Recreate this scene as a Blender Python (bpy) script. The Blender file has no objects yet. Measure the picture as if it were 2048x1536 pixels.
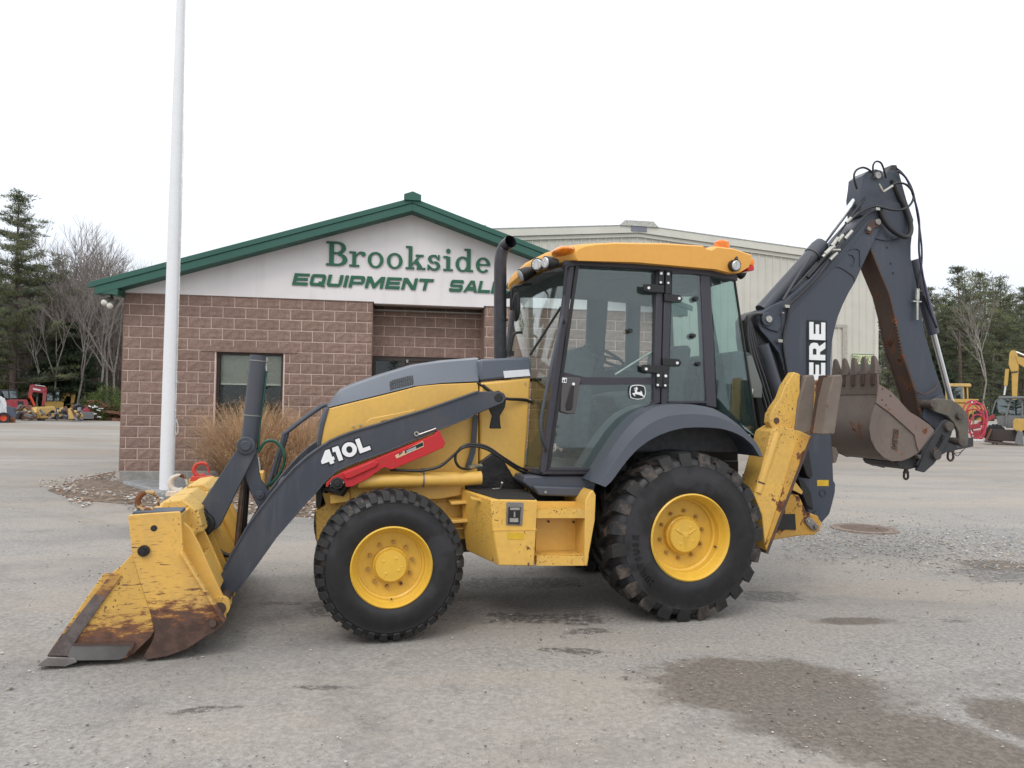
import bpy, math, random
import numpy as np
from mathutils import Vector, Matrix

SC = bpy.context.scene
COL = SC.collection
rnd = random.Random(7)
R = math.radians

# ---------------------------------------------------------------- camera
FPX = 1479.0                      # focal length in pixels of a 2048 px wide picture
EYE = 1.58
CAM_M = Matrix.Rotation(R(90 + 1.74), 3, 'X') @ Matrix.Rotation(0.015, 3, 'Z')
cam_d = bpy.data.cameras.new('camera')
cam_d.sensor_width = 36.0
cam_d.lens = FPX * 36.0 / 2048.0
cam_d.clip_start = 0.05
cam_d.clip_end = 2000
cam = bpy.data.objects.new('camera', cam_d)
COL.objects.link(cam)
cam.matrix_world = Matrix.Translation((0, 0, EYE)) @ CAM_M.to_4x4()
SC.camera = cam

# ---------------------------------------------------------------- world, sun, exposure
SUN_EL, SUN_AZ = 50.0, 200.0      # azimuth: compass style from +Y clockwise
w = bpy.data.worlds.new('World')
SC.world = w
w.use_nodes = True
nt = w.node_tree
nt.nodes.clear()
out = nt.nodes.new('ShaderNodeOutputWorld')
bg = nt.nodes.new('ShaderNodeBackground')
sky = nt.nodes.new('ShaderNodeTexSky')
sky.sky_type = 'NISHITA'
sky.sun_disc = False
sky.sun_elevation = R(SUN_EL)
sky.sun_rotation = R(SUN_AZ)
sky.air_density = 1.0
sky.dust_density = 3.0
tc = nt.nodes.new('ShaderNodeTexCoord')
sep = nt.nodes.new('ShaderNodeSeparateXYZ')
nt.links.new(tc.outputs['Generated'], sep.inputs[0])
ramp = nt.nodes.new('ShaderNodeValToRGB')       # even overcast: a little bluer and dimmer low down
e = ramp.color_ramp.elements
e[0].position, e[0].color = 0.0, (7.3, 7.75, 8.5, 1)
e[1].position, e[1].color = 0.6, (13.6, 13.8, 14.0, 1)
m_ = ramp.color_ramp.elements.new(0.20)
m_.color = (8.5, 8.9, 9.5, 1)
m_ = ramp.color_ramp.elements.new(0.36)
m_.color = (10.2, 10.4, 10.7, 1)
nt.links.new(sep.outputs['Z'], ramp.inputs['Fac'])
noi = nt.nodes.new('ShaderNodeTexNoise')
noi.inputs['Scale'].default_value = 1.6
noi.inputs['Detail'].default_value = 3
nt.links.new(tc.outputs['Generated'], noi.inputs['Vector'])
mr = nt.nodes.new('ShaderNodeMapRange')
mr.inputs['From Min'].default_value = 0.3
mr.inputs['From Max'].default_value = 0.7
mr.inputs['To Min'].default_value = 0.94
mr.inputs['To Max'].default_value = 1.06
nt.links.new(noi.outputs['Fac'], mr.inputs['Value'])
cloud = nt.nodes.new('ShaderNodeMix')
cloud.data_type = 'RGBA'
cloud.blend_type = 'MULTIPLY'
cloud.inputs['Factor'].default_value = 1
nt.links.new(ramp.outputs['Color'], cloud.inputs['A'])
nt.links.new(mr.outputs['Result'], cloud.inputs['B'])
mx = nt.nodes.new('ShaderNodeMix')
mx.data_type = 'RGBA'
mx.inputs['Factor'].default_value = 0.88          # cloud cover in front of the clear sky
nt.links.new(sky.outputs['Color'], mx.inputs['A'])
nt.links.new(cloud.outputs['Result'], mx.inputs['B'])
nt.links.new(mx.outputs['Result'], bg.inputs['Color'])
bg.inputs['Strength'].default_value = 0.12
nt.links.new(bg.outputs[0], out.inputs[0])

sd = bpy.data.lights.new('sun', 'SUN')
sd.energy = 0.9
sd.angle = R(22)
sd.color = (1.0, 0.965, 0.92)
sun = bpy.data.objects.new('sun', sd)
COL.objects.link(sun)
az, el = R(SUN_AZ), R(SUN_EL)
sdir = Vector((math.sin(az) * math.cos(el), math.cos(az) * math.cos(el), math.sin(el)))
sun.rotation_euler = sdir.to_track_quat('Z', 'Y').to_euler()

SC.view_settings.view_transform = 'Standard'
SC.view_settings.look = 'None'
SC.view_settings.gamma = 1.0
SC.view_settings.exposure = 0.12
SC.view_settings.use_curve_mapping = False
SC.render.engine = 'CYCLES'
SC.cycles.max_bounces = 8
SC.cycles.transparent_max_bounces = 24

# ---------------------------------------------------------------- measuring helpers
def ray(px, py):
    return CAM_M @ Vector(((px - 1024) / FPX, -(py - 768) / FPX, -1.0))

def ground(px, py, z=0.0):
    """Point of the plane at height z that is seen at photo position (px, py)."""
    d = ray(px, py)
    t = (z - EYE) / d.z
    return Vector((d.x * t, d.y * t, z))

class Frame:
    """A local frame standing on the ground: u along the thing, w away from the viewer, z up."""
    def __init__(s, x, y, yaw, z=0.0):
        s.x, s.y, s.z, s.yaw = x, y, z, yaw
        s.U = Vector((math.cos(yaw), math.sin(yaw), 0))
        s.W = Vector((-math.sin(yaw), math.cos(yaw), 0))
        s.O = Vector((x, y, z))
    def p(s, px, py, w=0.0):
        """photo position -> (u, z) on the frame's plane at depth w"""
        d = ray(px, py)
        o = Vector((0, 0, EYE)) - s.O
        t = (w - o.dot(s.W)) / d.dot(s.W)
        q = o + d * t
        return (q.dot(s.U), q.z)
    def poly(s, pts, w=0.0):
        return [s.p(a, b, w) for a, b in pts]
    def P(s, px, py, w=0.0):
        u, z = s.p(px, py, w)
        return (u, w, z)

# ---------------------------------------------------------------- mesh builder
class MB:
    def __init__(s):
        s.v, s.f = [], []
    def add(s, vs, fs):
        n = len(s.v)
        s.v.extend([tuple(a) for a in vs])
        s.f.extend([tuple(i + n for i in f) for f in fs])
        return s
    def box(s, a, b):
        x0, y0, z0 = a
        x1, y1, z1 = b
        return s.add([(x0, y0, z0), (x1, y0, z0), (x1, y1, z0), (x0, y1, z0),
                      (x0, y0, z1), (x1, y0, z1), (x1, y1, z1), (x0, y1, z1)],
                     [(0, 3, 2, 1), (4, 5, 6, 7), (0, 1, 5, 4), (1, 2, 6, 5), (2, 3, 7, 6), (3, 0, 4, 7)])
    def prism(s, pts, w0, w1):
        """outline in (u, z), extruded from depth w0 to w1"""
        n = len(pts)
        area = sum(pts[i][0] * pts[(i + 1) % n][1] - pts[(i + 1) % n][0] * pts[i][1] for i in range(n))
        if area < 0:
            pts = pts[::-1]
        vs = [(a, w0, b) for a, b in pts] + [(a, w1, b) for a, b in pts]
        fs = [tuple(range(n)), tuple(range(2 * n - 1, n - 1, -1))]
        for i in range(n):
            j = (i + 1) % n
            fs.append((i, i + n, j + n, j))
        return s.add(vs, fs)
    def loft(s, A, B):
        """two matching closed outlines of 3D points"""
        n = len(A)
        fs = [tuple(range(n)), tuple(range(2 * n - 1, n - 1, -1))]
        for i in range(n):
            j = (i + 1) % n
            fs.append((i, i + n, j + n, j))
        return s.add(list(A) + list(B), fs)
    def lofts(s, rings, caps=True):
        n = len(rings[0])
        vs = [p for r in rings for p in r]
        fs = []
        for k in range(len(rings) - 1):
            for i in range(n):
                j = (i + 1) % n
                fs.append((k * n + i, (k + 1) * n + i, (k + 1) * n + j, k * n + j))
        if caps:
            fs.append(tuple(range(n)))
            fs.append(tuple(range(len(vs) - 1, len(vs) - n - 1, -1)))
        return s.add(vs, fs)
    def tube(s, pts, r, seg=10, caps=True, smooth=0):
        pts = [Vector(p) for p in pts]
        if smooth:
            pts = spline(pts, smooth)
        rs = r if isinstance(r, (list, tuple)) else None
        n = len(pts)
        rings = []
        t0 = (pts[1] - pts[0]).normalized()
        up = Vector((0, 0, 1)) if abs(t0.z) < 0.9 else Vector((0, 1, 0))
        a = t0.cross(up).normalized()
        for i, p in enumerate(pts):
            t = (pts[min(i + 1, n - 1)] - pts[max(i - 1, 0)]).normalized()
            a = (a - t * a.dot(t))
            a.normalize()
            b = t.cross(a)
            rr = rs[min(i, len(rs) - 1)] if rs else r
            if rs and len(rs) == 2:
                rr = rs[0] + (rs[1] - rs[0]) * i / (n - 1)
            rings.append([tuple(p + a * math.cos(2 * math.pi * k / seg) * rr + b * math.sin(2 * math.pi * k / seg) * rr) for k in range(seg)])
        return s.lofts(rings, caps)
    def cyl(s, p0, p1, r, seg=20):
        return s.tube([p0, p1], r, seg)
    def disc_w(s, u, z, w0, w1, r, seg=24):
        """a short cylinder whose axis runs along w"""
        return s.prism([(u + r * math.cos(2 * math.pi * k / seg), z + r * math.sin(2 * math.pi * k / seg)) for k in range(seg)], w0, w1)
    def lathe(s, prof, u, z, w=0.0, seg=48):
        """profile of (radius, w) about an axis along w through (u, z)"""
        n = len(prof)
        vs, fs = [], []
        for k in range(seg):
            c, d = math.cos(2 * math.pi * k / seg), math.sin(2 * math.pi * k / seg)
            for r, h in prof:
                vs.append((u + r * c, w + h, z + r * d))
        for k in range(seg):
            k2 = (k + 1) % seg
            for i in range(n - 1):
                fs.append((k * n + i, k * n + i + 1, k2 * n + i + 1, k2 * n + i))
        return s.add(vs, fs)
    def ball(s, c, r, seg=10, rings=6):
        r = (r, r, r) if not isinstance(r, tuple) else r
        rr = []
        for i in range(1, rings):
            th = math.pi * i / rings
            rr.append([(c[0] + r[0] * math.sin(th) * math.cos(2 * math.pi * k / seg), c[1] + r[1] * math.sin(th) * math.sin(2 * math.pi * k / seg), c[2] - r[2] * math.cos(th)) for k in range(seg)])
        return s.lofts(rr, True)
    def bar(s, a, b, wd, th):
        """flat bar from a to b (u,w,z), wd across in the u-z plane, th along w"""
        a, b = Vector(a), Vector(b)
        t = (b - a).normalized()
        n = Vector((-t.z, 0, t.x))
        n.normalize()
        n = n * wd / 2
        h = Vector((0, th / 2, 0))
        A = [a - n - h, a + n - h, a + n + h, a - n + h]
        B = [b - n - h, b + n - h, b + n + h, b - n + h]
        return s.loft([tuple(q) for q in A], [tuple(q) for q in B])
    def obj(s, name, mat, parent=None, bevel=0.0, smooth=35, kind=None, seg=2):
        me = bpy.data.meshes.new(name)
        me.from_pydata(s.v, [], s.f)
        import bmesh
        bm = bmesh.new()
        bm.from_mesh(me)
        bmesh.ops.recalc_face_normals(bm, faces=bm.faces)
        bm.to_mesh(me)
        bm.free()
        return link(name, me, mat, parent, bevel, smooth, kind, seg)

def link(name, me, mat, parent=None, bevel=0.0, smooth=35, kind=None, seg=2):
    for m in (mat if isinstance(mat, (list, tuple)) else [mat]):
        me.materials.append(m)
    if smooth:
        me.polygons.foreach_set('use_smooth', [True] * len(me.polygons))
        me.set_sharp_from_angle(angle=R(smooth))
    o = bpy.data.objects.new(name, me)
    COL.objects.link(o)
    if parent:
        o.parent = parent
    if bevel:
        b = o.modifiers.new('bevel', 'BEVEL')
        b.width = bevel
        b.segments = seg
        b.limit_method = 'ANGLE'
        b.angle_limit = R(40)
        b.use_clamp_overlap = True
        b.harden_normals = False
    if kind:
        o['kind'] = kind
    return o

def spline(pts, k=6):
    pts = [Vector(p) for p in pts]
    res = []
    n = len(pts)
    for i in range(n - 1):
        p0, p1, p2, p3 = pts[max(i - 1, 0)], pts[i], pts[i + 1], pts[min(i + 2, n - 1)]
        for j in range(k):
            t = j / k
            res.append(0.5 * ((2 * p1) + (p2 - p0) * t + (2 * p0 - 5 * p1 + 4 * p2 - p3) * t * t + (3 * p1 - p0 - 3 * p2 + p3) * t ** 3))
    res.append(pts[-1])
    return res

def spline2(pts, k=4):
    return [(p.x, p.y) for p in spline([Vector((a, b, 0)) for a, b in pts], k)]

def thing(name, label, cat, frame=None, loc=None, yaw=0.0, group=None):
    o = bpy.data.objects.new(name, None)
    o.empty_display_size = 0.2
    COL.objects.link(o)
    if frame:
        o.location = frame.O
        o.rotation_euler = (0, 0, frame.yaw)
    elif loc is not None:
        o.location = loc
        o.rotation_euler = (0, 0, yaw)
    return tag(o, label, cat, group)

def tag(o, label, cat, group=None):
    o['label'] = label
    o['category'] = cat
    if group:
        o['group'] = group
    return o

def place(o, frame):
    o.location = frame.O
    o.rotation_euler = (0, 0, frame.yaw)
    return o

def copy_tree(o, parent=None):
    c = o.copy()
    COL.objects.link(c)
    c.parent = parent
    for ch in list(o.children):
        copy_tree(ch, c)
    return c

# ---------------------------------------------------------------- materials
def new_mat(name):
    m = bpy.data.materials.new(name)
    m.use_nodes = True
    t = m.node_tree
    b = t.nodes['Principled BSDF']
    return m, t, b

def N(t, typ, **kw):
    n = t.nodes.new(typ)
    for k, v in kw.items():
        if k in n.inputs:
            n.inputs[k].default_value = v
        else:
            setattr(n, k, v)
    return n

def noise(t, vec, scale, detail=4, rough=0.55, dist=0.0):
    n = N(t, 'ShaderNodeTexNoise', Scale=scale, Detail=detail, Roughness=rough, Distortion=dist)
    t.links.new(vec, n.inputs['Vector'])
    return n.outputs['Fac']

def maprange(t, val, a, b, c=0.0, d=1.0, smooth=True):
    n = N(t, 'ShaderNodeMapRange')
    if smooth:
        n.interpolation_type = 'SMOOTHSTEP'
    for k, x in (('From Min', a), ('From Max', b), ('To Min', c), ('To Max', d)):
        n.inputs[k].default_value = x
    t.links.new(val, n.inputs['Value'])
    return n.outputs['Result']

def math_(t, op, a, b=None, clamp=False):
    n = N(t, 'ShaderNodeMath', operation=op)
    n.use_clamp = clamp
    for i, x in enumerate((a, b)):
        if x is None:
            continue
        if isinstance(x, (int, float)):
            n.inputs[i].default_value = x
        else:
            t.links.new(x, n.inputs[i])
    return n.outputs[0]

def mix(t, fac, a, b, mode='MIX'):
    n = N(t, 'ShaderNodeMix')
    n.data_type = 'RGBA'
    n.blend_type = mode
    for key, x in (('Factor', fac), ('A', a), ('B', b)):
        if isinstance(x, tuple):
            n.inputs[key].default_value = (*x, 1) if len(x) == 3 else x
        elif isinstance(x, (int, float)):
            if key == 'Factor':
                n.inputs[0].default_value = x
            else:
                n.inputs[key].default_value = (x, x, x, 1)
        else:
            t.links.new(x, n.inputs[0] if key == 'Factor' else [i for i in n.inputs if i.name == key and i.type == 'RGBA'][0])
    if isinstance(a, tuple):
        [i for i in n.inputs if i.name == 'A' and i.type == 'RGBA'][0].default_value = (*a[:3], 1)
    if isinstance(b, tuple):
        [i for i in n.inputs if i.name == 'B' and i.type == 'RGBA'][0].default_value = (*b[:3], 1)
    return [o for o in n.outputs if o.type == 'RGBA'][0]

def bump(t, b, h, strength=0.3, dist=0.01):
    n = N(t, 'ShaderNodeBump', Strength=strength, Distance=dist)
    t.links.new(h, n.inputs['Height'])
    t.links.new(n.outputs[0], b.inputs['Normal'])

def coords(t, stretch=None):
    c = N(t, 'ShaderNodeTexCoord').outputs['Object']
    if stretch:
        m = N(t, 'ShaderNodeMapping')
        m.inputs['Scale'].default_value = stretch
        t.links.new(c, m.inputs[0])
        return m.outputs[0]
    return c

RUST_D, RUST_L = (0.050, 0.022, 0.014), (0.19, 0.072, 0.028)
_mats = {}
def paint(name, col, rough=0.38, dirt=0.25, rust=0.0, rs=9.0, scratch=0.0, low=None, metal=0.0, lowcol=None, chips=0.0, coat=0, dirtcol=(0.21, 0.17, 0.12), bumpy=0.04, scuff=0.0):
    """Enamel with dust, rust patches, scratches and a worn lower zone (low = heights where it begins / ends)."""
    if name in _mats:
        return _mats[name]
    m, t, b = new_mat(name)
    c = coords(t)
    n1 = noise(t, c, 2.3, 5, 0.6)
    n2 = noise(t, c, 26.0, 4, 0.6)
    colr = mix(t, maprange(t, n2, 0.3, 0.7, 0, 0.16), col, tuple(x * 0.72 for x in col))
    d = maprange(t, math_(t, 'ADD', math_(t, 'MULTIPLY', n1, 0.75), math_(t, 'MULTIPLY', n2, 0.25)), 0.38, 0.72, 0.0, dirt)
    colr = mix(t, d, colr, dirtcol)
    ro = maprange(t, n1, 0.3, 0.7, rough, min(rough + 0.22, 0.95))
    if scuff > 0:                       # dusty smears, run marks and fine pale scratches
        sm = maprange(t, noise(t, coords(t, (7.0, 7.0, 1.1)), 1.3, 6, 0.65, 0.4), 0.50, 0.72, 0.0, scuff)
        colr = mix(t, sm, colr, (0.115, 0.115, 0.122))
        sl_ = maprange(t, noise(t, coords(t, (1.2, 1.2, 22.0)), 3.0, 8, 0.75, 1.6), 0.66, 0.70, 0.0, scuff * 1.6)
        colr = mix(t, sl_, colr, (0.26, 0.25, 0.24))
        ro = math_(t, 'ADD', ro, math_(t, 'MULTIPLY', sm, 0.6), True)
    b.inputs['Metallic'].default_value = metal
    mask = None
    if rust > 0:
        nr = noise(t, c, rs, 9, 0.68)
        mask = maprange(t, nr, 0.66 - 0.26 * rust, 0.72 - 0.22 * rust)
    if chips > 0:
        v = noise(t, c, 55.0, 3, 0.7)
        g = noise(t, c, 3.1, 2, 0.5)
        mk = math_(t, 'MULTIPLY', maprange(t, v, 0.60, 0.66), maprange(t, g, 0.5 - chips * 0.3, 0.62))
        mask = mk if mask is None else math_(t, 'MAXIMUM', mask, mk)
    if scratch > 0:
        sc1 = coords(t, (3.0, 3.0, 34.0))
        s1 = maprange(t, noise(t, sc1, 2.4, 7, 0.7, 0.9), 0.585, 0.63)
        s1 = math_(t, 'MULTIPLY', s1, maprange(t, noise(t, c, 1.7, 2), 0.62 - 0.3 * scratch, 0.66))
        mask = s1 if mask is None else math_(t, 'MAXIMUM', mask, s1)
    if low:
        sp = N(t, 'ShaderNodeSeparateXYZ')
        t.links.new(c, sp.inputs[0])
        z = math_(t, 'ADD', sp.outputs['Z'], math_(t, 'MULTIPLY', math_(t, 'SUBTRACT', noise(t, coords(t, (5, 5, 16)), 2.2, 8, 0.68), 0.5), (low[0] - low[1]) * 2.2))
        mk = maprange(t, z, low[0], low[1], 1.0, 0.0)
        mask = mk if mask is None else math_(t, 'MAXIMUM', mask, mk)
    if mask is not None:
        rc = mix(t, maprange(t, noise(t, c, 14.0, 6, 0.65), 0.38, 0.66), lowcol or RUST_D, RUST_L if not lowcol else tuple(x * 1.7 for x in lowcol))
        edge = maprange(t, mask, 0.0, 0.5)
        colr = mix(t, edge, colr, RUST_L)
        colr = mix(t, maprange(t, mask, 0.35, 0.9), colr, rc)
        ro = math_(t, 'ADD', ro, math_(t, 'MULTIPLY', mask, 0.3), True)
    t.links.new(colr, b.inputs['Base Color'])
    t.links.new(ro, b.inputs['Roughness'])
    if coat:
        b.inputs['Coat Weight'].default_value = coat
        b.inputs['Coat Roughness'].default_value = 0.12
    if bumpy:
        bump(t, b, noise(t, c, 40.0, 4, 0.6), bumpy * 4, 0.002)
    _mats[name] = m
    return m

def plain(name, col, rough=0.5, metal=0.0, var=0.25, scale=20.0, bmp=0.0, emit=None, spec=None):
    if name in _mats:
        return _mats[name]
    m, t, b = new_mat(name)
    c = coords(t)
    n = noise(t, c, scale, 5, 0.6)
    colr = mix(t, maprange(t, n, 0.3, 0.7), tuple(x * (1 - var) for x in col), tuple(min(x * (1 + var), 1) for x in col))
    t.links.new(colr, b.inputs['Base Color'])
    b.inputs['Roughness'].default_value = rough
    b.inputs['Metallic'].default_value = metal
    if spec is not None:
        b.inputs['Specular IOR Level'].default_value = spec
    if bmp:
        bump(t, b, n, bmp, 0.01)
    _mats[name] = m
    return m

def glass(name, tint, refl=0.10, rough=0.0):
    if name in _mats:
        return _mats[name]
    m, t, b = new_mat(name)
    t.nodes.remove(b)
    o = t.nodes['Material Output']
    tr = N(t, 'ShaderNodeBsdfTransparent')
    tr.inputs['Color'].default_value = (*tint, 1)
    gl = N(t, 'ShaderNodeBsdfGlossy')
    gl.inputs['Roughness'].default_value = rough
    gl.inputs['Color'].default_value = (0.95, 1.0, 1.0, 1)
    fr = N(t, 'ShaderNodeLayerWeight', Blend=0.5)
    f = math_(t, 'ADD', math_(t, 'MULTIPLY', math_(t, 'POWER', fr.outputs['Facing'], 4.5), 0.9), refl)
    df = N(t, 'ShaderNodeBsdfDiffuse')
    df.inputs['Color'].default_value = (0.35, 0.38, 0.36, 1)
    ms = N(t, 'ShaderNodeMixShader')
    t.links.new(f, ms.inputs[0])
    t.links.new(tr.outputs[0], ms.inputs[1])
    t.links.new(gl.outputs[0], ms.inputs[2])
    m2 = N(t, 'ShaderNodeMixShader')                   # thin film of dust
    d = maprange(t, noise(t, coords(t), 3.0, 5, 0.6), 0.4, 0.75, 0.004, 0.035)
    t.links.new(d, m2.inputs[0])
    t.links.new(ms.outputs[0], m2.inputs[1])
    t.links.new(df.outputs[0], m2.inputs[2])
    t.links.new(m2.outputs[0], o.inputs['Surface'])
    _mats[name] = m
    return m

# ================================================================ GROUND
def ground_mat():
    m, t, b = new_mat('worn_asphalt')
    c = coords(t)
    big = noise(t, c, 0.35, 5, 0.6)
    mid = noise(t, c, 2.2, 6, 0.62)
    fine = noise(t, c, 34.0, 5, 0.7)
    grit = noise(t, c, 150.0, 3, 0.7)
    col = mix(t, maprange(t, fine, 0.3, 0.72), (0.215, 0.206, 0.195), (0.375, 0.355, 0.33))
    # packed dust lies in broad patches and along the wheel tracks
    tr = noise(t, coords(t, (0.22, 1.1, 1.0)), 0.8, 6, 0.6, 0.5)
    dust = maprange(t, math_(t, 'ADD', math_(t, 'MULTIPLY', big, 0.5), math_(t, 'MULTIPLY', tr, 0.5)), 0.42, 0.62)
    col = mix(t, math_(t, 'MULTIPLY', dust, 0.55), col, (0.375, 0.325, 0.27))
    dark = maprange(t, mid, 0.57, 0.72)
    col = mix(t, math_(t, 'MULTIPLY', dark, 0.42), col, (0.15, 0.14, 0.13))
    low_ = noise(t, coords(t, (0.35, 0.8, 1.0)), 0.55, 5, 0.6, 0.8)
    col = mix(t, maprange(t, low_, 0.50, 0.66, 0.0, 0.42), col, (0.165, 0.163, 0.162))
    col = mix(t, maprange(t, low_, 0.46, 0.34, 0.0, 0.35), col, (0.40, 0.36, 0.315))
    # stones of the aggregate
    vo = N(t, 'ShaderNodeTexVoronoi', Scale=62.0)
    t.links.new(c, vo.inputs['Vector'])
    st = math_(t, 'MULTIPLY', maprange(t, vo.outputs['Distance'], 0.30, 0.10), maprange(t, mid, 0.36, 0.60))
    sepc = N(t, 'ShaderNodeSeparateColor')
    t.links.new(vo.outputs['Color'], sepc.inputs[0])
    stc = mix(t, maprange(t, sepc.outputs[0], 0.2, 1.0), (0.13, 0.125, 0.12), (0.58, 0.56, 0.53))
    col = mix(t, math_(t, 'MULTIPLY', st, 0.62), col, stc)
    # small dark crumbs and pits
    fk = noise(t, coords(t, (1.0, 1.6, 1.0)), 46.0, 5, 0.75, 0.6)
    col = mix(t, math_(t, 'MULTIPLY', maprange(t, fk, 0.585, 0.66), maprange(t, mid, 0.35, 0.62, 0.25, 0.75)), col, (0.115, 0.105, 0.095))
    # damp earth washed over the asphalt, oil and water marks with their own outlines
    sp = N(t, 'ShaderNodeSeparateXYZ')
    t.links.new(c, sp.inputs[0])
    wob = noise(t, c, 2.6, 7, 0.66)
    wob2 = noise(t, c, 7.0, 8, 0.78)
    damp = None
    def blob(cx, cy, rx, ry, ang=0.0, amp=0.9, edge=0.25, w2=0.0):
        ca, sa = math.cos(ang), math.sin(ang)
        dx = math_(t, 'SUBTRACT', sp.outputs['X'], cx)
        dy = math_(t, 'SUBTRACT', sp.outputs['Y'], cy)
        a = math_(t, 'DIVIDE', math_(t, 'ADD', math_(t, 'MULTIPLY', dx, ca), math_(t, 'MULTIPLY', dy, sa)), rx)
        b_ = math_(t, 'DIVIDE', math_(t, 'SUBTRACT', math_(t, 'MULTIPLY', dy, ca), math_(t, 'MULTIPLY', dx, sa)), ry)
        r = math_(t, 'SQRT', math_(t, 'ADD', math_(t, 'MULTIPLY', a, a), math_(t, 'MULTIPLY', b_, b_)))
        r = math_(t, 'ADD', r, math_(t, 'MULTIPLY', math_(t, 'SUBTRACT', wob, 0.5), amp * 2))
        if w2:
            r = math_(t, 'ADD', r, math_(t, 'MULTIPLY', math_(t, 'SUBTRACT', wob2, 0.5), w2 * 2))
        return maprange(t, r, 1.0 + edge, 1.0 - edge)
    def at(px, py):
        g = ground(px, py)
        return g.x, g.y
    brown = None
    for (px, py, rx, ry, an) in ((1540, 1372, 0.72, 0.50, -0.15), (1800, 1475, 0.75, 0.36, -0.35), (2080, 1450, 0.28, 0.35, 0.2), (2010, 1130, 0.5, 0.3, 0.0), (1700, 1240, 0.3, 0.1, 0.1)):
        x, y = at(px, py)
        k = blob(x, y, rx, ry, an, 0.75, 0.22, 0.35)
        brown = k if brown is None else math_(t, 'MAXIMUM', brown, k)
    stc2 = mix(t, maprange(t, fine, 0.35, 0.7), (0.115, 0.097, 0.082), (0.20, 0.172, 0.145))
    col = mix(t, math_(t, 'MULTIPLY', brown, 0.92), col, stc2)
    wet = None
    for (px, py, rx, ry, an) in ((1110, 1238, 0.42, 0.13, 0.05), (1010, 1228, 0.16, 0.06, 0.0), (1050, 1165, 0.5, 0.22, 0.1), (640, 1215, 0.12, 0.2, 0.3), (1180, 1262, 0.16, 0.06, 0.2), (1540, 1190, 0.22, 0.2, 0.0), (560, 1205, 0.2, 0.05, 0.0), (1900, 1240, 0.12, 0.04, 0), (660, 1370, 0.18, 0.035, 0.0), (415, 1415, 0.14, 0.04, 0.3), (1150, 1300, 0.25, 0.05, -0.1), (1990, 1148, 0.5, 0.3, 0)):
        x, y = at(px, py)
        k = blob(x, y, rx, ry, an, 1.15, 0.22, 1.3)
        wet = k if wet is None else math_(t, 'MAXIMUM', wet, k)
    wet = math_(t, 'MULTIPLY', wet, maprange(t, noise(t, c, 19.0, 7, 0.75), 0.40, 0.54))
    col = mix(t, math_(t, 'MULTIPLY', wet, 0.70), col, (0.045, 0.040, 0.036))
    # grey fresh gravel strip between the lanes on the right
    gx, gy = at(1830, 1075)
    gr = blob(gx, gy, 6.5, 1.1, -0.10, 0.5, 0.4, 0.2)
    gcol = mix(t, maprange(t, fine, 0.35, 0.7), (0.16, 0.158, 0.155), (0.40, 0.39, 0.375))
    col = mix(t, math_(t, 'MULTIPLY', gr, 0.6), col, gcol)
    # faint wheel tracks sweeping past the building
    trk = None
    for (cx_, cy_, rr_, wd_) in ((-14.0, -2.0, 12.6, 0.16), (-14.0, -2.0, 14.3, 0.16), (-12.0, 22.0, 11.2, 0.2), (-12.0, 22.0, 13.0, 0.2), (9.0, -14.0, 17.6, 0.14), (9.0, -14.0, 19.3, 0.14)):
        dx = math_(t, 'SUBTRACT', sp.outputs['X'], cx_)
        dy = math_(t, 'SUBTRACT', sp.outputs['Y'], cy_)
        q_ = math_(t, 'SQRT', math_(t, 'ADD', math_(t, 'MULTIPLY', dx, dx), math_(t, 'MULTIPLY', dy, dy)))
        q_ = math_(t, 'ABSOLUTE', math_(t, 'SUBTRACT', q_, math_(t, 'ADD', rr_, math_(t, 'MULTIPLY', mid, 0.3))))
        k = maprange(t, q_, wd_ * 1.5, wd_ * 0.6)
        trk = k if trk is None else math_(t, 'MAXIMUM', trk, k)
    trk = math_(t, 'MULTIPLY', trk, maprange(t, wob2, 0.38, 0.62))
    col = mix(t, math_(t, 'MULTIPLY', trk, 0.32), col, (0.15, 0.14, 0.13))
    # hair cracks
    cv = N(t, 'ShaderNodeTexVoronoi', Scale=0.42)
    cv.feature = 'DISTANCE_TO_EDGE'
    wv = N(t, 'ShaderNodeVectorMath', operation='ADD')
    nv = N(t, 'ShaderNodeTexNoise', Scale=2.0, Detail=5.0)
    t.links.new(c, nv.inputs['Vector'])
    t.links.new(c, wv.inputs[0])
    t.links.new(nv.outputs['Color'], wv.inputs[1])
    t.links.new(wv.outputs[0], cv.inputs['Vector'])
    cr = math_(t, 'MULTIPLY', maprange(t, cv.outputs['Distance'], 0.004, 0.001), maprange(t, big, 0.55, 0.62))
    col = mix(t, math_(t, 'MULTIPLY', cr, 0.6), col, (0.05, 0.048, 0.045))
    # darker worn bands across the far yard
    far = noise(t, coords(t, (0.018, 0.16, 1.0)), 1.0, 4, 0.6)
    fm = math_(t, 'MULTIPLY', maprange(t, sp.outputs['Y'], 14.0, 24.0), maprange(t, far, 0.44, 0.60))
    col = mix(t, math_(t, 'MULTIPLY', fm, 0.55), col, (0.23, 0.19, 0.15))
    col = mix(t, maprange(t, grit, 0.35, 0.7, 0.0, 0.35), col, mix(t, 0.5, col, (0.04, 0.04, 0.04)))
    t.links.new(col, b.inputs['Base Color'])
    ro = math_(t, 'SUBTRACT', 0.93, math_(t, 'MULTIPLY', wet, 0.35))
    t.links.new(ro, b.inputs['Roughness'])
    b.inputs['Specular IOR Level'].default_value = 0.3
    h = math_(t, 'ADD', math_(t, 'MULTIPLY', fine, 0.6), math_(t, 'ADD', math_(t, 'MULTIPLY', st, 0.5), math_(t, 'MULTIPLY', mid, 1.2)))
    bump(t, b, h, 0.55, 0.012)
    return m

def sstep(x, a, b):
    k = np.clip((x - a) / (b - a), 0, 1)
    return k * k * (3 - 2 * k)

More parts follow.
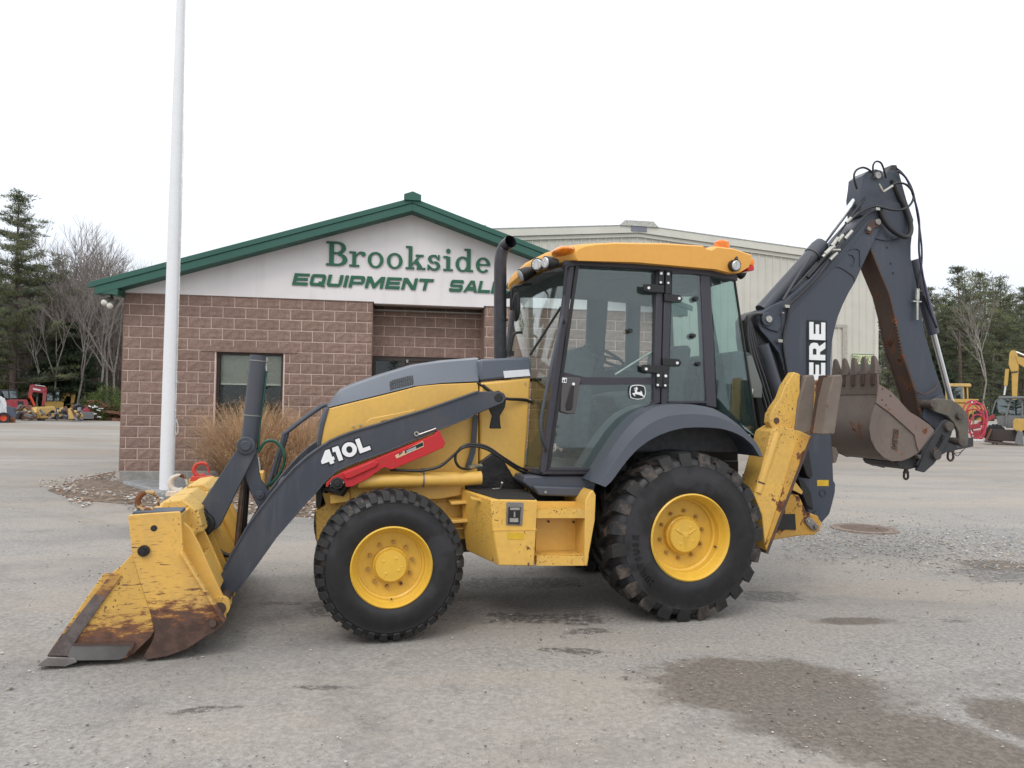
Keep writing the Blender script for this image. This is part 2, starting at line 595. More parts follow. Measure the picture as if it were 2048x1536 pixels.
def terrain_z(x, y):
    """the yard is flat; at the far right it climbs a little"""
    return 1.15 * sstep(np.asarray(y, float), 40.0, 53.0) * sstep(np.asarray(x, float), 14.0, 24.0)

def build_ground():
    def axis(near, far, n1, n2):
        a = np.linspace(-near, near, n1)
        b = near + (far - near) * (np.linspace(0, 1, n2) ** 2)[1:]
        return np.concatenate([-b[::-1], a, b])
    xs = axis(40, 900, 161, 14)
    ys = axis(80, 900, 321, 14)
    X, Y = np.meshgrid(xs, ys)
    Z = terrain_z(X, Y)
    near = np.exp(-((X / 18) ** 2 + ((Y - 6) / 18) ** 2))
    und = 0.010 * (np.sin(X * 1.7 + 0.6 * np.sin(Y * 1.1)) + np.sin(Y * 1.3 + 1.1 * np.sin(X * 0.7)))
    Z = Z + (und - 0.022) * near * 0.35
    v = np.stack([X.ravel(), Y.ravel(), Z.ravel()], 1)
    nx, ny = len(xs), len(ys)
    i = np.arange(nx - 1)[None, :] + nx * np.arange(ny - 1)[:, None]
    f = np.stack([i, i + 1, i + nx + 1, i + nx], -1).reshape(-1, 4)
    me = bpy.data.meshes.new('ground')
    me.from_pydata(v.tolist(), [], f.tolist())
    return link('ground', me, ground_mat(), smooth=180, kind='structure')

GROUND = build_ground()

def pebble_mesh(name, pts, sizes, mats, seed=1, flat=0.55, slots=None):
    """many small faceted stones joined in one mesh (nobody could count them)"""
    r = np.random.default_rng(seed)
    base = np.array([(1, 0, 0), (0.3, 0.95, 0), (-0.8, 0.6, 0), (-0.8, -0.6, 0), (0.3, -0.95, 0), (0, 0, 1), (0, 0, -1)], float)
    faces = np.array([(0, 1, 5), (1, 2, 5), (2, 3, 5), (3, 4, 5), (4, 0, 5), (1, 0, 6), (2, 1, 6), (3, 2, 6), (4, 3, 6), (0, 4, 6)])
    n = len(pts)
    jit = 1 + r.uniform(-0.35, 0.35, (n, 7, 3))
    V = base[None] * jit
    ang = r.uniform(0, 6.28, n)
    c, s = np.cos(ang)[:, None], np.sin(ang)[:, None]
    x = V[..., 0] * c - V[..., 1] * s
    y = V[..., 0] * s + V[..., 1] * c
    sz = np.asarray(sizes)[:, None]
    V = np.stack([x * sz * 1.2, y * sz, V[..., 2] * sz * flat], -1) + np.asarray(pts)[:, None, :]
    F = faces[None] + (np.arange(n) * 7)[:, None, None]
    me = bpy.data.meshes.new(name)
    me.from_pydata(V.reshape(-1, 3).tolist(), [], F.reshape(-1, 3).tolist())
    for m in mats:
        me.materials.append(m)
    k = r.integers(0, len(mats), n)
    me.polygons.foreach_set('material_index', np.repeat(k, 10).tolist())
    o = bpy.data.objects.new(name, me)
    COL.objects.link(o)
    o['kind'] = 'stuff'
    return o

STONES = [plain('stone_pale', (0.46, 0.44, 0.41), 0.85), plain('stone_grey', (0.24, 0.235, 0.23), 0.85), plain('stone_tan', (0.36, 0.29, 0.22), 0.85), plain('stone_dark', (0.10, 0.095, 0.09), 0.8)]

def loose_gravel():
    r = np.random.default_rng(5)
    n = 17000
    py = r.uniform(0, 1, n) ** 1.3
    Y = 2.6 + py * 9.5
    X = r.uniform(-0.78, 0.78, n) * Y
    dens = 0.5 + 0.5 * np.sin(X * 1.3 + 2.1 * np.sin(Y * 0.9)) * np.sin(Y * 1.9 + 1.3 * np.sin(X * 1.1 + 1))
    keep = r.uniform(0, 1, n) < dens ** 1.5 * 0.8 + 0.06
    X, Y = X[keep], Y[keep]
    s = r.gamma(2.0, 0.0013, len(X)) + 0.0012
    s = np.minimum(s, 0.011)
    return pebble_mesh('loose_gravel', np.stack([X, Y, s * 0.1], 1), s, [STONES[1], STONES[3], STONES[2], STONES[1], STONES[3], STONES[0]], 3)
loose_gravel()

# a pale gravel shoulder at the right, thickly scattered
def gravel_shoulder():
    r = np.random.default_rng(9)
    pts = []
    for k in range(5200):
        px = r.uniform(1560, 2048)
        t_ = (px - 1560) / 488
        py = r.normal(1062 + 45 * t_, 26)
        if py < 990 or py > 1180:
            continue
        g = ground(px, py)
        pts.append((g.x, g.y, 0.002))
    s = np.minimum(r.gamma(2.0, 0.0025, len(pts)) + 0.002, 0.018)
    return pebble_mesh('gravel_shoulder', np.array(pts), s, [STONES[1], STONES[1], STONES[2], STONES[0]], 4)
gravel_shoulder()

# manhole cover
g = ground(1728, 1058)
mh = thing('manhole_cover', 'round rusty iron manhole cover set in the gravel on the right', 'manhole cover', loc=(g.x, g.y, 0.0))
b = MB()
b.add([(0.36 * math.cos(a * math.pi / 20), 0.36 * math.sin(a * math.pi / 20), z) for z in (-0.02, 0.012) for a in range(40)],
      [tuple(range(40, 80))] + [(i, (i + 1) % 40, 40 + (i + 1) % 40, 40 + i) for i in range(40)])
b.obj('cover', paint('manhole_iron', (0.20, 0.155, 0.13), 0.7, 0.3, rust=0.3), mh)
b = MB()
for k in range(-5, 6):
    hw = math.sqrt(max(0.30 ** 2 - (k * 0.055) ** 2, 0))
    b.box((-hw, k * 0.055 - 0.009, 0.0125), (hw, k * 0.055 + 0.009, 0.017))
b.obj('raised_rib', paint('manhole_iron', (0.1, 0.1, 0.1)), mh, kind='stuff')
ring = MB()
prof = [(0.365, -0.02), (0.365, 0.014), (0.42, 0.012), (0.43, -0.02)]
vs, fs = [], []
for k in range(40):
    c_, s_ = math.cos(k * math.pi / 20), math.sin(k * math.pi / 20)
    vs += [(r_ * c_, r_ * s_, h_) for r_, h_ in prof]
for k in range(40):
    for i in range(3):
        a_, b_ = k * 4 + i, ((k + 1) % 40) * 4 + i
        fs.append((a_, a_ + 1, b_ + 1, b_))
ring.add(vs, fs)
ring.obj('frame_ring', paint('manhole_iron', (0.1, 0.1, 0.1)), mh)

# ================================================================ TREES
def leaf_cloud(name, centers, dirs, size, per, mats, seed, spread, droop=0.0, long=2.4):
    """small leaf or needle-spray triangles around the given points"""
    r = np.random.default_rng(seed)
    C = np.repeat(np.asarray(centers, float), per, 0)
    D = np.repeat(np.asarray(dirs, float), per, 0)
    n = len(C)
    P = C + r.normal(0, 1, (n, 3)) * np.asarray(spread)
    a = D + r.normal(0, 0.6, (n, 3))
    a[:, 2] -= droop
    a /= np.linalg.norm(a, axis=1)[:, None]
    q = r.normal(0, 1, (n, 3))
    b_ = np.cross(a, q)
    b_ /= np.linalg.norm(b_, axis=1)[:, None]
    s = size * r.uniform(0.6, 1.4, n)[:, None]
    V = np.stack([P - b_ * s * 0.5, P + b_ * s * 0.5, P + a * s * long], 1).reshape(-1, 3)
    F = np.arange(3 * n).reshape(-1, 3)
    me = bpy.data.meshes.new(name)
    me.from_pydata(V.tolist(), [], F.tolist())
    for m in mats:
        me.materials.append(m)
    k = np.repeat(r.integers(0, len(mats), len(centers)), per)
    fl = r.uniform(0, 1, n) < 0.2
    k[fl] = r.integers(0, len(mats), fl.sum())
    me.polygons.foreach_set('material_index', k.tolist())
    return me

def foliage(name, col, rough=0.6):
    m, t, b = new_mat(name)
    c = coords(t)
    n = noise(t, c, 0.9, 3)
    colr = mix(t, maprange(t, n, 0.35, 0.65), tuple(x * 0.7 for x in col), tuple(x * 1.3 for x in col))
    t.links.new(colr, b.inputs['Base Color'])
    b.inputs['Roughness'].default_value = rough
    b.inputs['Specular IOR Level'].default_value = 0.25
    tl = N(t, 'ShaderNodeBsdfTranslucent')
    t.links.new(colr, tl.inputs['Color'])
    ms = N(t, 'ShaderNodeMixShader')
    ms.inputs[0].default_value = 0.42
    t.links.new(b.outputs[0], ms.inputs[1])
    t.links.new(tl.outputs[0], ms.inputs[2])
    t.links.new(ms.outputs[0], t.nodes['Material Output'].inputs['Surface'])
    return m

PINE = [foliage('pine_mid', (0.135, 0.152, 0.085)), foliage('pine_dark', (0.095, 0.112, 0.070)), foliage('pine_light', (0.195, 0.205, 0.10)), foliage('pine_blue', (0.14, 0.16, 0.115))]
SPRUCE = [foliage('spruce_dark', (0.045, 0.066, 0.040)), foliage('spruce_mid', (0.070, 0.090, 0.048))]
BUSH = [foliage('bush_light', (0.13, 0.17, 0.05)), foliage('bush_mid', (0.08, 0.115, 0.04))]
BARK = plain('bark_grey', (0.17, 0.15, 0.135), 0.9, var=0.4, scale=6)
BARKP = plain('bark_pine', (0.10, 0.075, 0.062), 0.9, var=0.4, scale=6)
TWIG = plain('twig_grey', (0.20, 0.175, 0.16), 0.9, var=0.3, scale=4)
OAK = plain('dead_oak_leaf', (0.17, 0.085, 0.055), 0.8, var=0.4, scale=2)
BARK_L = plain('bark_pale', (0.25, 0.235, 0.21), 0.9, var=0.3, scale=5)

def pine_parts(seed, H=17.0, spread=3.6, base=0.28, tiers=15, per=9, size=0.075, mats=PINE, dens=1.0, slim=0.75):
    """white pine: whorls of nearly level limbs, each ending in flat sprays of needles with sky between"""
    r = random.Random(seed)
    tb = MB()
    lean = (r.uniform(-0.3, 0.3), r.uniform(-0.3, 0.3))
    tb.tube([(lean[0] * k * k, lean[1] * k * k, H * k) for k in (0, 0.25, 0.5, 0.75, 1.0)], [H * 0.016, H * 0.014, H * 0.010, H * 0.006, 0.02], 7)
    cs, ds = [], []
    for i in range(tiers):
        f = i / (tiers - 1)
        z0 = H * (base + (1.0 - base) * f ** 0.92)
        L0 = spread * (0.55 + 0.45 * math.sin(math.pi * min(1, 0.25 + f * 0.8))) * (1 - f) ** slim + 0.35
        nb = r.randint(3, 6)
        a0 = r.uniform(0, 6.28)
        for j in range(nb):
            if r.random() < 0.12:
                continue
            a = a0 + j * 6.283 / nb + r.uniform(-0.4, 0.4)
            L = L0 * r.uniform(0.5, 1.25)
            z = z0 + r.uniform(-0.5, 0.5)
            up = r.uniform(0.02, 0.35) + 0.35 * f
            pts = [(lean[0] + math.cos(a) * L * k, lean[1] + math.sin(a) * L * k, z + up * L * (k ** 1.6) - 0.05 * L * k) for k in (0, 0.5, 1.0)]
            tb.tube(pts, [0.05 * (1.2 - f) + 0.01, 0.012], 4, False)
            m = max(2, int(L * 2.6 * dens))
            for k in range(m):
                q = 0.30 + 0.72 * k / max(m - 1, 1)
                off = (q * L * 0.30) * r.uniform(-1, 1)
                x = lean[0] + math.cos(a) * L * q - math.sin(a) * off
                y = lean[1] + math.sin(a) * L * q + math.cos(a) * off
                cs.append((x, y, z + up * L * q ** 1.6 + r.uniform(-0.1, 0.15)))
                ds.append((math.cos(a) * 0.8, math.sin(a) * 0.8, 0.55))
    cs.append((lean[0], lean[1], H))
    ds.append((0, 0, 1))
    crown = leaf_cloud('crown', cs, ds, size, int(per * 4.5), mats, seed, (0.30, 0.30, 0.075), long=3.8)
    return tb, crown

def bare_parts(seed, H=14.0, depth=5, leaves=False, mat=None):
    r = random.Random(seed)
    tb, tw = MB(), MB()
    ends = []
    def grow(p, d, L, rad, k):
        q = p + d * L
        mid = p + d * L * 0.5 + Vector((r.uniform(-1, 1), r.uniform(-1, 1), 0)) * L * 0.06
        (tb if k > 2 else tw).tube([p, mid, q], [rad, rad * 0.62], 5 if k > 2 else 3, False)
        if k == 0:
            ends.append(q)
            return
        for _ in range(2 if k > 3 else 3):
            nd = (d + Vector((r.uniform(-1, 1), r.uniform(-1, 1), r.uniform(-0.15, 0.75))) * 0.62).normalized()
            grow(q, nd, L * r.uniform(0.58, 0.80), rad * 0.58, k - 1)
        if k > 2:
            grow(q, (d + Vector((r.uniform(-1, 1), r.uniform(-1, 1), 0.6)) * 0.18).normalized(), L * 0.78, rad * 0.66, k - 1)
    grow(Vector((0, 0, -0.2)), Vector((r.uniform(-.05, .05), r.uniform(-.05, .05), 1)), H * 0.36, H * 0.0105, depth)
    return tb, tw, ends

tree_protos = {}
def tree(kind, x, y, H, label, cat='tree', group=None, rot=None, name='tree', sx=1.0, z=None):
    """places a tree; alike trees share mesh data"""
    tb, cm, H0, tmat = tree_protos[kind]
    o = thing(name, label, cat, loc=(x, y, float(terrain_z(x, y)) if z is None else z), yaw=rot if rot is not None else rnd.uniform(0, 6.28), group=group)
    k = H / H0
    o.scale = (k * sx, k * sx, k)
    a = bpy.data.objects.new('trunk', tb)
    COL.objects.link(a)
    a.parent = o
    c = bpy.data.objects.new('crown', cm)
    COL.objects.link(c)
    c.parent = o
    return o

def mesh_of(b, name, mat, smooth=60):
    o = b.obj(name, mat, smooth=smooth)
    me = o.data
    bpy.data.objects.remove(o)
    return me

for i in range(5):
    tb, cr = pine_parts(20 + i, H=17, spread=(3.4, 4.2, 3.0, 3.7, 4.6)[i], base=(0.30, 0.22, 0.38, 0.30, 0.12)[i], tiers=(16, 17, 13, 15, 20)[i], per=9)
    tree_protos['pine%d' % i] = (mesh_of(tb, 'trunk', BARKP), cr, 17.0, None)
tb, cr = pine_parts(41, H=22, spread=5.6, base=0.10, tiers=30, per=12, size=0.07, dens=1.3, slim=0.62)
tree_protos['bigpine'] = (mesh_of(tb, 'trunk', BARKP), cr, 22.0, None)
tb, cr = pine_parts(55, H=9, spread=2.6, base=0.04, tiers=22, per=11, size=0.11, mats=SPRUCE, dens=1.7, slim=0.95)
tree_protos['spruce'] = (mesh_of(tb, 'trunk', BARKP), cr, 9.0, None)
for i in range(4):
    tb, tw, ends = bare_parts(70 + i, 14.0, 5)
    tree_protos['bare%d' % i] = (mesh_of(tb, 'trunk', BARK_L if i == 1 else BARK), mesh_of(tw, 'crown', TWIG, 0), 14.0, None)
# an oak that kept its brown leaves
tb, tw, ends = bare_parts(77, 11.0, 5)
cm = leaf_cloud('crown', [tuple(e_) for e_ in ends], [(0, 0, -0.3)] * len(ends), 0.06, 2, [OAK, TWIG], 5, (0.3, 0.3, 0.3), long=1.4)
tree_protos['oak'] = (mesh_of(tb, 'trunk', BARK), cm, 11.0, None)

def bush_mesh(name, seed, rx, rz, n, mats, size=0.06, per=10):
    r = np.random.default_rng(seed)
    d = r.normal(0, 1, (n, 3))
    d /= np.linalg.norm(d, axis=1)[:, None]
    rad = r.uniform(0.45, 1.0, n)[:, None]
    c = d * rad * np.array([rx, rx, rz]) + np.array([0, 0, rz * 0.9])
    return leaf_cloud(name, c, d, size, per, mats, seed, (0.12, 0.12, 0.12))
BUSHM = bush_mesh('bush', 3, 1.2, 1.1, 260, BUSH)

def by_px(px, Y):
    """x of something that stands at distance Y and is seen at px"""
    return (px - 1024) / FPX * Y

# --- left edge of the wood
tree('bigpine', by_px(26, 60), 60, 18.0, 'tallest pine at the left edge of the photo, level layered limbs against the sky', rot=0.6, name='pine_tree')
tree('pine1', by_px(-70, 66), 66, 17.0, 'tall pine partly cut off by the left edge of the photo', rot=2.0, name='pine_tree')
tree('pine4', by_px(108, 70), 70, 14.8, 'green pine just right of the tallest pine, with a rounded top', rot=1.0, name='pine_tree')
tree('spruce', by_px(140, 62), 62, 7.6, 'dark bushy spruce standing low before the bare trees, behind the yellow excavator', rot=0.3, name='spruce_tree', sx=1.15)
tree('bare0', by_px(176, 66), 66, 13.4, 'bare tree with the highest twigs, left of the office roof end', rot=0.4, name='bare_tree')
tree('bare1', by_px(206, 63), 63, 12.6, 'pale-trunked bare tree next to the office wall corner', rot=2.4, name='bare_tree')
tree('pine2', by_px(222, 76), 76, 13.6, 'small pine top showing over the green eave end', rot=2.2, name='pine_tree', sx=0.7)
tree('pine3', by_px(178, 80), 80, 14.0, 'slim pine behind the bare trees left of the office', rot=2.9, name='pine_tree', sx=0.7)
BARE = []
G1 = 'bare trees at the edge of the wood left of the office'
for i, (px, Y, H, k) in enumerate(((66, 68, 9.5, 'oak'), (98, 64, 10.0, 'oak'), (120, 72, 12.0, 'bare2'), (150, 68, 11.0, 'oak'), (160, 60, 9.0, 'bare2'), (190, 70, 12.8, 'bare0'), (228, 66, 12.0, 'bare2'), (240, 72, 12.6, 'bare1'), (40, 62, 8.0, 'bare1'), (8, 64, 9.0, 'oak'), (80, 60, 8.2, 'bare1'), (130, 76, 13, 'bare1'), (148, 64, 14.2, 'bare2'), (168, 62, 12.4, 'bare3'), (196, 65, 13.2, 'bare2'), (214, 62, 12.2, 'bare3'), (232, 61, 11.0, 'bare0'), (58, 63, 10.5, 'bare3'), (88, 63, 11.5, 'bare0'), (110, 60, 9.5, 'bare3'), (25, 64, 9, 'bare2'))):
    BARE.append((px, tree(k, by_px(px, Y), Y, H, '', group=G1, name='bare_tree'), k))
ORD = 'first second third fourth fifth sixth seventh eighth ninth tenth eleventh twelfth thirteenth fourteenth fifteenth sixteenth seventeenth eighteenth nineteenth twentieth twenty-first twenty-second twenty-third'.split()
for i, (px, o, k) in enumerate(sorted(BARE, key=lambda q: -q[0])):
    o['label'] = ('small tree holding dead brown leaves, ' if k == 'oak' else 'leafless thin grey tree, ') + ORD[i] + ' counted leftwards from the office wall corner'
for i, (px, Y, s, lab) in enumerate(((215, 58, 1.05, 'fresh green bush against the wood, right beside the office wall'), (184, 60, 0.8, 'low green bush behind the rusty scrap heap'), (20, 61, 1.3, 'low bush behind the red excavator cab'))):
    o = bpy.data.objects.new('bush', BUSHM)
    COL.objects.link(o)
    o.location = (by_px(px, Y), Y, 0)
    o.scale = (s, s, s * 1.2)
    tag(o, lab, 'bush')

# --- tree line at the right
right = [(1855, 66, 12.4, 'pine0', 'pine at the left end of the right tree line, beside the dipper arm'),
         (1893, 68, 12.2, 'pine1', 'broad pine behind the yellow wheel loader cab'),
         (1921, 64, 14.0, 'pine2', 'slender pine with the sharpest pointed top above the wheel loader'),
         (1962, 66, 14.0, 'pine3', 'tall pine with a spiky crown right of the wheel loader'),
         (1999, 70, 14.0, 'pine4', 'dense round-topped pine behind the yellow excavator boom'),
         (2048, 66, 12.6, 'pine0', 'pine cut by the right edge of the photo'),
         (1975, 58, 9.5, 'bare1', 'bare pale-limbed tree standing before the pines at the right'),
         (1876, 60, 6.5, 'spruce', 'low dark spruce under the pines left of the wheel loader'),
         (1812, 72, 12.4, 'pine3', 'pine seen between the dipper arm and the warehouse corner'),
         (1775, 64, 11.0, 'pine1', 'light green pine directly right of the warehouse corner')]
for i, (px, Y, H, k, lab) in enumerate(right):
    nm = 'bare_tree' if k.startswith('bare') else ('spruce_tree' if k == 'spruce' else 'pine_tree')
    z = float(terrain_z(by_px(px, Y), Y))
    tree(k, by_px(px, Y), Y, H - z, lab, rot=i * 1.1, name=nm)
DEEP = []
G2 = 'pines in the right tree line'
for i, (px, Y, H, k) in enumerate(((1838, 80, 13.6, 'pine2'), (1872, 84, 14.5, 'pine4'), (1938, 82, 15.0, 'pine0'), (1982, 86, 15.5, 'pine2'), (2022, 80, 14.2, 'pine1'), (2070, 80, 15, 'pine4'), (2100, 68, 13, 'pine2'), (1908, 90, 15.0, 'pine3'), (1795, 80, 12.5, 'pine4'), (2035, 60, 8.5, 'pine4'), (1950, 60, 6.0, 'pine4'))):
    z = float(terrain_z(by_px(px, Y), Y))
    DEEP.append((px, tree(k, by_px(px, Y), Y, H - z, '', group=G2, name='pine_tree')))

for i, (px, o) in enumerate(sorted(DEEP, key=lambda q: q[0])):
    o['label'] = 'pine in the back row of the right tree line, ' + ORD[i] + ' from the warehouse corner'
# deep wood behind, one mass
def far_wood(name, x0, x1, y0, y1, n, hmin, hmax, seed, tone):
    r = np.random.default_rng(seed)
    cs, ds = [], []
    tb = MB()
    for i in range(n):
        x, y = r.uniform(x0, x1), r.uniform(y0, y1)
        H = r.uniform(hmin, hmax)
        z = float(terrain_z(x, y))
        tb.tube([(x, y, z), (x + r.uniform(-.3, .3), y, z + H)], [0.13, 0.03], 4, False)
        for k in range(22):
            f = r.uniform(0.0, 1.0)
            L = 2.6 * (1 - f) ** 0.7 + 0.3
            a = r.uniform(0, 6.28)
            q = r.uniform(0.2, 1.0)
            cs.append((x + math.cos(a) * L * q, y + math.sin(a) * L * q, z + H * (0.15 + 0.85 * f)))
            ds.append((math.cos(a), math.sin(a), 0.5))
    me = leaf_cloud(name, cs, ds, 0.075, 30, tone, seed, (0.6, 0.6, 0.25), long=5)
    n0 = len(me.vertices)
    o = bpy.data.objects.new(name, me)
    COL.objects.link(o)
    o['kind'] = 'stuff'
    t2 = tb.obj('distant_trunks', BARK, smooth=0, kind='stuff')
WOODB = [foliage('wood_brown', (0.20, 0.165, 0.145)), foliage('wood_grey', (0.21, 0.19, 0.175)), foliage('wood_dull', (0.16, 0.15, 0.12)), foliage('wood_rust', (0.165, 0.105, 0.082))]
far_wood('distant_wood', by_px(-60, 85), by_px(330, 85), 68, 92, 260, 11.0, 15.5, 1, WOODB)
far_wood('distant_wood', by_px(1760, 90), by_px(2200, 90), 76, 100, 150, 11.5, 15.5, 2, PINE)

# low scrub along the foot of both tree lines
def scrub(x0, x1, y0, y1, n, seed, mats):
    r = np.random.default_rng(seed)
    c = np.stack([r.uniform(x0, x1, n), r.uniform(y0, y1, n), r.uniform(0, 1, n) ** 2 * 1.8], 1)
    c[:, 2] += terrain_z(c[:, 0], c[:, 1])
    me = leaf_cloud('scrub', c, r.normal(0, 1, (n, 3)) + np.array([0, 0, .6]), 0.10, 8, mats, seed, (0.35, 0.35, 0.3), long=4)
    o = bpy.data.objects.new('scrub', me)
    COL.objects.link(o)
    o['kind'] = 'stuff'
scrub(by_px(-60, 60), by_px(300, 60), 60, 72, 900, 11, [WOODB[0], WOODB[1], BUSH[1], WOODB[3]])
scrub(by_px(1760, 60), by_px(2120, 60), 57, 72, 900, 12, [PINE[1], BUSH[1], WOODB[0], BUSH[0]])

def thicket(x0, x1, y0, y1, n, hmax, seed, mats):
    r = np.random.default_rng(seed)
    c = np.stack([r.uniform(x0, x1, n), r.uniform(y0, y1, n), r.uniform(0, 1, n) ** 1.25 * hmax], 1)
    d = r.normal(0, .35, (n, 3)) + np.array([0, 0, 1.0])
    me = leaf_cloud('thicket', c, d, 0.035, 9, mats, seed, (0.5, 0.5, 0.5), long=26)
    o = bpy.data.objects.new('thicket', me)
    COL.objects.link(o)
    o['kind'] = 'stuff'
thicket(by_px(-60, 66), by_px(300, 66), 64, 80, 4200, 10.5, 31, WOODB)
thicket(by_px(1770, 66), by_px(2120, 66), 70, 82, 900, 5.0, 32, WOODB[:2] + PINE[:1])

# trees across the yard behind the photographer: they show in the cab glass
G3 = 'trees across the yard behind the photographer'
for i, (x, y, H, k) in enumerate((q_[0] * 2.2, q_[1] * 2.6, q_[2], q_[3]) for q_ in ((-30, -52, 13, 'pine1'), (-24, -56, 12, 'pine4'), (-17, -50, 14, 'pine0'), (-9, -58, 12, 'bare0'), (-2, -54, 13, 'pine3'), (5, -50, 14, 'pine1'), (12, -56, 13, 'pine4'), (20, -52, 14, 'pine2'), (27, -55, 12, 'bare1'), (34, -50, 13, 'pine0'), (-38, -50, 13, 'pine4'), (42, -54, 13, 'pine1'))):
    tree(k, x, y, H, 'tree standing behind the photographer across the yard', group=G3, name='pine_tree' if 'pine' in k else 'bare_tree')

# ================================================================ OFFICE BUILDING
FYAW = math.atan2(14.2 - 13.46, 7.11 - 2.72)
BASE_Z = EYE - 1.447                     # the building stands on a low pad
OF = Frame(-7.11, 13.46, FYAW)
office = thing('office_building', 'brown split-block office with green gable trim and white stucco gable', 'building', frame=OF)

def block_mat():
    m, t, b = new_mat('split_block')
    c = coords(t)
    geo = N(t, 'ShaderNodeObjectInfo')
    n = noise(t, c, 9.0, 6, 0.65)
    f = noise(t, c, 60.0, 4, 0.7)
    col = mix(t, maprange(t, n, 0.3, 0.7), (0.238, 0.160, 0.130), (0.350, 0.248, 0.208))
    col = mix(t, maprange(t, f, 0.55, 0.75, 0, 0.6), col, (0.30, 0.225, 0.19))
    col = mix(t, maprange(t, f, 0.42, 0.28, 0, 0.6), col, (0.075, 0.045, 0.038))
    col = mix(t, maprange(t, geo.outputs['Random'], 0, 1, 0.0, 0.35, False), col, (0.165, 0.115, 0.095))
    t.links.new(col, b.inputs['Base Color'])
    b.inputs['Roughness'].default_value = 0.95
    b.inputs['Specular IOR Level'].default_value = 0.15
    bump(t, b, math_(t, 'ADD', f, math_(t, 'MULTIPLY', n, 1.5)), 0.9, 0.02)
    return m
BLOCK = block_mat()
MORTAR = plain('mortar', (0.62, 0.48, 0.425), 0.95, var=0.12, scale=30)
STUCCO = None
def stucco():
    m, t, b = new_mat('white_stucco')
    c = coords(t)
    n = noise(t, c, 1.0, 4)
    st = noise(t, coords(t, (2.2, 2.2, 0.16)), 1.6, 5, 0.6)
    col = mix(t, maprange(t, n, 0.3, 0.7), (0.68, 0.65, 0.655), (0.74, 0.71, 0.715))
    col = mix(t, maprange(t, st, 0.52, 0.75, 0, 0.35), col, (0.50, 0.465, 0.45))
    t.links.new(col, b.inputs['Base Color'])
    b.inputs['Roughness'].default_value = 0.9
    bump(t, b, noise(t, c, 70, 3), 0.12, 0.004)
    return m
STUCCO = stucco()
GREEN = paint('green_trim', (0.018, 0.095, 0.070), 0.42, 0.12, bumpy=0.0, dirtcol=(0.06, 0.13, 0.11))
GREEN_D = paint('green_letters', (0.006, 0.105, 0.055), 0.45, 0.10, bumpy=0.0)
BROWNF = paint('brown_frame', (0.030, 0.020, 0.018), 0.4, 0.1, bumpy=0.0)

def block_mesh(wd, seed, depth=0.016, h=0.2032):
    """face of one split block: rough broken front, straight edges"""
    r = random.Random(seed)
    nx, nz = 6, 4
    W, H = wd - 0.0115, h - 0.0115
    vs, fs = [], []
    for j in range(nz + 1):
        for i in range(nx + 1):
            edge = i in (0, nx) or j in (0, nz)
            vs.append((i / nx * W, -(0.001 if edge else depth * r.uniform(0.25, 0.85)), j / nz * H))
    for j in range(nz):
        for i in range(nx):
            a = j * (nx + 1) + i
            if r.random() < 0.5:
                fs += [(a, a + 1, a + nx + 2), (a, a + nx + 2, a + nx + 1)]
            else:
                fs += [(a, a + 1, a + nx + 1), (a + 1, a + nx + 2, a + nx + 1)]
    n = len(vs)
    vs += [(0, 0.004, 0), (W, 0.004, 0), (W, 0.004, H), (0, 0.004, H)]
    cs = [0, nx, (nz + 1) * (nx + 1) - 1, nz * (nx + 1)]
    bot = list(range(0, nx + 1))
    top = list(range(nz * (nx + 1), (nz + 1) * (nx + 1)))
    lef = [k * (nx + 1) for k in range(nz + 1)]
    rig = [k * (nx + 1) + nx for k in range(nz + 1)]
    fs += [tuple([n, n + 1] + bot[::-1]), tuple([n + 2, n + 3] + top), tuple([n + 3, n] + lef), tuple([n + 1, n + 2] + rig[::-1])]
    me = bpy.data.meshes.new('block')
    me.from_pydata(vs, [], fs)
    me.materials.append(BLOCK)
    return me
_bm = {}
def blockm(wd, variant):
    k = (round(wd, 3), variant)
    if k not in _bm:
        _bm[k] = block_mesh(wd, hash((k[0] * 1000, variant)) % 9999 if False else int(k[0] * 1000) * 7 + variant)
    return _bm[k]

CH = 0.2032
BW = 0.4064
def lay_blocks(parent, s0, s1, y, z0, rows, holes=(), first=0.1 + 0.0, wmat=None):
    """courses of blocks on a wall face that looks towards -w; holes are (s0, s1, z0, z1)"""
    r = random.Random(int(abs(s0) * 100) + rows)
    n = 0
    for k in range(rows):
        z = z0 + k * CH
        off = first + (0.0 if k % 2 == 0 else BW / 2)
        cuts = [s0]
        x = s0 + (off % BW)
        while x < s1 - 0.03:
            if x > s0 + 0.03:
                cuts.append(x)
            x += BW
        cuts.append(s1)
        for a, b_ in zip(cuts[:-1], cuts[1:]):
            segs = [(a, b_)]
            for (h0, h1, g0, g1) in holes:
                if z + CH * 0.5 > g0 and z + CH * 0.5 < g1:
                    ns = []
                    for (p_, q_) in segs:
                        if q_ <= h0 or p_ >= h1:
                            ns.append((p_, q_))
                        else:
                            if p_ < h0 - 0.03:
                                ns.append((p_, h0))
                            if q_ > h1 + 0.03:
                                ns.append((h1, q_))
                    segs = ns
            for (p_, q_) in segs:
                wd = q_ - p_
                me = blockm(wd, r.randint(0, 5) if abs(wd - BW) < 0.01 else r.randint(0, 1))
                o = bpy.data.objects.new('block', me)
                COL.objects.link(o)
                o.location = (p_ + 0.0065, y + 0.001 * r.uniform(-2, 2), z + 0.0065)
                o.parent = parent
                n += 1
    return n

def fs(px, py, off=0.0):
    return OF.p(px, py, off)

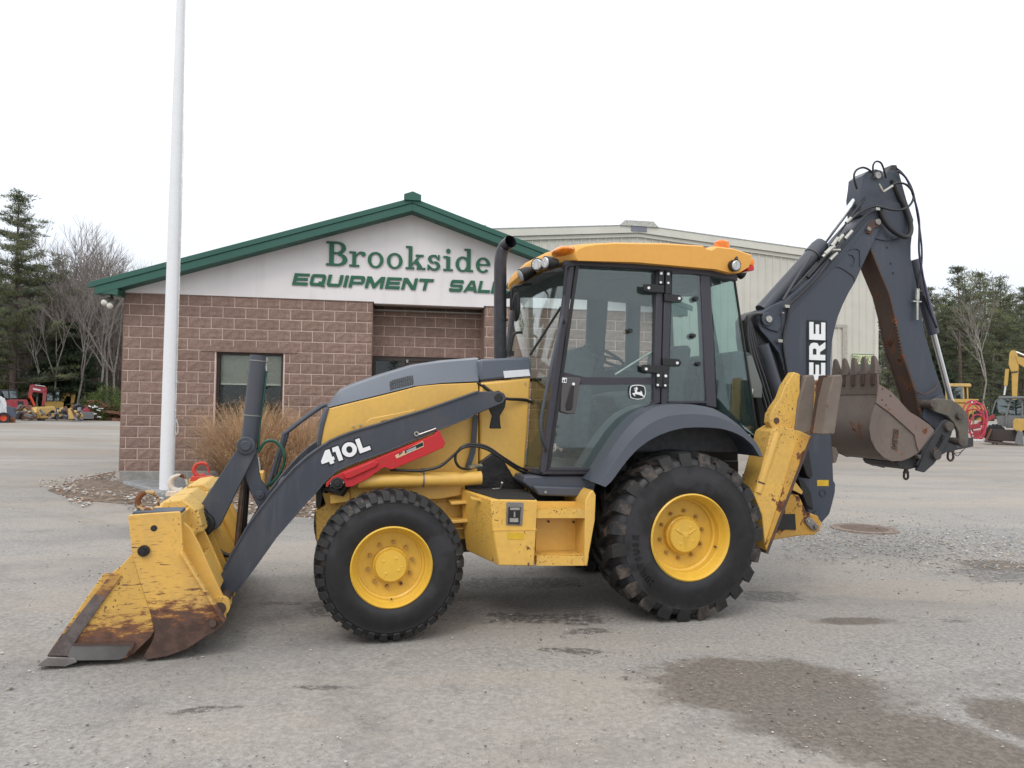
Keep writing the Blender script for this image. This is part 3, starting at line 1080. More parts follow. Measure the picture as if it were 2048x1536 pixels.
S_APEX = fs(822, 500)[0]
WIDTH = 2 * S_APEX
R0 = 11 * BW                                   # the recess with the entrance door
R1 = fs(969, 640)[0]
COURSE0 = BASE_Z + 0.17                        # concrete footing below the first course
ZT = COURSE0 + 16 * CH                         # top of the block work
RD = 0.5
win0, win1 = fs(431, 760)[0], fs(566, 760)[0]
wz0, wz1 = COURSE0 + 4 * CH + 0.02, COURSE0 + 11 * CH - 0.02

b = MB()
# wall cores, set back behind the blocks
b.box((0.012, 0.0, COURSE0), (win0, 0.22, ZT))
b.box((win1, 0.0, COURSE0), (R0 - 0.012, 0.22, ZT))
b.box((win0, 0.0, COURSE0), (win1, 0.22, wz0))
b.box((win0, 0.0, wz1), (win1, 0.22, ZT))
wall = b.obj('front_wall', MORTAR, office, smooth=0)
dz0 = fs(800, 712, RD)[1]
n1 = lay_blocks(wall, 0.0, R0, -0.002, COURSE0, 16, [(win0 - 0.02, win1 + 0.02, wz0, wz1 + 0.01)], first=0.10)
b = MB()
b.box((R1 + 0.012, 0.0, COURSE0), (WIDTH, 0.22, ZT))
wr = b.obj('front_wall', MORTAR, office, smooth=0)
n2 = lay_blocks(wr, R1, WIDTH, -0.002, COURSE0, 16, first=0.25)
b = MB()
b.box((R0 - 0.2, RD, dz0), (R1 + 0.2, RD + 0.2, ZT))
wm = b.obj('recess_wall', MORTAR, office, smooth=0)
rows = int((ZT - 0.02 - dz0) / CH)
n3 = lay_blocks(wm, R0, R1, RD - 0.002, ZT - 5 * CH, 5, first=0.22)
# side cheeks of the recess and the left flank
b = MB()
b.box((R0 - 0.012, 0.004, COURSE0), (R0 + 0.0, RD, ZT))
b.box((R1, 0.004, COURSE0), (R1 + 0.012, RD, ZT))
b.box((-0.002, 0.004, COURSE0), (0.012, 14, ZT))
b.obj('return_wall', BLOCK, office, smooth=0)
b = MB()
b.box((0.012, 14.0, BASE_Z), (WIDTH, 14.2, ZT))
b.box((WIDTH - 0.2, 0.22, BASE_Z), (WIDTH, 14, ZT))
b.obj('rear_wall', BLOCK, office, smooth=0)
CONC = plain('pale_concrete', (0.27, 0.26, 0.245), 0.9, var=0.2, scale=6, bmp=0.2)
b = MB()
b.box((0.02, -0.03, -0.1), (R0, 0.3, COURSE0 - 0.002))
b.box((R1, -0.03, -0.1), (WIDTH, 0.3, COURSE0 - 0.002))
b.box((R0 + 0.002, -0.6, -0.1), (R1 - 0.002, RD + 0.4, BASE_Z + 0.02))
b.obj('footing', CONC, office, bevel=0.01)
b = MB()
b.box((0.35, RD + 0.6, COURSE0 + 0.05), (WIDTH - 0.3, 6.0, COURSE0 + 0.06))
b.box((0.35, 3.4, COURSE0), (WIDTH - 0.3, 3.5, ZT - 0.1))
b.box((0.30, 0.3, ZT - 0.12), (WIDTH - 0.3, 6.0, ZT - 0.1))
b.obj('room_partition', plain('room_wall', (0.30, 0.29, 0.27), 0.9), office, smooth=0)

# window
gw = glass('window_glass', (0.92, 0.95, 0.93), 0.03)
fr = MB()
t_ = 0.05
for a, c_ in (((win0, 0.07, wz0), (win0 + t_, 0.13, wz1)), ((win1 - t_, 0.07, wz0), (win1, 0.13, wz1)), ((win0 + t_, 0.07, wz1 - t_), (win1 - t_, 0.13, wz1)), ((win0 + t_, 0.07, wz0), (win1 - t_, 0.13, wz0 + t_))):
    fr.box(a, c_)
wfr = fr.obj('window', BROWNF, office, bevel=0.004)
MB().box((win0 + t_, 0.095, wz0 + t_), (win1 - t_, 0.101, wz1 - t_)).obj('pane', gw, wfr)
BLIND = plain('blind', (0.50, 0.49, 0.44), 0.7, var=0.08)
zb = fs(500, 768, 0.16)[1]
sl = MB()
z = wz1 - t_ - 0.01
while z > zb:
    sl.add([(win0 + 0.06, 0.155, z), (win1 - 0.06, 0.155, z), (win1 - 0.06, 0.178, z - 0.030), (win0 + 0.06, 0.178, z - 0.030), (win0 + 0.06, 0.157, z - 0.002), (win1 - 0.06, 0.157, z - 0.002), (win1 - 0.06, 0.180, z - 0.032), (win0 + 0.06, 0.180, z - 0.032)],
           [(0, 1, 2, 3), (7, 6, 5, 4)])
    z -= 0.028
sl.box((win0 + 0.06, 0.15, zb - 0.02), (win1 - 0.06, 0.18, zb))
sl.obj('blind_slat', BLIND, wfr, kind='stuff', smooth=0)
for a_, c_ in ((437, 462), (530, 558)):
    u0, u1 = fs(a_ + 22, 790, 1.0)[0], fs(c_ + 8, 790, 1.0)[0]
    pf = MB().box((u0, 3.36, 1.62), (u1 + 0.25, 3.395, 2.05)).obj('picture_frame', plain('wood_frame', (0.05, 0.035, 0.03), 0.5), wfr)
sill = MB().box((win0 - 0.06, -0.045, wz0 - 0.19), (win1 + 0.06, 0.09, wz0 - 0.004)).obj('sill', plain('sill_stone', (0.26, 0.19, 0.165), 0.9), office, bevel=0.008)
MB().box((win0 - 0.25, -0.022, wz1 + 0.002), (win1 + 0.25, 0.06, wz1 + 0.10)).obj('lintel', BLOCK, office)

# entrance in the recess
dr0, dr1 = R0, R1
door = MB()
zt = dz0
fy0, fy1 = RD + 0.02, RD + 0.10
d1 = fs(806, 750, RD)[0]
for (a, c_) in ((dr0, dr0 + 0.07), (d1 - 0.04, d1 + 0.04), (dr1 - 0.07, dr1)):
    door.box((a, fy0, BASE_Z + 0.02), (c_, fy1, zt - 0.002))
door.box((dr0 + 0.07, fy0 + 0.002, zt - 0.10), (dr1 - 0.07, fy1 - 0.002, zt - 0.002))
door.box((dr0 + 0.07, fy0 + 0.002, BASE_Z + 0.02), (dr1 - 0.07, fy1 - 0.002, BASE_Z + 0.2))
dfr = door.obj('entrance_door', BROWNF, office, bevel=0.004)
MB().box((dr0 + 0.07, RD + 0.055, BASE_Z + 0.2), (d1 - 0.04, RD + 0.063, zt - 0.10)).obj('pane', glass('door_glass', (0.35, 0.38, 0.38), 0.05), dfr)
MB().box((d1 + 0.04, RD + 0.045, BASE_Z + 0.2), (dr1 - 0.07, RD + 0.075, zt - 0.10)).obj('door_leaf', paint('brown_door', (0.055, 0.030, 0.028), 0.4, 0.1), dfr)
MB().box((d1 + 0.06, RD - 0.02, zt - 0.13), (d1 + 0.10, RD + 0.02, zt - 0.07)).obj('door_closer', plain('steel_pale', (0.4, 0.4, 0.4), 0.35, 0.8), dfr)

# stucco gable: thick panel, lower over the recess
zl = ZT
zf = fs(860, 611)[1]
OFFG = -0.03
zap = fs(822, 428, -0.35)[1] - 0.02
zeave = fs(178, 565, -0.38)[1]
s_eave = fs(178, 565, -0.38)[0]
slope = (fs(822, 396, -0.38)[1] - zeave) / (S_APEX - s_eave)
def roofz(s, dz=0.0):
    return fs(822, 396, -0.38)[1] - slope * abs(s - S_APEX) + dz
g_ = MB()
hb = 0.245
pts = [(0.03, zl + 0.002), (R0 + 0.02, zl + 0.002), (R0 + 0.02, zf), (R1 - 0.02, zf), (R1 - 0.02, zl + 0.002), (WIDTH - 0.03, zl + 0.002), (WIDTH - 0.03, roofz(WIDTH) - hb + 0.05), (S_APEX, roofz(S_APEX) - hb + 0.05), (0.03, roofz(0.03) - hb + 0.05)]
g_.prism(pts, OFFG, 0.12)
g_.obj('gable', STUCCO, office, smooth=0)
MB().box((R0 + 0.03, 0.125, zf + 0.001), (R1 - 0.03, RD + 0.1, zf + 0.05)).obj('soffit', plain('soffit_pale', (0.42, 0.36, 0.31), 0.9), office)

# fascia boards: two steps with a bead between them
f1, f2 = MB(), MB()
for sgn in (-1, 1):
    e_ = S_APEX + sgn * (S_APEX - s_eave)
    def q(s, d):
        return (s, roofz(s, d))
    f1.prism([q(S_APEX, 0), q(e_, 0), q(e_, -0.10), q(S_APEX, -0.10)] if sgn < 0 else [q(S_APEX, 0), q(S_APEX, -0.10), q(e_, -0.10), q(e_, 0)], -0.42, -0.10 if False else -0.36)
    e2 = S_APEX + sgn * (S_APEX - s_eave - 0.10)
    f2.prism([q(S_APEX, -0.102), q(e2, -0.102), q(e2, -hb), q(S_APEX, -hb)] if sgn < 0 else [q(S_APEX, -0.102), q(S_APEX, -hb), q(e2, -hb), q(e2, -0.102)], -0.40, -0.345)
    # flat return box under the eave
    e3 = 0.02 if sgn < 0 else WIDTH - 0.02
    f2.prism([(e2, roofz(e2, -0.14)), (e3, roofz(e3, -hb - 0.002)), (e3, roofz(e2, -0.14) - 0.10), (e2, roofz(e2, -0.14) - 0.06)], -0.395, -0.04)
f1.obj('drip_trim', GREEN, office, bevel=0.006)
f2.obj('fascia', GREEN, office, bevel=0.004)
rf = MB()
for sgn in (-1, 1):
    e_ = S_APEX + sgn * (S_APEX - s_eave)
    A = [(S_APEX, roofz(S_APEX, 0.01)), (e_, roofz(e_, 0.01)), (e_, roofz(e_, -0.03)), (S_APEX, roofz(S_APEX, -0.03))]
    rf.prism(A, -0.36 + 0.002, 14.4)
roof = rf.obj('roof', GREEN, office, smooth=0)
so = MB()
for sgn in (-1, 1):
    e_ = S_APEX + sgn * (S_APEX - s_eave - 0.11)
    so.prism([(S_APEX, roofz(S_APEX, -hb + 0.03)), (e_, roofz(e_, -hb + 0.03)), (e_, roofz(e_, -hb + 0.015)), (S_APEX, roofz(S_APEX, -hb + 0.015))], -0.345, OFFG)
so.obj('eave_soffit', GREEN, office, smooth=0)
c_ = MB()
c_.prism([(S_APEX - 0.16, roofz(S_APEX) - 0.06), (S_APEX + 0.16, roofz(S_APEX) - 0.06), (S_APEX + 0.16, roofz(S_APEX) + 0.05), (S_APEX, roofz(S_APEX) + 0.11), (S_APEX - 0.16, roofz(S_APEX) + 0.05)], -0.46, -0.3)
c_.obj('ridge_cap', GREEN, roof, bevel=0.004)
vp = fs(968, 460, 2.0)
MB().tube([(vp[0], 2.0, vp[1] - 0.6), (vp[0], 2.0, vp[1] + 0.10)], 0.045, 10).obj('vent_pipe', plain('vent_grey', (0.12, 0.12, 0.12), 0.6), roof)
# little floodlights under the left eave and a camera under the ridge
fl = thing('flood_light', 'pair of round floodlights under the left green eave corner', 'floodlight', frame=OF)
a0 = OF.P(238, 588, -0.05)
b = MB()
b.box((a0[0] - 0.10, a0[1] - 0.22, a0[2] - 0.02), (a0[0] - 0.02, a0[1] - 0.14, a0[2] + 0.10))
b.tube([(a0[0] - 0.06, a0[1] - 0.18, a0[2]), (a0[0] - 0.06, a0[1] - 0.20, a0[2] - 0.10)], 0.02, 8)
b.obj('bracket', plain('dark_bronze', (0.035, 0.03, 0.028), 0.5), fl)
for (px, py, dx) in ((216, 601, -1), (227, 607, 1)):
    p_ = OF.P(px, py, -0.25)
    b = MB()
    b.tube([(p_[0] + 0.05, p_[1] + 0.08, p_[2] + 0.06), (p_[0], p_[1], p_[2]), (p_[0] - 0.03, p_[1] - 0.05, p_[2] - 0.04)], [0.03, 0.055, 0.075], 14)
    lp = b.obj('lamp_head', plain('lamp_bronze', (0.12, 0.115, 0.10), 0.5), fl)
    b = MB()
    b.ball((p_[0] - 0.035, p_[1] - 0.055, p_[2] - 0.045), (0.064, 0.045, 0.06), 12, 8)
    b.obj('lens', plain('lamp_lens', (0.55, 0.54, 0.48), 0.25), lp)
a0 = OF.P(817, 427, -0.05)
cm_ = MB().ball((a0[0], a0[1] - 0.03, a0[2]), 0.035, 10, 6).obj('security_camera', plain('dark_bronze', (0.03, 0.03, 0.03)), bevel=0)
place(cm_, OF)
tag(cm_, 'tiny dark security camera under the peak of the white gable', 'camera')

# ---------------------------------------------------------------- lettering on the gable
class Glyph:
    """flat glyph pieces; every piece stands a hair prouder than the one before so none share a plane"""
    def __init__(s, ox, oz, sc, w, fn=None, th=0.025):
        s.mb, s.ox, s.oz, s.sc, s.w, s.k, s.fn, s.th = MB(), ox, oz, sc, w, 0, fn, th
    def T(s, p):
        x, z = p
        if s.fn:
            return s.fn(x, z)
        return (s.ox + x * s.sc, s.oz + z * s.sc)
    def poly(s, pts):
        s.k += 1
        s.mb.prism([s.T(p) for p in pts], s.w - s.th - 0.0006 * s.k, s.w)
        return s
    def rect(s, x0, z0, x1, z1):
        return s.poly([(x0, z0), (x1, z0), (x1, z1), (x0, z1)])
    def arc(s, cx, cz, ro, ri, a0, a1, n=16):
        """elliptical ring piece; ro and ri are (rx, rz)"""
        s.k += 1
        vs, fs_ = [], []
        w0, w1 = s.w - s.th - 0.0006 * s.k, s.w
        for i in range(n + 1):
            a = R(a0 + (a1 - a0) * i / n)
            po = s.T((cx + ro[0] * math.cos(a), cz + ro[1] * math.sin(a)))
            pi_ = s.T((cx + ri[0] * math.cos(a), cz + ri[1] * math.sin(a)))
            vs += [(po[0], w0, po[1]), (pi_[0], w0, pi_[1]), (pi_[0], w1, pi_[1]), (po[0], w1, po[1])]
        for i in range(n):
            a, b_ = 4 * i, 4 * (i + 1)
            for j in range(4):
                fs_.append((a + j, a + (j + 1) % 4, b_ + (j + 1) % 4, b_ + j))
        if abs(a1 - a0) < 359:
            fs_ += [(0, 1, 2, 3), (4 * n + 3, 4 * n + 2, 4 * n + 1, 4 * n)]
        s.mb.add(vs, fs_)
        return s

def slab_letter(g, ch):
    """slab-serif letters, units: cap height 1"""
    if ch == 'B':
        g.rect(0.12, 0, 0.30, 1).rect(0, 0, 0.45, 0.085).rect(0, 0.915, 0.45, 1)
        g.arc(0.44, 0.745, (0.33, 0.255), (0.15, 0.17), -90, 90).arc(0.46, 0.26, (0.37, 0.26), (0.18, 0.175), -90, 90)
        g.rect(0.28, 0.49, 0.45, 0.565)
        return 0.90
    if ch == 'r':
        g.rect(0.12, 0, 0.27, 0.62).rect(0.0, 0, 0.40, 0.075).rect(0.0, 0.555, 0.2, 0.63)
        g.arc(0.47, 0.36, (0.21, 0.28), (0.19, 0.19), 60, 175).arc(0.56, 0.53, (0.085, 0.095), (0.0, 0.0), 0, 360)
        return 0.72
    if ch == 'o':
        g.arc(0.32, 0.315, (0.315, 0.335), (0.175, 0.26), 0, 360, 28)
        return 0.76
    if ch == 'k':
        g.rect(0.11, 0, 0.26, 0.97).rect(0, 0, 0.35, 0.075).rect(0, 0.90, 0.2, 0.975)
        g.poly([(0.26, 0.25), (0.50, 0.56), (0.60, 0.56), (0.26, 0.14)])
        g.poly([(0.33, 0.33), (0.46, 0.42), (0.70, 0.06), (0.52, 0.06)])
        g.rect(0.40, 0.55, 0.72, 0.625).rect(0.44, 0, 0.80, 0.075)
        return 0.86
    if ch == 's':
        g.arc(0.27, 0.47, (0.235, 0.185), (0.10, 0.105), 60, 270, 14).arc(0.29, 0.18, (0.25, 0.20), (0.11, 0.115), -120, 90, 14)
        g.rect(0.44, 0.43, 0.51, 0.65).rect(0.02, 0.0, 0.085, 0.22)
        g.poly([(0.04, 0.13), (0.2, 0.0), (0.24, 0.07), (0.09, 0.2)]).poly([(0.48, 0.50), (0.34, 0.655), (0.30, 0.59), (0.44, 0.45)])
        return 0.66
    if ch == 'i':
        g.rect(0.12, 0, 0.28, 0.60).rect(0.0, 0, 0.40, 0.075).rect(0.0, 0.55, 0.2, 0.625).arc(0.20, 0.84, (0.09, 0.10), (0, 0), 0, 360)
        return 0.50
    if ch == 'd':
        g.arc(0.30, 0.31, (0.30, 0.33), (0.155, 0.255), 0, 360, 28)
        g.rect(0.47, 0, 0.62, 0.97).rect(0.36, 0.90, 0.55, 0.975).rect(0.55, 0, 0.73, 0.075)
        return 0.84
    if ch == 'e':
        g.arc(0.30, 0.31, (0.30, 0.33), (0.155, 0.255), 8, 318, 24).rect(0.08, 0.29, 0.60, 0.355)
        return 0.70

SER = thing('gable_lettering', 'large green serif letters spelling Brookside on the white gable', 'lettering', frame=OF)
# the line of letters follows the wall; ends measured on the photo
sx0, sz0 = fs(652, 532, -0.03)
sx1, _ = fs(982, 545, -0.03)
_, sz1 = fs(652, 484, -0.03)
cap = sz1 - sz0
word = 'Brookside'
adv = []
for ch in word:
    g = Glyph(0, 0, 1, 0)
    adv.append(slab_letter(g, ch))
gap = 0.0
tot = sum(adv)
kx = (sx1 - sx0) / (tot - 0.06)
x = 0.0
for ch, a in zip(word, adv):
    ox = sx0 + x * kx
    g = Glyph(0, 0, 1, OFFG - 0.004, fn=lambda X, Z, ox=ox: (ox + X * kx, sz0 + 0.012 + Z * cap))
    slab_letter(g, ch)
    g.mb.obj('letter', GREEN_D, SER, smooth=40)
    x += a

def wide_letter(g, ch):
    """wide square sans capitals, unit height, drawn upright (sheared when placed)"""
    t, W, v = 0.25, 1.5, 0.34
    if ch == 'E':
        g.poly([(0, 0), (W, 0), (W, t), (v, t), (v, 0.40), (W * .94, 0.40), (W * .94, 0.62), (v, 0.62), (v, 1 - t + .02), (W, 1 - t + .02), (W, 1), (0, 1)])
        return W + .18
    def corner(pts_out, pts_in):
        pass
    if ch in 'QUO':
        r = 0.28
        if ch == 'Q':
            g.poly([(r, 0), (W - r, 0), (W - r, t), (r, t)]).poly([(r, 1 - t), (W - r, 1 - t), (W - r, 1), (r, 1)])
            g.rect(0, r, v, 1 - r).rect(W - v, r, W, 1 - r)
            g.arc(r, 1 - r, (r, r), (0, 0), 90, 180, 5).arc(W - r, 1 - r, (r, r), (0, 0), 0, 90, 5).arc(r, r, (r, r), (0, 0), 180, 270, 5).arc(W - r, r, (r, r), (0, 0), 270, 360, 5)
            g.poly([(W * .55, 0.38), (W * .8, 0.38), (W * 1.08, -0.06), (W * .82, -0.06)])
        else:
            g.rect(r, 0, W - r, t).rect(0, r, v, 1).rect(W - v, r, W, 1)
            g.arc(r, r, (r, r), (0, 0), 180, 270, 5).arc(W - r, r, (r, r), (0, 0), 270, 360, 5)
        return W + .2
    if ch == 'I':
        g.rect(0, 0, v, 1)
        return v + .2
    if ch == 'P':
        r = 0.26
        g.rect(0, 0, v, 1).rect(v, 1 - t, W - r, 1).rect(v, .28, W - r, .28 + t * .9)
        g.rect(W - v, .28 + r, W, 1 - r).arc(W - r, 1 - r, (r, r), (0, 0), 0, 90, 5).arc(W - r, .28 + r, (r, r), (0, 0), 270, 360, 5)
        return W + .16
    if ch == 'M':
        M_ = 1.85
        g.poly([(0, 0), (v, 0), (v, .62), (M_ / 2 - .12, 0), (M_ / 2 + .12, 0), (M_ - v, .62), (M_ - v, 0), (M_, 0), (M_, 1), (M_ - v - .1, 1), (M_ / 2, .42), (v + .1, 1), (0, 1)])
        return M_ + .2
    if ch == 'N':
        g.poly([(0, 0), (v, 0), (v, .68), (W - v - .1, 0), (W, 0), (W, 1), (W - v, 1), (W - v, .34), (v + .1, 1), (0, 1)])
        return W + .16
    if ch == 'T':
        g.poly([(W / 2 - v / 2, 0), (W / 2 + v / 2, 0), (W / 2 + v / 2, 1 - t), (W, 1 - t), (W, 1), (0, 1), (0, 1 - t), (W / 2 - v / 2, 1 - t)])
        return W + .12
    if ch == 'S':
        r = 0.2
        g.poly([(0, 0.28), (0, .12), (.14, 0), (W - .16, 0), (W, .14), (W, .48), (W - .14, .6), (v, .6), (v, 1 - t), (W - .28, 1 - t), (W - .28, .72), (W, .72), (W, .88), (W - .14, 1), (.16, 1), (0, .86), (0, .52), (.14, .40), (W - v, .40), (W - v, t), (v - .06, t), (v - .06, .28)])
        return W + .16
    if ch == 'A':
        g.poly([(0, 0), (.36, 0), (.46, .18), (1.16, .18), (1.26, 0), (1.62, 0), (1.06, 1), (.56, 1)] if False else [(0, 0), (.36, 0), (.56, .36), (1.06, .36), (1.0, .46), (.62, .46), (.81, .80), (1.26, 0), (1.62, 0), (1.04, 1), (.58, 1)])
        g.rect(.42, .16, 1.2, .37)
        return 1.66
    if ch == 'L':
        g.poly([(0, 0), (W * .95, 0), (W * .95, t), (v, t), (v, 1), (0, 1)])
        return W + .06

def word_row(text, p0, p1, top, parent, name='letter'):
    (a0, z0), (a1, _) = fs(*p0, OFFG), fs(*p1, OFFG)
    cp = fs(*top, OFFG)[1] - z0
    ad = []
    for ch in text:
        ad.append(wide_letter(Glyph(0, 0, 1, 0), ch))
    k = (a1 - a0 - 0.22 * cp) / (sum(ad) - 0.1)
    x = 0
    for ch, a in zip(text, ad):
        g = Glyph(0, 0, 1, OFFG - 0.004, fn=lambda X, Z, x=x: (a0 + (x + X) * k + Z * cp * 0.22, z0 + Z * cp), th=0.02)
        wide_letter(g, ch)
        g.mb.obj(name, GREEN_D, parent, smooth=40)
        x += a
SAN = thing('gable_lettering', 'smaller slanted green capitals spelling EQUIPMENT SALES under the serif word', 'lettering', frame=OF)
word_row('EQUIPMENT', (584, 570), (868, 582), (590, 546.5), SAN)
word_row('SALES', (897, 583), (1041, 590), (902, 559.5), SAN)

# ---------------------------------------------------------------- flagpole
g0 = ground(333, 984, 0.10)
fp = thing('flagpole', 'tall white flagpole in front of the block wall', 'flagpole', loc=(g0.x, g0.y, 0))
WHITE = paint('white_pole', (0.74, 0.75, 0.77), 0.35, 0.10, bumpy=0.0, dirtcol=(0.5, 0.5, 0.5))
pb = MB()
prof = [(0.112, -0.05), (0.112, 0.1), (0.112, 1.2), (0.106, 2.4), (0.098, 4.0), (0.088, 5.6), (0.076, 7.2), (0.064, 9.0), (0.05, 10.4)]
vs, fs_ = [], []
sg = 24
for r_, z_ in prof:
    vs += [(r_ * math.cos(2 * math.pi * k / sg), r_ * math.sin(2 * math.pi * k / sg), z_) for k in range(sg)]
for i in range(len(prof) - 1):
    for k in range(sg):
        fs_.append((i * sg + k, i * sg + (k + 1) % sg, (i + 1) * sg + (k + 1) % sg, (i + 1) * sg + k))
pb.add(vs, fs_)
pb.obj('pole', WHITE, fp)
pb = MB()
pb.lofts([[(rr * math.cos(2 * math.pi * k / 24), rr * math.sin(2 * math.pi * k / 24), zz) for k in range(24)] for rr, zz in ((0.24, 0.02), (0.24, 0.055), (0.16, 0.085), (0.125, 0.10))])
pb.obj('base_collar', WHITE, fp)
rp = MB()
rp.tube([(0.118, -0.02, 1.25), (0.120, -0.02, 2.0), (0.12, -0.02, 4.0), (0.105, -0.02, 6.0), (0.09, -0.02, 8.5)], 0.004, 5)
rp.tube([(0.125, -0.03, 1.3), (0.13, -0.03, 3.0), (0.13, -0.03, 5.6), (0.12, -0.02, 6.4)], 0.004, 5)
rp.obj('halyard', plain('rope_white', (0.6, 0.6, 0.58), 0.8), fp)
rp = MB()
rp.box((0.108, -0.02, 1.28), (0.135, 0.0, 1.31))
rp.tube([(0.115, -0.02, 1.30), (0.17, -0.02, 1.18), (0.15, -0.02, 1.05), (0.125, -0.02, 1.1), (0.14, -0.02, 1.28), (0.175, -0.03, 1.1), (0.135, -0.03, 1.02)], 0.006, 5, smooth=4)
rp.ball((0.12, -0.03, 1.42), 0.012, 8, 5)
rp.box((0.11, -0.02, 1.88), (0.15, 0.0, 1.92))
rp.obj('cleat', plain('cleat_grey', (0.5, 0.5, 0.5), 0.5, 0.3), fp)

# ---------------------------------------------------------------- planting bed, grasses, stones
def bed():
    """raised irregular bed of earth along the front of the office"""
    out_ = [ground(x_, y_) for x_, y_ in ((240, 938), (150, 962), (95, 980), (150, 1000), (230, 1006), (330, 1014), (420, 1022), (640, 1036), (900, 1046), (1300, 1050))]
    ins = [OF.O + OF.U * s_ + OF.W * 0.2 for s_ in (-0.3, -0.2, 0.0, 0.3, 0.9, 1.6, 2.4, 4.2, 6.2, 9.5)]
    vs, fs_ = [], []
    for n_, (a_, b_) in enumerate(zip(out_, ins)):
        for k, hh in ((0, 0.0), (0.12, 0.05), (0.4, 0.085), (1.0, 0.11)):
            vs.append((a_.x + (b_.x - a_.x) * k, a_.y + (b_.y - a_.y) * k, hh if n_ else -0.01))
    for i in range(len(out_) - 1):
        for j in range(3):
            a = i * 4 + j
            fs_.append((a, a + 4, a + 5, a + 1))
    me = bpy.data.meshes.new('planting_bed')
    me.from_pydata(vs, [], fs_)
    return link('planting_bed', me, plain('bed_earth', (0.155, 0.115, 0.085), 0.95, var=0.5, scale=9, bmp=0.6), smooth=180, kind='structure')
bed()
r_ = np.random.default_rng(21)
pts, sz = [], []
for k in range(9000):
    px, py = r_.uniform(80, 1250), r_.uniform(935, 1036)
    if py < 940 + max(0, 240 - px) * 0.12 or py > 985 + (px - 95) * 0.12 + 12 * math.sin(px * 0.05):
        continue
    if r_.uniform() > (0.95 if px < 345 else 0.5):
        continue
    g = ground(px, py, 0.08)
    loc = g - OF.O
    if loc.dot(OF.W) > -0.05 and loc.dot(OF.U) > 0:
        continue
    pts.append((g.x, g.y, 0.075 - 0.05 * (1 if py > 980 + (px - 95) * 0.12 else 0)))
    sz.append(min(r_.gamma(2.4, 0.0052) + 0.005, 0.034))
pebble_mesh('bed_gravel', np.array(pts), sz, [STONES[0], STONES[2], STONES[1], STONES[0], plain('leaf_litter', (0.19, 0.09, 0.05), 0.9)], 8)
g1 = ground(300, 980, 0.08)
b = MB()
oo = [ground(x_, y_, 0.1) for x_, y_ in ((243, 967), (322, 962), (420, 966), (430, 984), (370, 990), (322, 992), (292, 980), (268, 974))]
b.loft([(q.x, q.y, 0.05) for q in oo], [(q.x + 0.01, q.y + 0.02, 0.145) for q in oo])
tag(b.obj('stone_slab', plain('slab_grey', (0.22, 0.225, 0.23), 0.85, var=0.25, scale=5, bmp=0.4), bevel=0.02), 'flat grey stone slab lying at the foot of the white flagpole', 'stone slab')
b = MB()
oo = [ground(x_, y_, 0.1) for x_, y_ in ((560, 1002), (700, 1000), (1250, 1012), (1250, 1026), (700, 1016), (560, 1012))]

def grass_clump(name, cx, cy, n, H, rad, seed, label):
    r = np.random.default_rng(seed)
    a = r.uniform(0, 6.28, n)
    d = np.sqrt(r.uniform(0, 1, n)) * rad
    bx, by = cx + d * np.cos(a) * 0.45, cy + d * np.sin(a) * 0.45
    h = H * r.uniform(0.45, 1.08, n) * (1 - 0.22 * (d / rad) ** 2)
    lx = (d * np.cos(a) * 0.75 + r.normal(0, 0.20, n))
    ly = (d * np.sin(a) * 0.75 + r.normal(0, 0.13, n))
    w_ = r.uniform(0.0018, 0.0042, n)
    ca, sa = np.cos(a + 1.3), np.sin(a + 1.3)
    V = []
    for f, g, ww in ((0.0, 0.0, 1), (0.45, 0.22, 1.0), (0.8, 0.62, 0.8), (1.0, 1.0, 0.2)):
        z = h * (f if f < 1 else 0.985)
        for s in (-1, 1):
            V.append(np.stack([bx + lx * g + ca * w_ * ww * s, by + ly * g + sa * w_ * ww * s, z + 0.05], 1))
    V = np.stack(V, 1)
    F = np.array([(0, 1, 3, 2), (2, 3, 5, 4), (4, 5, 7, 6)])
    Fs = F[None] + (np.arange(n) * 8)[:, None, None]
    verts = V.reshape(-1, 3)
    faces = Fs.reshape(-1, 4).tolist()
    # feathery seed heads
    ns = int(n * 0.9)
    k = r.integers(0, n, ns * 7)
    tt = r.uniform(0.72, 1.02, ns * 7)
    base = np.stack([bx[k] + lx[k] * tt ** 2, by[k] + ly[k] * tt ** 2, h[k] * tt + 0.05], 1) + r.normal(0, 0.022, (ns * 7, 3))
    dr = r.normal(0, 1, (ns * 7, 3))
    dr[:, 2] = np.abs(dr[:, 2])
    dr /= np.linalg.norm(dr, axis=1)[:, None]
    q = np.cross(dr, r.normal(0, 1, (ns * 7, 3)))
    q /= np.linalg.norm(q, axis=1)[:, None]
    T = np.stack([base - q * 0.0022, base + q * 0.0022, base + dr * 0.034], 1).reshape(-1, 3)
    n0 = len(verts)
    faces += (np.arange(len(T)).reshape(-1, 3) + n0).tolist()
    me = bpy.data.meshes.new(name)
    me.from_pydata(np.concatenate([verts, T]).tolist(), [], faces)
    m = [plain('dry_grass', (0.52, 0.34, 0.185), 0.8, var=0.3, scale=3), plain('dry_grass_pale', (0.62, 0.46, 0.30), 0.8, var=0.2, scale=3), plain('dry_grass_rust', (0.40, 0.23, 0.125), 0.8, var=0.2, scale=3)]
    for q_ in m:
        me.materials.append(q_)
    me.polygons.foreach_set('material_index', np.concatenate([np.repeat(r.integers(0, 3, n), 3), r.integers(0, 3, ns * 7)]).tolist())
    o = bpy.data.objects.new(name, me)
    COL.objects.link(o)
    tag(o, label, 'ornamental grass')
    return o
gg = OF.O + OF.U * (fs(505, 900, -0.75)[0]) - OF.W * 0.75
grass_clump('dry_grass', gg.x, gg.y, 3800, 1.58, 1.0, 3, 'dry tan ornamental grass below the office window, left of the handrail')
gg = OF.O + OF.U * (fs(600, 900, -0.8)[0]) - OF.W * 0.8
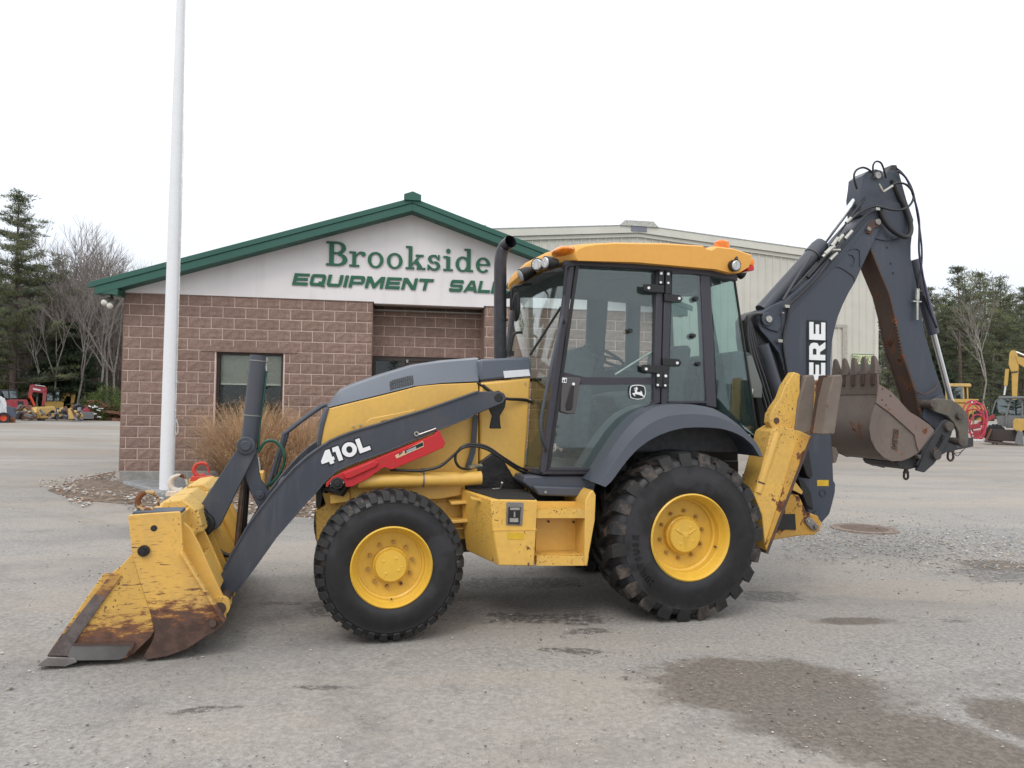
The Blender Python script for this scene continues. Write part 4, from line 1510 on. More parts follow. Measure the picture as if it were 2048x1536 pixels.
grass_clump('dry_grass', gg.x, gg.y, 2400, 1.38, 0.82, 4, 'second tan grass clump, behind the green hose loop by the hood')

# ================================================================ WAREHOUSE
WX, WY = by_px(1750, 29.0), 29.0
WF = Frame(WX, WY, FYAW)
ware = thing('warehouse', 'large cream ribbed-metal warehouse behind the office and the cab', 'building', frame=WF)
def wf(px, py, w_=0.0):
    return WF.p(px, py, w_)
CREAM = plain('cream_panel', (0.52, 0.505, 0.45), 0.55, var=0.05, scale=1.2)
CREAM_T = plain('cream_trim', (0.56, 0.55, 0.49), 0.5, var=0.05, scale=1.2)
uR = 0.0
uA, zA = wf(1275, 455)
zE = wf(1600, 500)[1] + (wf(1600, 500)[0] - uR) * 0
sl_ = (zA - wf(1600, 501)[1]) / (wf(1600, 501)[0] - uA)
uL = uA - (uR - uA) * 1.0
def wz(u):
    return zA - sl_ * abs(u - uA)
# ribbed sheets, each about a metre wide, every sheet a part of its own
sheet = 0.915
u = uR
dsu0, dsz = wf(1664, 655)[0], wf(1664, 655)[1]
dsu1 = wf(1692, 655)[0]
k = 0
openings = [(dsu0 - 3.4, dsu1, dsz)]
def ribbed(u0, u1, z0, zf_, y=0.0):
    """a sheet with raised ribs every 305 mm; top follows the roof"""
    xs = []
    x = u1
    while x > u0 + 1e-4:
        for dx, d in ((0, 0), (0.02, -0.032), (0.06, -0.032), (0.08, 0), (0.305, 0)):
            xs.append((max(x - dx, u0), d))
        x -= 0.305
    out_ = []
    for a, d in xs:
        if not out_ or abs(out_[-1][0] - a) > 1e-5:
            out_.append((a, d))
    vs, fs_ = [], []
    for a, d in out_:
        vs += [(a, y + d, z0), (a, y + d, zf_(a))]
    for i in range(len(out_) - 1):
        fs_.append((2 * i, 2 * i + 2, 2 * i + 3, 2 * i + 1))
    b_ = MB()
    b_.add(vs, fs_)
    n0 = len(out_)
    back = [(out_[0][0], y + 0.01, z0), (out_[0][0], y + 0.01, zf_(out_[0][0])), (out_[-1][0], y + 0.01, z0), (out_[-1][0], y + 0.01, zf_(out_[-1][0]))]
    b_.add(back, [(0, 1, 3, 2)])
    return b_
while u > uL:
    u0 = max(u - sheet, uL)
    zbot = 0.0
    for (o0, o1, oz) in openings:
        if u - 0.2 < o1 and u0 + 0.2 > o0:
            zbot = oz
    ribbed(u0 + 0.002, u - 0.002, zbot, lambda a: wz(a) - 0.3).obj('wall_panel', CREAM, ware, smooth=0)
    u = u0
b = MB()
b.box((uL + 0.02, 0.05, 0), (dsu0 - 3.4, 0.2, wz(uL) - 0.4))
b.box((uL + 0.02, 24.8, 0), (uR - 0.02, 25.0, wz(uL) - 0.4))
b.box((uR - 0.15, 0.05, 0), (uR - 0.02, 24.8, wz(uR) - 0.4))
b.box((uL + 0.02, 0.2, 0), (uL + 0.15, 24.8, wz(uL) - 0.4))
b.obj('inner_wall', CREAM, ware, smooth=0)
b = MB()
b.box((uR - 0.02, -0.05, 0), (uR + 0.12, 0.1, wz(uR) - 0.1))
b.obj('corner_trim', CREAM_T, ware)
b = MB()
for (a, c_) in ((uA, uR + 0.2), (uA, uL - 0.2)):
    P_ = [(a, wz(a) + 0.05), (c_, wz(c_) + 0.05), (c_, wz(c_) - 0.22), (a, wz(a) - 0.22)]
    b.prism(P_, -0.16, 0.02)
rk = b.obj('rake_trim', CREAM_T, ware)
b = MB()
for (a, c_) in ((uA, uR + 0.2), (uA, uL - 0.2)):
    P_ = [(a, wz(a) - 0.23), (c_, wz(c_) - 0.23), (c_, wz(c_) - 0.36), (a, wz(a) - 0.36)]
    b.prism(P_, -0.08, 0.0)
b.obj('rake_trim', CREAM_T, ware)
b = MB()
for (a, c_) in ((uA, uR + 0.2), (uA, uL - 0.2)):
    b.prism([(a, wz(a) + 0.08), (c_, wz(c_) + 0.08), (c_, wz(c_) + 0.052), (a, wz(a) + 0.052)], -0.18, 25.2)
b.obj('roof', plain('roof_sheet', (0.42, 0.43, 0.41), 0.5, 0.2), ware, smooth=0)
MB().prism([(uA - 0.75, zA + 0.0), (uA + 0.75, zA + 0.0), (uA + 0.55, zA + 0.20), (uA - 0.55, zA + 0.20)], -0.22, 3.0).obj('ridge_vent', plain('vent_pale', (0.42, 0.42, 0.39), 0.6), ware)
MB().box((uA - 0.30, -0.19, zA - 0.18), (uA + 0.30, -0.161, zA + 0.0)).obj('name_plate', plain('plate_grey', (0.17, 0.18, 0.22), 0.5), ware)
# door opening with white roll door set back
MB().box((dsu0 - 3.4, 0.32, 0), (dsu1, 0.36, dsz)).obj('roll_door', plain('door_white', (0.68, 0.69, 0.70), 0.45, var=0.05), ware)
b = MB()
b.box((dsu1 - 0.18, -0.06, 0), (dsu1 + 0.02, 0.3, dsz + 0.12))
b.box((dsu0 - 3.4, -0.058, dsz), (dsu1 - 0.182, 0.3, dsz + 0.12))
b.obj('door_trim', plain('trim_tan', (0.36, 0.34, 0.30), 0.6), ware)
# TRUCKS sign
a_, z0_ = wf(1702, 745)
c_, z1_ = wf(1745, 709)
sg = thing('truck_sign', 'cream and green TRUCKS sign on the warehouse wall behind the bucket teeth', 'sign', frame=WF)
MB().box((a_, -0.065, z0_), (c_, -0.035, z1_)).obj('board', plain('sign_cream', (0.62, 0.60, 0.36), 0.5, var=0.04), sg)
SGN = plain('sign_green', (0.02, 0.15, 0.09), 0.5, var=0.05)
MB().box((a_ + 0.03, -0.0685, z0_ + 0.03), (c_ - 0.03, -0.065, z0_ + (z1_ - z0_) * 0.46)).obj('green_field', SGN, sg)
b = MB()
t_ = 0.022
for A_, B_ in (((a_, z0_), (c_, z0_ + t_)), ((a_, z1_ - t_), (c_, z1_)), ((a_, z0_ + t_), (a_ + t_, z1_ - t_)), ((c_ - t_, z0_ + t_), (c_, z1_ - t_))):
    b.box((A_[0], -0.074, A_[1]), (B_[0], -0.066, B_[1]))
b.obj('border', SGN, sg)

def text_obj(name, body, size, mat, parent, loc, rot=(R(90), 0, 0), extrude=0.002, sx=1.0, shear=0.0, bold=0.0, align='CENTER'):
    cu = bpy.data.curves.new(name, 'FONT')
    cu.body = body
    cu.size = size
    cu.extrude = extrude
    cu.offset = bold
    cu.shear = shear
    cu.align_x = align
    cu.align_y = 'CENTER'
    tmp = bpy.data.objects.new(name, cu)
    COL.objects.link(tmp)
    dg = bpy.context.evaluated_depsgraph_get()
    dg.update()
    me = bpy.data.meshes.new_from_object(tmp.evaluated_get(dg))
    bpy.data.objects.remove(tmp)
    me.materials.clear()
    me.materials.append(mat)
    o = bpy.data.objects.new(name, me)
    COL.objects.link(o)
    o.parent = parent
    o.location = loc
    o.rotation_euler = rot
    o.scale = (sx, 1, 1)
    return o
text_obj('lettering', 'TRUCKS', (z1_ - z0_) * 0.52, SGN, sg, ((a_ + c_) / 2, -0.069, z0_ + (z1_ - z0_) * 0.70), sx=0.60)
MB().box(((a_ + c_) / 2 - 0.12, -0.071, z0_ + (z1_ - z0_) * 0.2), ((a_ + c_) / 2 + 0.12, -0.0687, z0_ + (z1_ - z0_) * 0.27)).obj('arrow_bar', plain('sign_cream', (0.6, 0.6, 0.4)), sg)

# ================================================================ BACKHOE LOADER
MYAW = math.atan2(0.55, 2.06)
# origin: on the ground under the near front tyre's outer face
_g = ground(783, 1287)
MF = Frame(_g.x, _g.y, MYAW)
def mp(px, py, w_=0.0):
    return MF.p(px, py, w_)
def P3(px, py, w_=0.0):
    return MF.P(px, py, w_)
def PL(pts, w_=0.0):
    return MF.poly(pts, w_)
BH = thing('backhoe_loader', 'large yellow and charcoal backhoe loader parked side-on in front of the office', 'backhoe loader', frame=MF)

YEL = (0.72, 0.43, 0.088)
Y_BODY = paint('yellow_body', YEL, 0.34, 0.22, rust=0.0, coat=0.25, dirtcol=(0.36, 0.24, 0.10))
Y_WORN = paint('yellow_worn', (0.70, 0.42, 0.085), 0.42, 0.45, rust=0.12, rs=5, chips=0.12, dirtcol=(0.34, 0.22, 0.09))
Y_BUCKET = paint('yellow_bucket', (0.70, 0.41, 0.09), 0.42, 0.50, rust=0.12, rs=6, scratch=0.9, chips=0.22, low=(0.17, 0.42), lowcol=(0.060, 0.034, 0.026), dirtcol=(0.36, 0.24, 0.11))
Y_CLAM = paint('yellow_clam', (0.62, 0.37, 0.08), 0.42, 0.35, rust=0.10, scratch=0.5, chips=0.2, low=(0.06, 0.33), lowcol=(0.085, 0.045, 0.033), dirtcol=(0.30, 0.18, 0.10))
Y_RUSTY = paint('yellow_rusty', (0.58, 0.31, 0.04), 0.5, 0.4, rust=0.62, rs=5, chips=0.7)
Y_ROOF = paint('yellow_roof', (0.70, 0.35, 0.065), 0.5, 0.12, bumpy=0.02, dirtcol=(0.5, 0.3, 0.12))
Y_RIM = paint('yellow_rim', (0.70, 0.42, 0.045), 0.36, 0.22, coat=0.2, dirtcol=(0.38, 0.25, 0.08), bumpy=0.0)
GREY = paint('charcoal_paint', (0.038, 0.046, 0.064), 0.36, 0.30, scuff=0.35, coat=0.15, dirtcol=(0.10, 0.095, 0.09))
GREYB = paint('charcoal_boom', (0.040, 0.050, 0.072), 0.40, 0.2, rust=0.0, scuff=0.4, dirtcol=(0.085, 0.078, 0.072))
GREYH = paint('hood_grey', (0.090, 0.105, 0.133), 0.32, 0.10, coat=0.35, bumpy=0.0, dirtcol=(0.14, 0.145, 0.16))
GREYF = paint('fender_grey', (0.058, 0.067, 0.087), 0.40, 0.2, bumpy=0.02, dirtcol=(0.12, 0.12, 0.125))
FRAMEC = paint('cab_frame_grey', (0.036, 0.034, 0.046), 0.38, 0.2, bumpy=0.0, dirtcol=(0.09, 0.085, 0.09))
BLACK = plain('black_plastic', (0.012, 0.012, 0.013), 0.45)
GREASE = plain('black_grease', (0.010, 0.009, 0.009), 0.35, var=0.5, bmp=0.6)
HOSE = plain('hose_black', (0.014, 0.014, 0.016), 0.38)
HOSEP = plain('hose_violet', (0.030, 0.020, 0.060), 0.4)
HOSEG = plain('hose_green', (0.010, 0.075, 0.050), 0.4)
STEEL = plain('bright_steel', (0.62, 0.62, 0.62), 0.18, 0.9, var=0.05)
STEELW = plain('worn_steel', (0.24, 0.22, 0.21), 0.45, 0.5, var=0.25, scale=8)
FIT = plain('zinc_fitting', (0.45, 0.44, 0.40), 0.3, 0.8, var=0.15)
RED = paint('red_lock', (0.50, 0.012, 0.018), 0.42, 0.15, bumpy=0.0, chips=0.15, dirtcol=(0.30, 0.05, 0.05))
RUSTB = paint('rusty_bucket', (0.125, 0.098, 0.086), 0.58, 0.6, rust=0.16, rs=3, dirtcol=(0.20, 0.165, 0.135), chips=0.3)
RUSTD = paint('rust_brown', (0.070, 0.040, 0.030), 0.6, 0.5, rust=0.38, rs=6, dirtcol=(0.10, 0.075, 0.06))
COUPL = paint('coupler_black', (0.024, 0.026, 0.030), 0.5, 0.45, rust=0.03, rs=6, dirtcol=(0.07, 0.062, 0.055))
PADB = paint('pad_dirty', (0.15, 0.12, 0.10), 0.85, 0.6, rust=0.08, dirtcol=(0.24, 0.205, 0.17), bumpy=0.2)
GL = glass('cab_glass', (0.86, 0.93, 0.915), 0.062)
GLD = glass('cab_glass_dark', (0.78, 0.88, 0.865), 0.055)
DECALW = plain('decal_white', (0.78, 0.79, 0.80), 0.5, var=0.02)
DECALD = plain('decal_dark', (0.006, 0.012, 0.012), 0.45)

# ---------------------------------------------------------------- wheels
def tyre_mat():
    m, t, b = new_mat('tyre_rubber')
    c = coords(t)
    n = noise(t, c, 2.0, 4)
    f = noise(t, c, 14.0, 5, 0.6)
    col = mix(t, maprange(t, f, 0.3, 0.7), (0.007, 0.007, 0.008), (0.013, 0.0125, 0.013))
    sh = maprange(t, n, 0.52, 0.57, 0.0, 1.0)
    col = mix(t, math_(t, 'MULTIPLY', sh, 0.6), col, (0.030, 0.030, 0.036))
    col = mix(t, maprange(t, noise(t, c, 6.0, 7, 0.7), 0.52, 0.75, 0.0, 0.5), col, (0.036, 0.031, 0.028))
    t.links.new(col, b.inputs['Base Color'])
    t.links.new(maprange(t, n, 0.42, 0.6, 0.34, 0.62), b.inputs['Roughness'])
    bump(t, b, f, 0.12, 0.004)
    return m
def tread_mat(name, dust):
    m, t, b = new_mat(name)
    c = coords(t)
    n = noise(t, c, 5.0, 6, 0.65)
    col = mix(t, maprange(t, n, 0.62 - dust * 0.3, 0.72), (0.014, 0.014, 0.0145), (0.115, 0.088, 0.070))
    t.links.new(col, b.inputs['Base Color'])
    b.inputs['Roughness'].default_value = 0.7
    bump(t, b, noise(t, c, 25, 5), 0.5, 0.008)
    return m
TYRE = tyre_mat()
TREADF, TREADR = tread_mat('tread_front', 0.15), tread_mat('tread_rear', 0.42)

def make_wheel(kind, u, z, w0, width, Rt, rim, lugs, lug_h, slant, tmat, flip=False, depth=0.12, hubr=0.1, name='wheel', hub_out=0.0):
    """lug tyre about an axis along w; w0 is the outer face, flip turns it to face the far side"""
    s = -1 if flip else 1
    root = bpy.data.objects.new(name, None)
    COL.objects.link(root)
    root.parent = BH
    Rc = Rt - lug_h
    sh = 0.055 * Rt / 0.5
    # carcass
    prof = [(rim * 1.0, 0.045), (rim * 1.04, 0.02), (rim * 1.10, 0.008), (rim + (Rc - rim) * 0.32, -0.004), (rim + (Rc - rim) * 0.55, 0.0), (rim + (Rc - rim) * 0.74, 0.012), (rim + (Rc - rim) * 0.79, 0.010), (rim + (Rc - rim) * 0.80, 0.018), (rim + (Rc - rim) * 0.9, 0.028),
            (Rc - 0.012, sh * 0.8), (Rc, sh * 1.5), (Rc + 0.006, width * 0.5), (Rc, width - sh * 1.5), (Rc - 0.012, width - sh * 0.8), (rim + (Rc - rim) * 0.8, width - 0.018), (rim + (Rc - rim) * 0.5, width), (rim * 1.08, width - 0.01), (rim, width - 0.05)]
    b = MB()
    b.lathe([(r_, w0 + s * h_) for r_, h_ in prof], u, z, 0, 96)
    ty = b.obj('tyre', TYRE, root, smooth=50)
    # raised ring and bead line on the sidewall
    # lugs: from the shoulder flank over the crown to just past the middle
    b = MB()
    for side in (0, 1):
        for k in range(lugs):
            a0 = 2 * math.pi * (k + 0.5 * side) / lugs
            pitch = 2 * math.pi / lugs
            if kind == 'R4':
                st = [(rim + (Rc - rim) * 0.78, 0.008, 0.0, 0.66), (Rc - 0.035, sh * 0.2, 0.0, 0.70), (Rt - 0.010, sh * 0.50, 0.0, 0.66), (Rt, sh * 1.0, 0.05, 0.60), (Rt + 0.002, width * 0.34, 0.40 * slant, 0.44), (Rt + 0.003, width * 0.56, 0.95 * slant, 0.34)]
            else:
                st = [(rim + (Rc - rim) * 0.83, 0.014, 0.0, 0.50), (Rc - 0.03, sh * 0.2, 0.0, 0.60), (Rt - 0.016, sh * 0.55, 0.0, 0.64), (Rt - 0.003, sh * 1.2, 0.02, 0.64), (Rt, width * 0.30, 0.15 * slant, 0.55), (Rt, width * 0.50, 0.45 * slant, 0.42)]
            A = []
            for (r_, h_, da, wd) in st:
                h2 = h_ if side == 0 else width - h_
                ww = w0 + s * h2
                inner_r = max(min(r_ - 0.03, Rc - 0.004), rim + (Rc - rim) * 0.74)
                hin = h_ + (0.03 if r_ < Rc else 0.0)
                win = w0 + s * (hin if side == 0 else width - hin)
                ring = []
                for (rr, dd, www) in ((inner_r, -0.5, win), (r_, -0.42, ww), (r_, 0.42, ww), (inner_r, 0.5, win)):
                    a = a0 + (da + dd * wd) * pitch
                    ring.append((u + rr * math.cos(a), www, z + rr * math.sin(a)))
                A.append(ring)
            b.lofts(A)
    b.obj('tread_lug', tmat, root, bevel=0.0, smooth=0, kind='stuff')
    # rim: flange, drop well, dish and hub
    ri = rim
    prof = [(ri * 1.075, 0.022), (ri * 1.085, 0.006), (ri * 1.05, -0.003), (ri * 1.02, 0.010), (ri * 0.985, 0.028), (ri * 0.95, depth * 0.45), (ri * 0.925, depth * 0.50), (ri * 0.905, depth * 0.80), (ri * 0.86, depth * 0.86), (ri * 0.845, depth * 1.0), (ri * 0.72, depth * 1.02), (hubr * 1.25, depth * 1.04), (hubr * 1.1, depth * 1.03)]
    b = MB()
    b.lathe([(r_, w0 + s * h_) for r_, h_ in prof], u, z, 0, 96)
    b.lathe([(r_, w0 + s * (width - h_)) for r_, h_ in prof[:9]] , u, z, 0, 48)
    rimo = b.obj('rim', Y_RIM, root, smooth=30)
    b = MB()
    prof = [(hubr * 1.12, depth * 1.05), (hubr * 1.10, depth * 0.75), (hubr * 1.02, depth * 0.70), (hubr, hub_out + 0.012), (hubr * 0.95, hub_out), (hubr * 0.25, hub_out - 0.004), (0.001, hub_out - 0.004)]
    b.lathe([(r_, w0 + s * h_) for r_, h_ in prof], u, z, 0, 48)
    for k in range(4):
        a = math.pi / 4 + k * math.pi / 2 + 0.2
        b.ball((u + hubr * 0.55 * math.cos(a), w0 + s * hub_out, z + hubr * 0.55 * math.sin(a)), (hubr * 0.13, 0.006, hubr * 0.13), 10, 6)
    if kind == 'R4':
        b.ball((u, w0 + s * hub_out, z), (hubr * 0.26, 0.010, hubr * 0.26), 14, 6)
        for a in (-90, 30, 150):
            c_, d_ = math.cos(R(a)), math.sin(R(a))
            b.tube([(u + hubr * 0.2 * c_, w0 + s * hub_out, z + hubr * 0.2 * d_), (u + hubr * 0.78 * c_, w0 + s * hub_out, z + hubr * 0.78 * d_)], [0.012, 0.006], 8)
    else:
        b.tube([(u - hubr * 0.5, w0 + s * hub_out, z - hubr * 0.75), (u - hubr * 0.1, w0 + s * hub_out, z - hubr * 0.25), (u + hubr * 0.75, w0 + s * hub_out, z - hubr * 0.05)], 0.0035, 6, smooth=5)
    b.obj('hub', Y_RIM, root, smooth=30)
    nb = 10
    for k in range(nb):
        a = 2 * math.pi * (k + 0.3) / nb
        rb = (ri * 0.72 + hubr * 1.12) / 2
        cu, cz = u + rb * math.cos(a), z + rb * math.sin(a)
        wb = w0 + s * depth * 1.03
        b = MB()
        b.prism([(cu + 0.014 * math.cos(i * math.pi / 3), cz + 0.014 * math.sin(i * math.pi / 3)) for i in range(6)], min(wb, wb - s * 0.02), max(wb, wb - s * 0.02))
        b.disc_w(cu, cz, min(wb - s * 0.02, wb - s * 0.034), max(wb - s * 0.02, wb - s * 0.034), 0.008, 8)
        b.obj('wheel_nut', paint('nut_dirty', (0.42, 0.24, 0.05), 0.5, 0.5, rust=0.4), root, smooth=0)
    # valve
    a = R(-88) if kind != 'R4' else R(-20)
    b = MB()
    b.tube([(u + ri * 0.9 * math.cos(a), w0 + s * depth * 0.7, z + ri * 0.9 * math.sin(a)), (u + ri * 0.86 * math.cos(a), w0 + s * depth * 0.35, z + ri * 0.86 * math.sin(a))], 0.005, 6)
    b.obj('valve', RUSTD, root)
    return root

fu, fz = mp(784, 1134.5)
fz = abs(fz)
ru, rz = mp(1383, 1077)
make_wheel('F', fu, 0.498, 0.0, 0.35, 0.503, 0.252, 34, 0.026, 1.0, TREADF, depth=0.125, hubr=0.108, hub_out=0.055)
make_wheel('F', fu, 0.498, 2.2, 0.35, 0.503, 0.252, 34, 0.026, 1.0, TREADF, flip=True, depth=0.125, hubr=0.108, hub_out=0.055)
make_wheel('R4', ru, 0.628, 0.0, 0.50, 0.634, 0.300, 23, 0.040, 1.0, TREADR, depth=0.165, hubr=0.128, hub_out=0.09)
make_wheel('R4', ru, 0.628, 2.2, 0.50, 0.634, 0.300, 23, 0.040, 1.0, TREADR, flip=True, depth=0.165, hubr=0.128, hub_out=0.09)
# raised words on the rear sidewall
rw = [o for o in BH.children if o.name.startswith('wheel')][2]
for i, ch in enumerate('MULTIUSE'):
    a = R(224 - i * 6.6)
    rr = 0.445
    text_obj('sidewall_letter', ch, 0.062, plain('raised_rubber', (0.012, 0.012, 0.012), 0.3), rw, (ru + rr * math.cos(a), -0.006, 0.628 + rr * math.sin(a)), rot=(R(90), -(a - math.pi / 2), 0), extrude=0.004, bold=0.002)
# axles
b = MB()
b.tube([(fu, 0.13, 0.498), (fu, 2.07, 0.498)], 0.085, 16)
b.box((fu - 0.14, 0.85, 0.36), (fu + 0.14, 1.35, 0.66))
b.tube([(ru, 0.18, 0.628), (ru, 2.02, 0.628)], 0.12, 16)
b.obj('axle', Y_WORN, BH)

# ---------------------------------------------------------------- main frame
b = MB()
b.prism(PL([(640, 975), (1060, 962), (1062, 1075), (935, 1078), (700, 1096), (634, 1106), (631, 1022), (652, 1010)], 0.60), 0.60, 1.60)
b.obj('front_frame', Y_WORN, BH, bevel=0.01)
b = MB()
b.prism(PL([(700, 968), (925, 963), (925, 990), (880, 998), (700, 1006)], 0.52), 0.52, 0.60)
b.prism(PL([(660, 990), (700, 984), (700, 1004), (660, 1008)], 0.5), 0.5, 0.6)
b.obj('side_rail', Y_BODY, BH, bevel=0.006)
for y_ in (1003, 1040):
    MB().prism(PL([(900, y_), (938, y_ - 3), (940, y_ + 3), (901, y_ + 6)], 0.45), 0.42, 0.60).obj('step_bracket', Y_BODY, BH, bevel=0.004)
b = MB()
b.tube([P3(905, 1058, .5), P3(928, 1056, .5), P3(932, 1070, .5)], 0.008, 6)
b.obj('frame_loop', Y_BODY, BH, bevel=0.004)
b = MB()
b.prism([(ru - 1.2, 0.55), (ru + 0.35, 0.55), (ru + 0.62, 0.45), (ru + 0.78, 0.45), (ru + 0.78, 1.15), (ru - 0.2, 1.15), (ru - 0.25, 0.95), (ru - 1.2, 0.95)], 0.62, 1.58)
b.obj('rear_frame', BLACK, BH, bevel=0.01)
b = MB()
b.prism([(fu + 0.3, 0.42), (ru - 0.2, 0.42), (ru - 0.2, 0.7), (fu + 0.3, 0.7)], 0.8, 1.4)
b.obj('transmission', RUSTD, BH, bevel=0.02)

# ---------------------------------------------------------------- hood
HW0, HW1 = 0.62, 1.58
bot = PL([(656, 815), (700, 804), (770, 787), (837, 770), (880, 766), (957, 762.5)], HW0)
HS = 0.13                                     # the side leans in towards the top
topw = PL([(656, 814), (668, 796), (681, 783), (700, 775), (760, 754), (830, 733), (885, 724.5), (957, 718.5)], HW0 + HS)
def at_line(line, u_):
    q = sorted(line)
    for (a, c), (d, e) in zip(q[:-1], q[1:]):
        if u_ <= d:
            return c + (e - c) * (u_ - a) / max(d - a, 1e-6)
    return q[-1][1]
bot = [(bot[0][0] + (bot[-1][0] - bot[0][0]) * (u_ - topw[0][0]) / (topw[-1][0] - topw[0][0]), 0) for u_, _ in topw] and [(ub_, at_line(bot, ub_)) for ub_ in [bot[0][0] + (bot[-1][0] - bot[0][0]) * (u_ - topw[0][0]) / (topw[-1][0] - topw[0][0]) for u_, _ in topw]]
def hring(wb, wt, dz):
    k = [0, .35, .8, 1, 1, 1, 1, 1]
    return [(u_, wb + (wt - wb) * k_, z_ + dz * k_) for (u_, z_), k_ in zip(topw, k)] + [(u_, wb, z_) for u_, z_ in reversed(bot)]
rg = [hring(HW0, HW0 + HS, 0.0), hring(HW0 + .02, HW0 + HS + .03, 0.012), hring(HW0 + .15, HW0 + HS + .12, 0.022), hring(1.10, 1.10, 0.030), hring(HW1 - .15, HW1 - HS - .12, 0.022), hring(HW1 - .02, HW1 - HS - .03, 0.012), hring(HW1, HW1 - HS, 0.0)]
hb_ = MB().lofts(rg, False)
nh = len(rg[0])
for base, flip in ((0, False), ((len(rg) - 1) * nh, True)):
    for i in range(7):
        f_ = (base + i, base + i + 1, base + nh - 2 - i, base + nh - 1 - i)
        hb_.f.append(f_[::-1] if flip else f_)
hb_.obj('hood', GREYH, BH, smooth=28)
# cowl behind the hood
b = MB()
b.prism(PL([(960, 718.5), (1040, 714), (1061, 714), (1064, 752.5), (1010, 757), (960, 762.5)], HW0 - 0.01), HW0 - 0.01, HW1 + 0.01)
cowl = b.obj('cowl', GREYH, BH, bevel=0.018, seg=3)
b = MB()
b.prism(PL([(1007, 742), (1058, 738.5), (1061, 751.5), (1009, 756)], HW0 - 0.018), HW0 - 0.016, HW0 - 0.0105)
b.obj('paper_notice', plain('paper_white', (0.72, 0.73, 0.76), 0.6, var=0.03), cowl)
# louvres
def hlean(u_, z_):
    def at_(line):
        q = sorted(line)
        for (a, c), (d, e) in zip(q[:-1], q[1:]):
            if a <= u_ <= d:
                return c + (e - c) * (u_ - a) / max(d - a, 1e-6)
        return q[-1][1]
    zb_, zt_ = at_(bot), at_(topw)
    return HS * min(max((z_ - zb_) / (zt_ - zb_), 0), 1)
lv = MB()
bzl = mp(800, 780, HW0)[1]
for r_ in (0, 1):
    for k in range(11):
        x0 = 781 + k * 4.35
        ya = 760.5 - k * 1.12 + r_ * 10.2 - (1.5 if k in (0, 10) else 0) * (0 if r_ else -1)
        q = PL([(x0 + 0.9, ya), (x0 + 3.6, ya - 0.7), (x0 + 2.4, ya + 7.8), (x0 - 0.4, ya + 8.5)], HW0 - 0.003)
        lv.loft(*[[(u_, HW0 + hlean(u_, z_) + dw, z_) for u_, z_ in q] for dw in (-0.007, 0.01)])
lv.obj('louvre', BLACK, BH, kind='stuff', smooth=0)
# yellow side panel with recess, and the tall cowl side panel
b = MB()
b.prism(PL([(656, 817), (700, 806), (770, 789), (837, 772), (880, 768), (957, 765), (957, 960), (760, 968), (642, 975), (636, 900), (648, 850)], HW0), HW0, HW1)
b.obj('engine_panel', Y_BODY, BH, bevel=0.008)
b = MB()
b.prism(PL([(960, 765), (1062, 755), (1056, 860), (1049, 962), (1014, 958), (991, 936), (960, 936)], HW0 - 0.012), HW0 - 0.012, HW1 + 0.01)
b.obj('tower_panel', Y_BODY, BH, bevel=0.02, seg=3)
b = MB()
b.prism(PL([(731, 852), (734, 842), (742, 836), (790, 827), (832, 818), (820, 845), (740, 862)], HW0 - 0.004), HW0 - 0.004, HW0 + 0.02)
b.obj('panel_emboss', Y_BODY, BH, bevel=0.006)
b = MB()
b.prism(PL([(762, 842), (800, 834), (835, 827), (835, 840), (764, 852)], HW0 - 0.008), HW0 - 0.008, HW0 + 0.02)
b.obj('vent_opening', BLACK, BH)
b = MB()
for px, py in ((707, 853), (721, 850), (1051, 767), (1051, 797), (1019, 940)):
    u_, z_ = mp(px, py, HW0 - 0.02)
    b.disc_w(u_, z_, HW0 - 0.02, HW0, 0.007, 10)
b.obj('bolt_head', FIT, BH, kind='stuff')
b = MB()
for px, py in ((1000, 804), (980, 905)):
    pass
b.prism(PL([(980, 795), (985, 784), (997, 781), (1007, 786), (1012, 800), (1010, 815), (1000, 832), (1001, 850), (1003, 857), (979, 857), (980, 850), (984, 832), (975, 812)], HW0 - 0.02), HW0 - 0.02, HW0)
b.obj('arm_socket', BLACK, BH, bevel=0.006)
b = MB()
b.prism(PL([(947, 830), (957, 830), (951, 905), (941, 935), (931, 935), (942, 900)], HW0 - 0.05), HW0 - 0.05, HW0 - 0.02)
b.obj('tower_strut', GREY, BH)
# black front frame of the grille, face and far parts
b = MB()
b.prism(PL([(653, 816), (659, 816), (648, 852), (641, 893), (634, 893), (640, 850)], HW0 - 0.01), HW0 - 0.01, HW1 + 0.01)
b.obj('grille_frame', GREYF, BH, bevel=0.006)
b = MB()
b.prism(PL([(636, 893), (646, 893), (646, 985), (640, 1015), (632, 1015)], HW0), HW0 - 0.02, HW1)
b.obj('radiator_guard', BLACK, BH)
# greasy pocket where the lift cylinder roots
b = MB()
gp = PL([(985, 905), (1003, 912), (1016, 935), (1030, 958), (1048, 966), (1050, 985), (930, 985), (930, 968), (955, 955), (958, 925)], HW0 - 0.03)
b.prism(gp, HW0 - 0.03, HW0 + 0.1)
b.obj('greasy_pocket', GREASE, BH, bevel=0.01)
# tubular guard in front of the hood
for w_ in (HW0 + 0.04, HW1 - 0.04):
    pts = [P3(px, py, HW0 + 0.04) for px, py in ((655, 811), (640, 815), (574, 864), (566, 878), (537, 972))]
    MB().tube([(p[0], w_, p[2]) for p in pts], 0.016, 10, smooth=3).obj('tube_guard', GREY, BH)

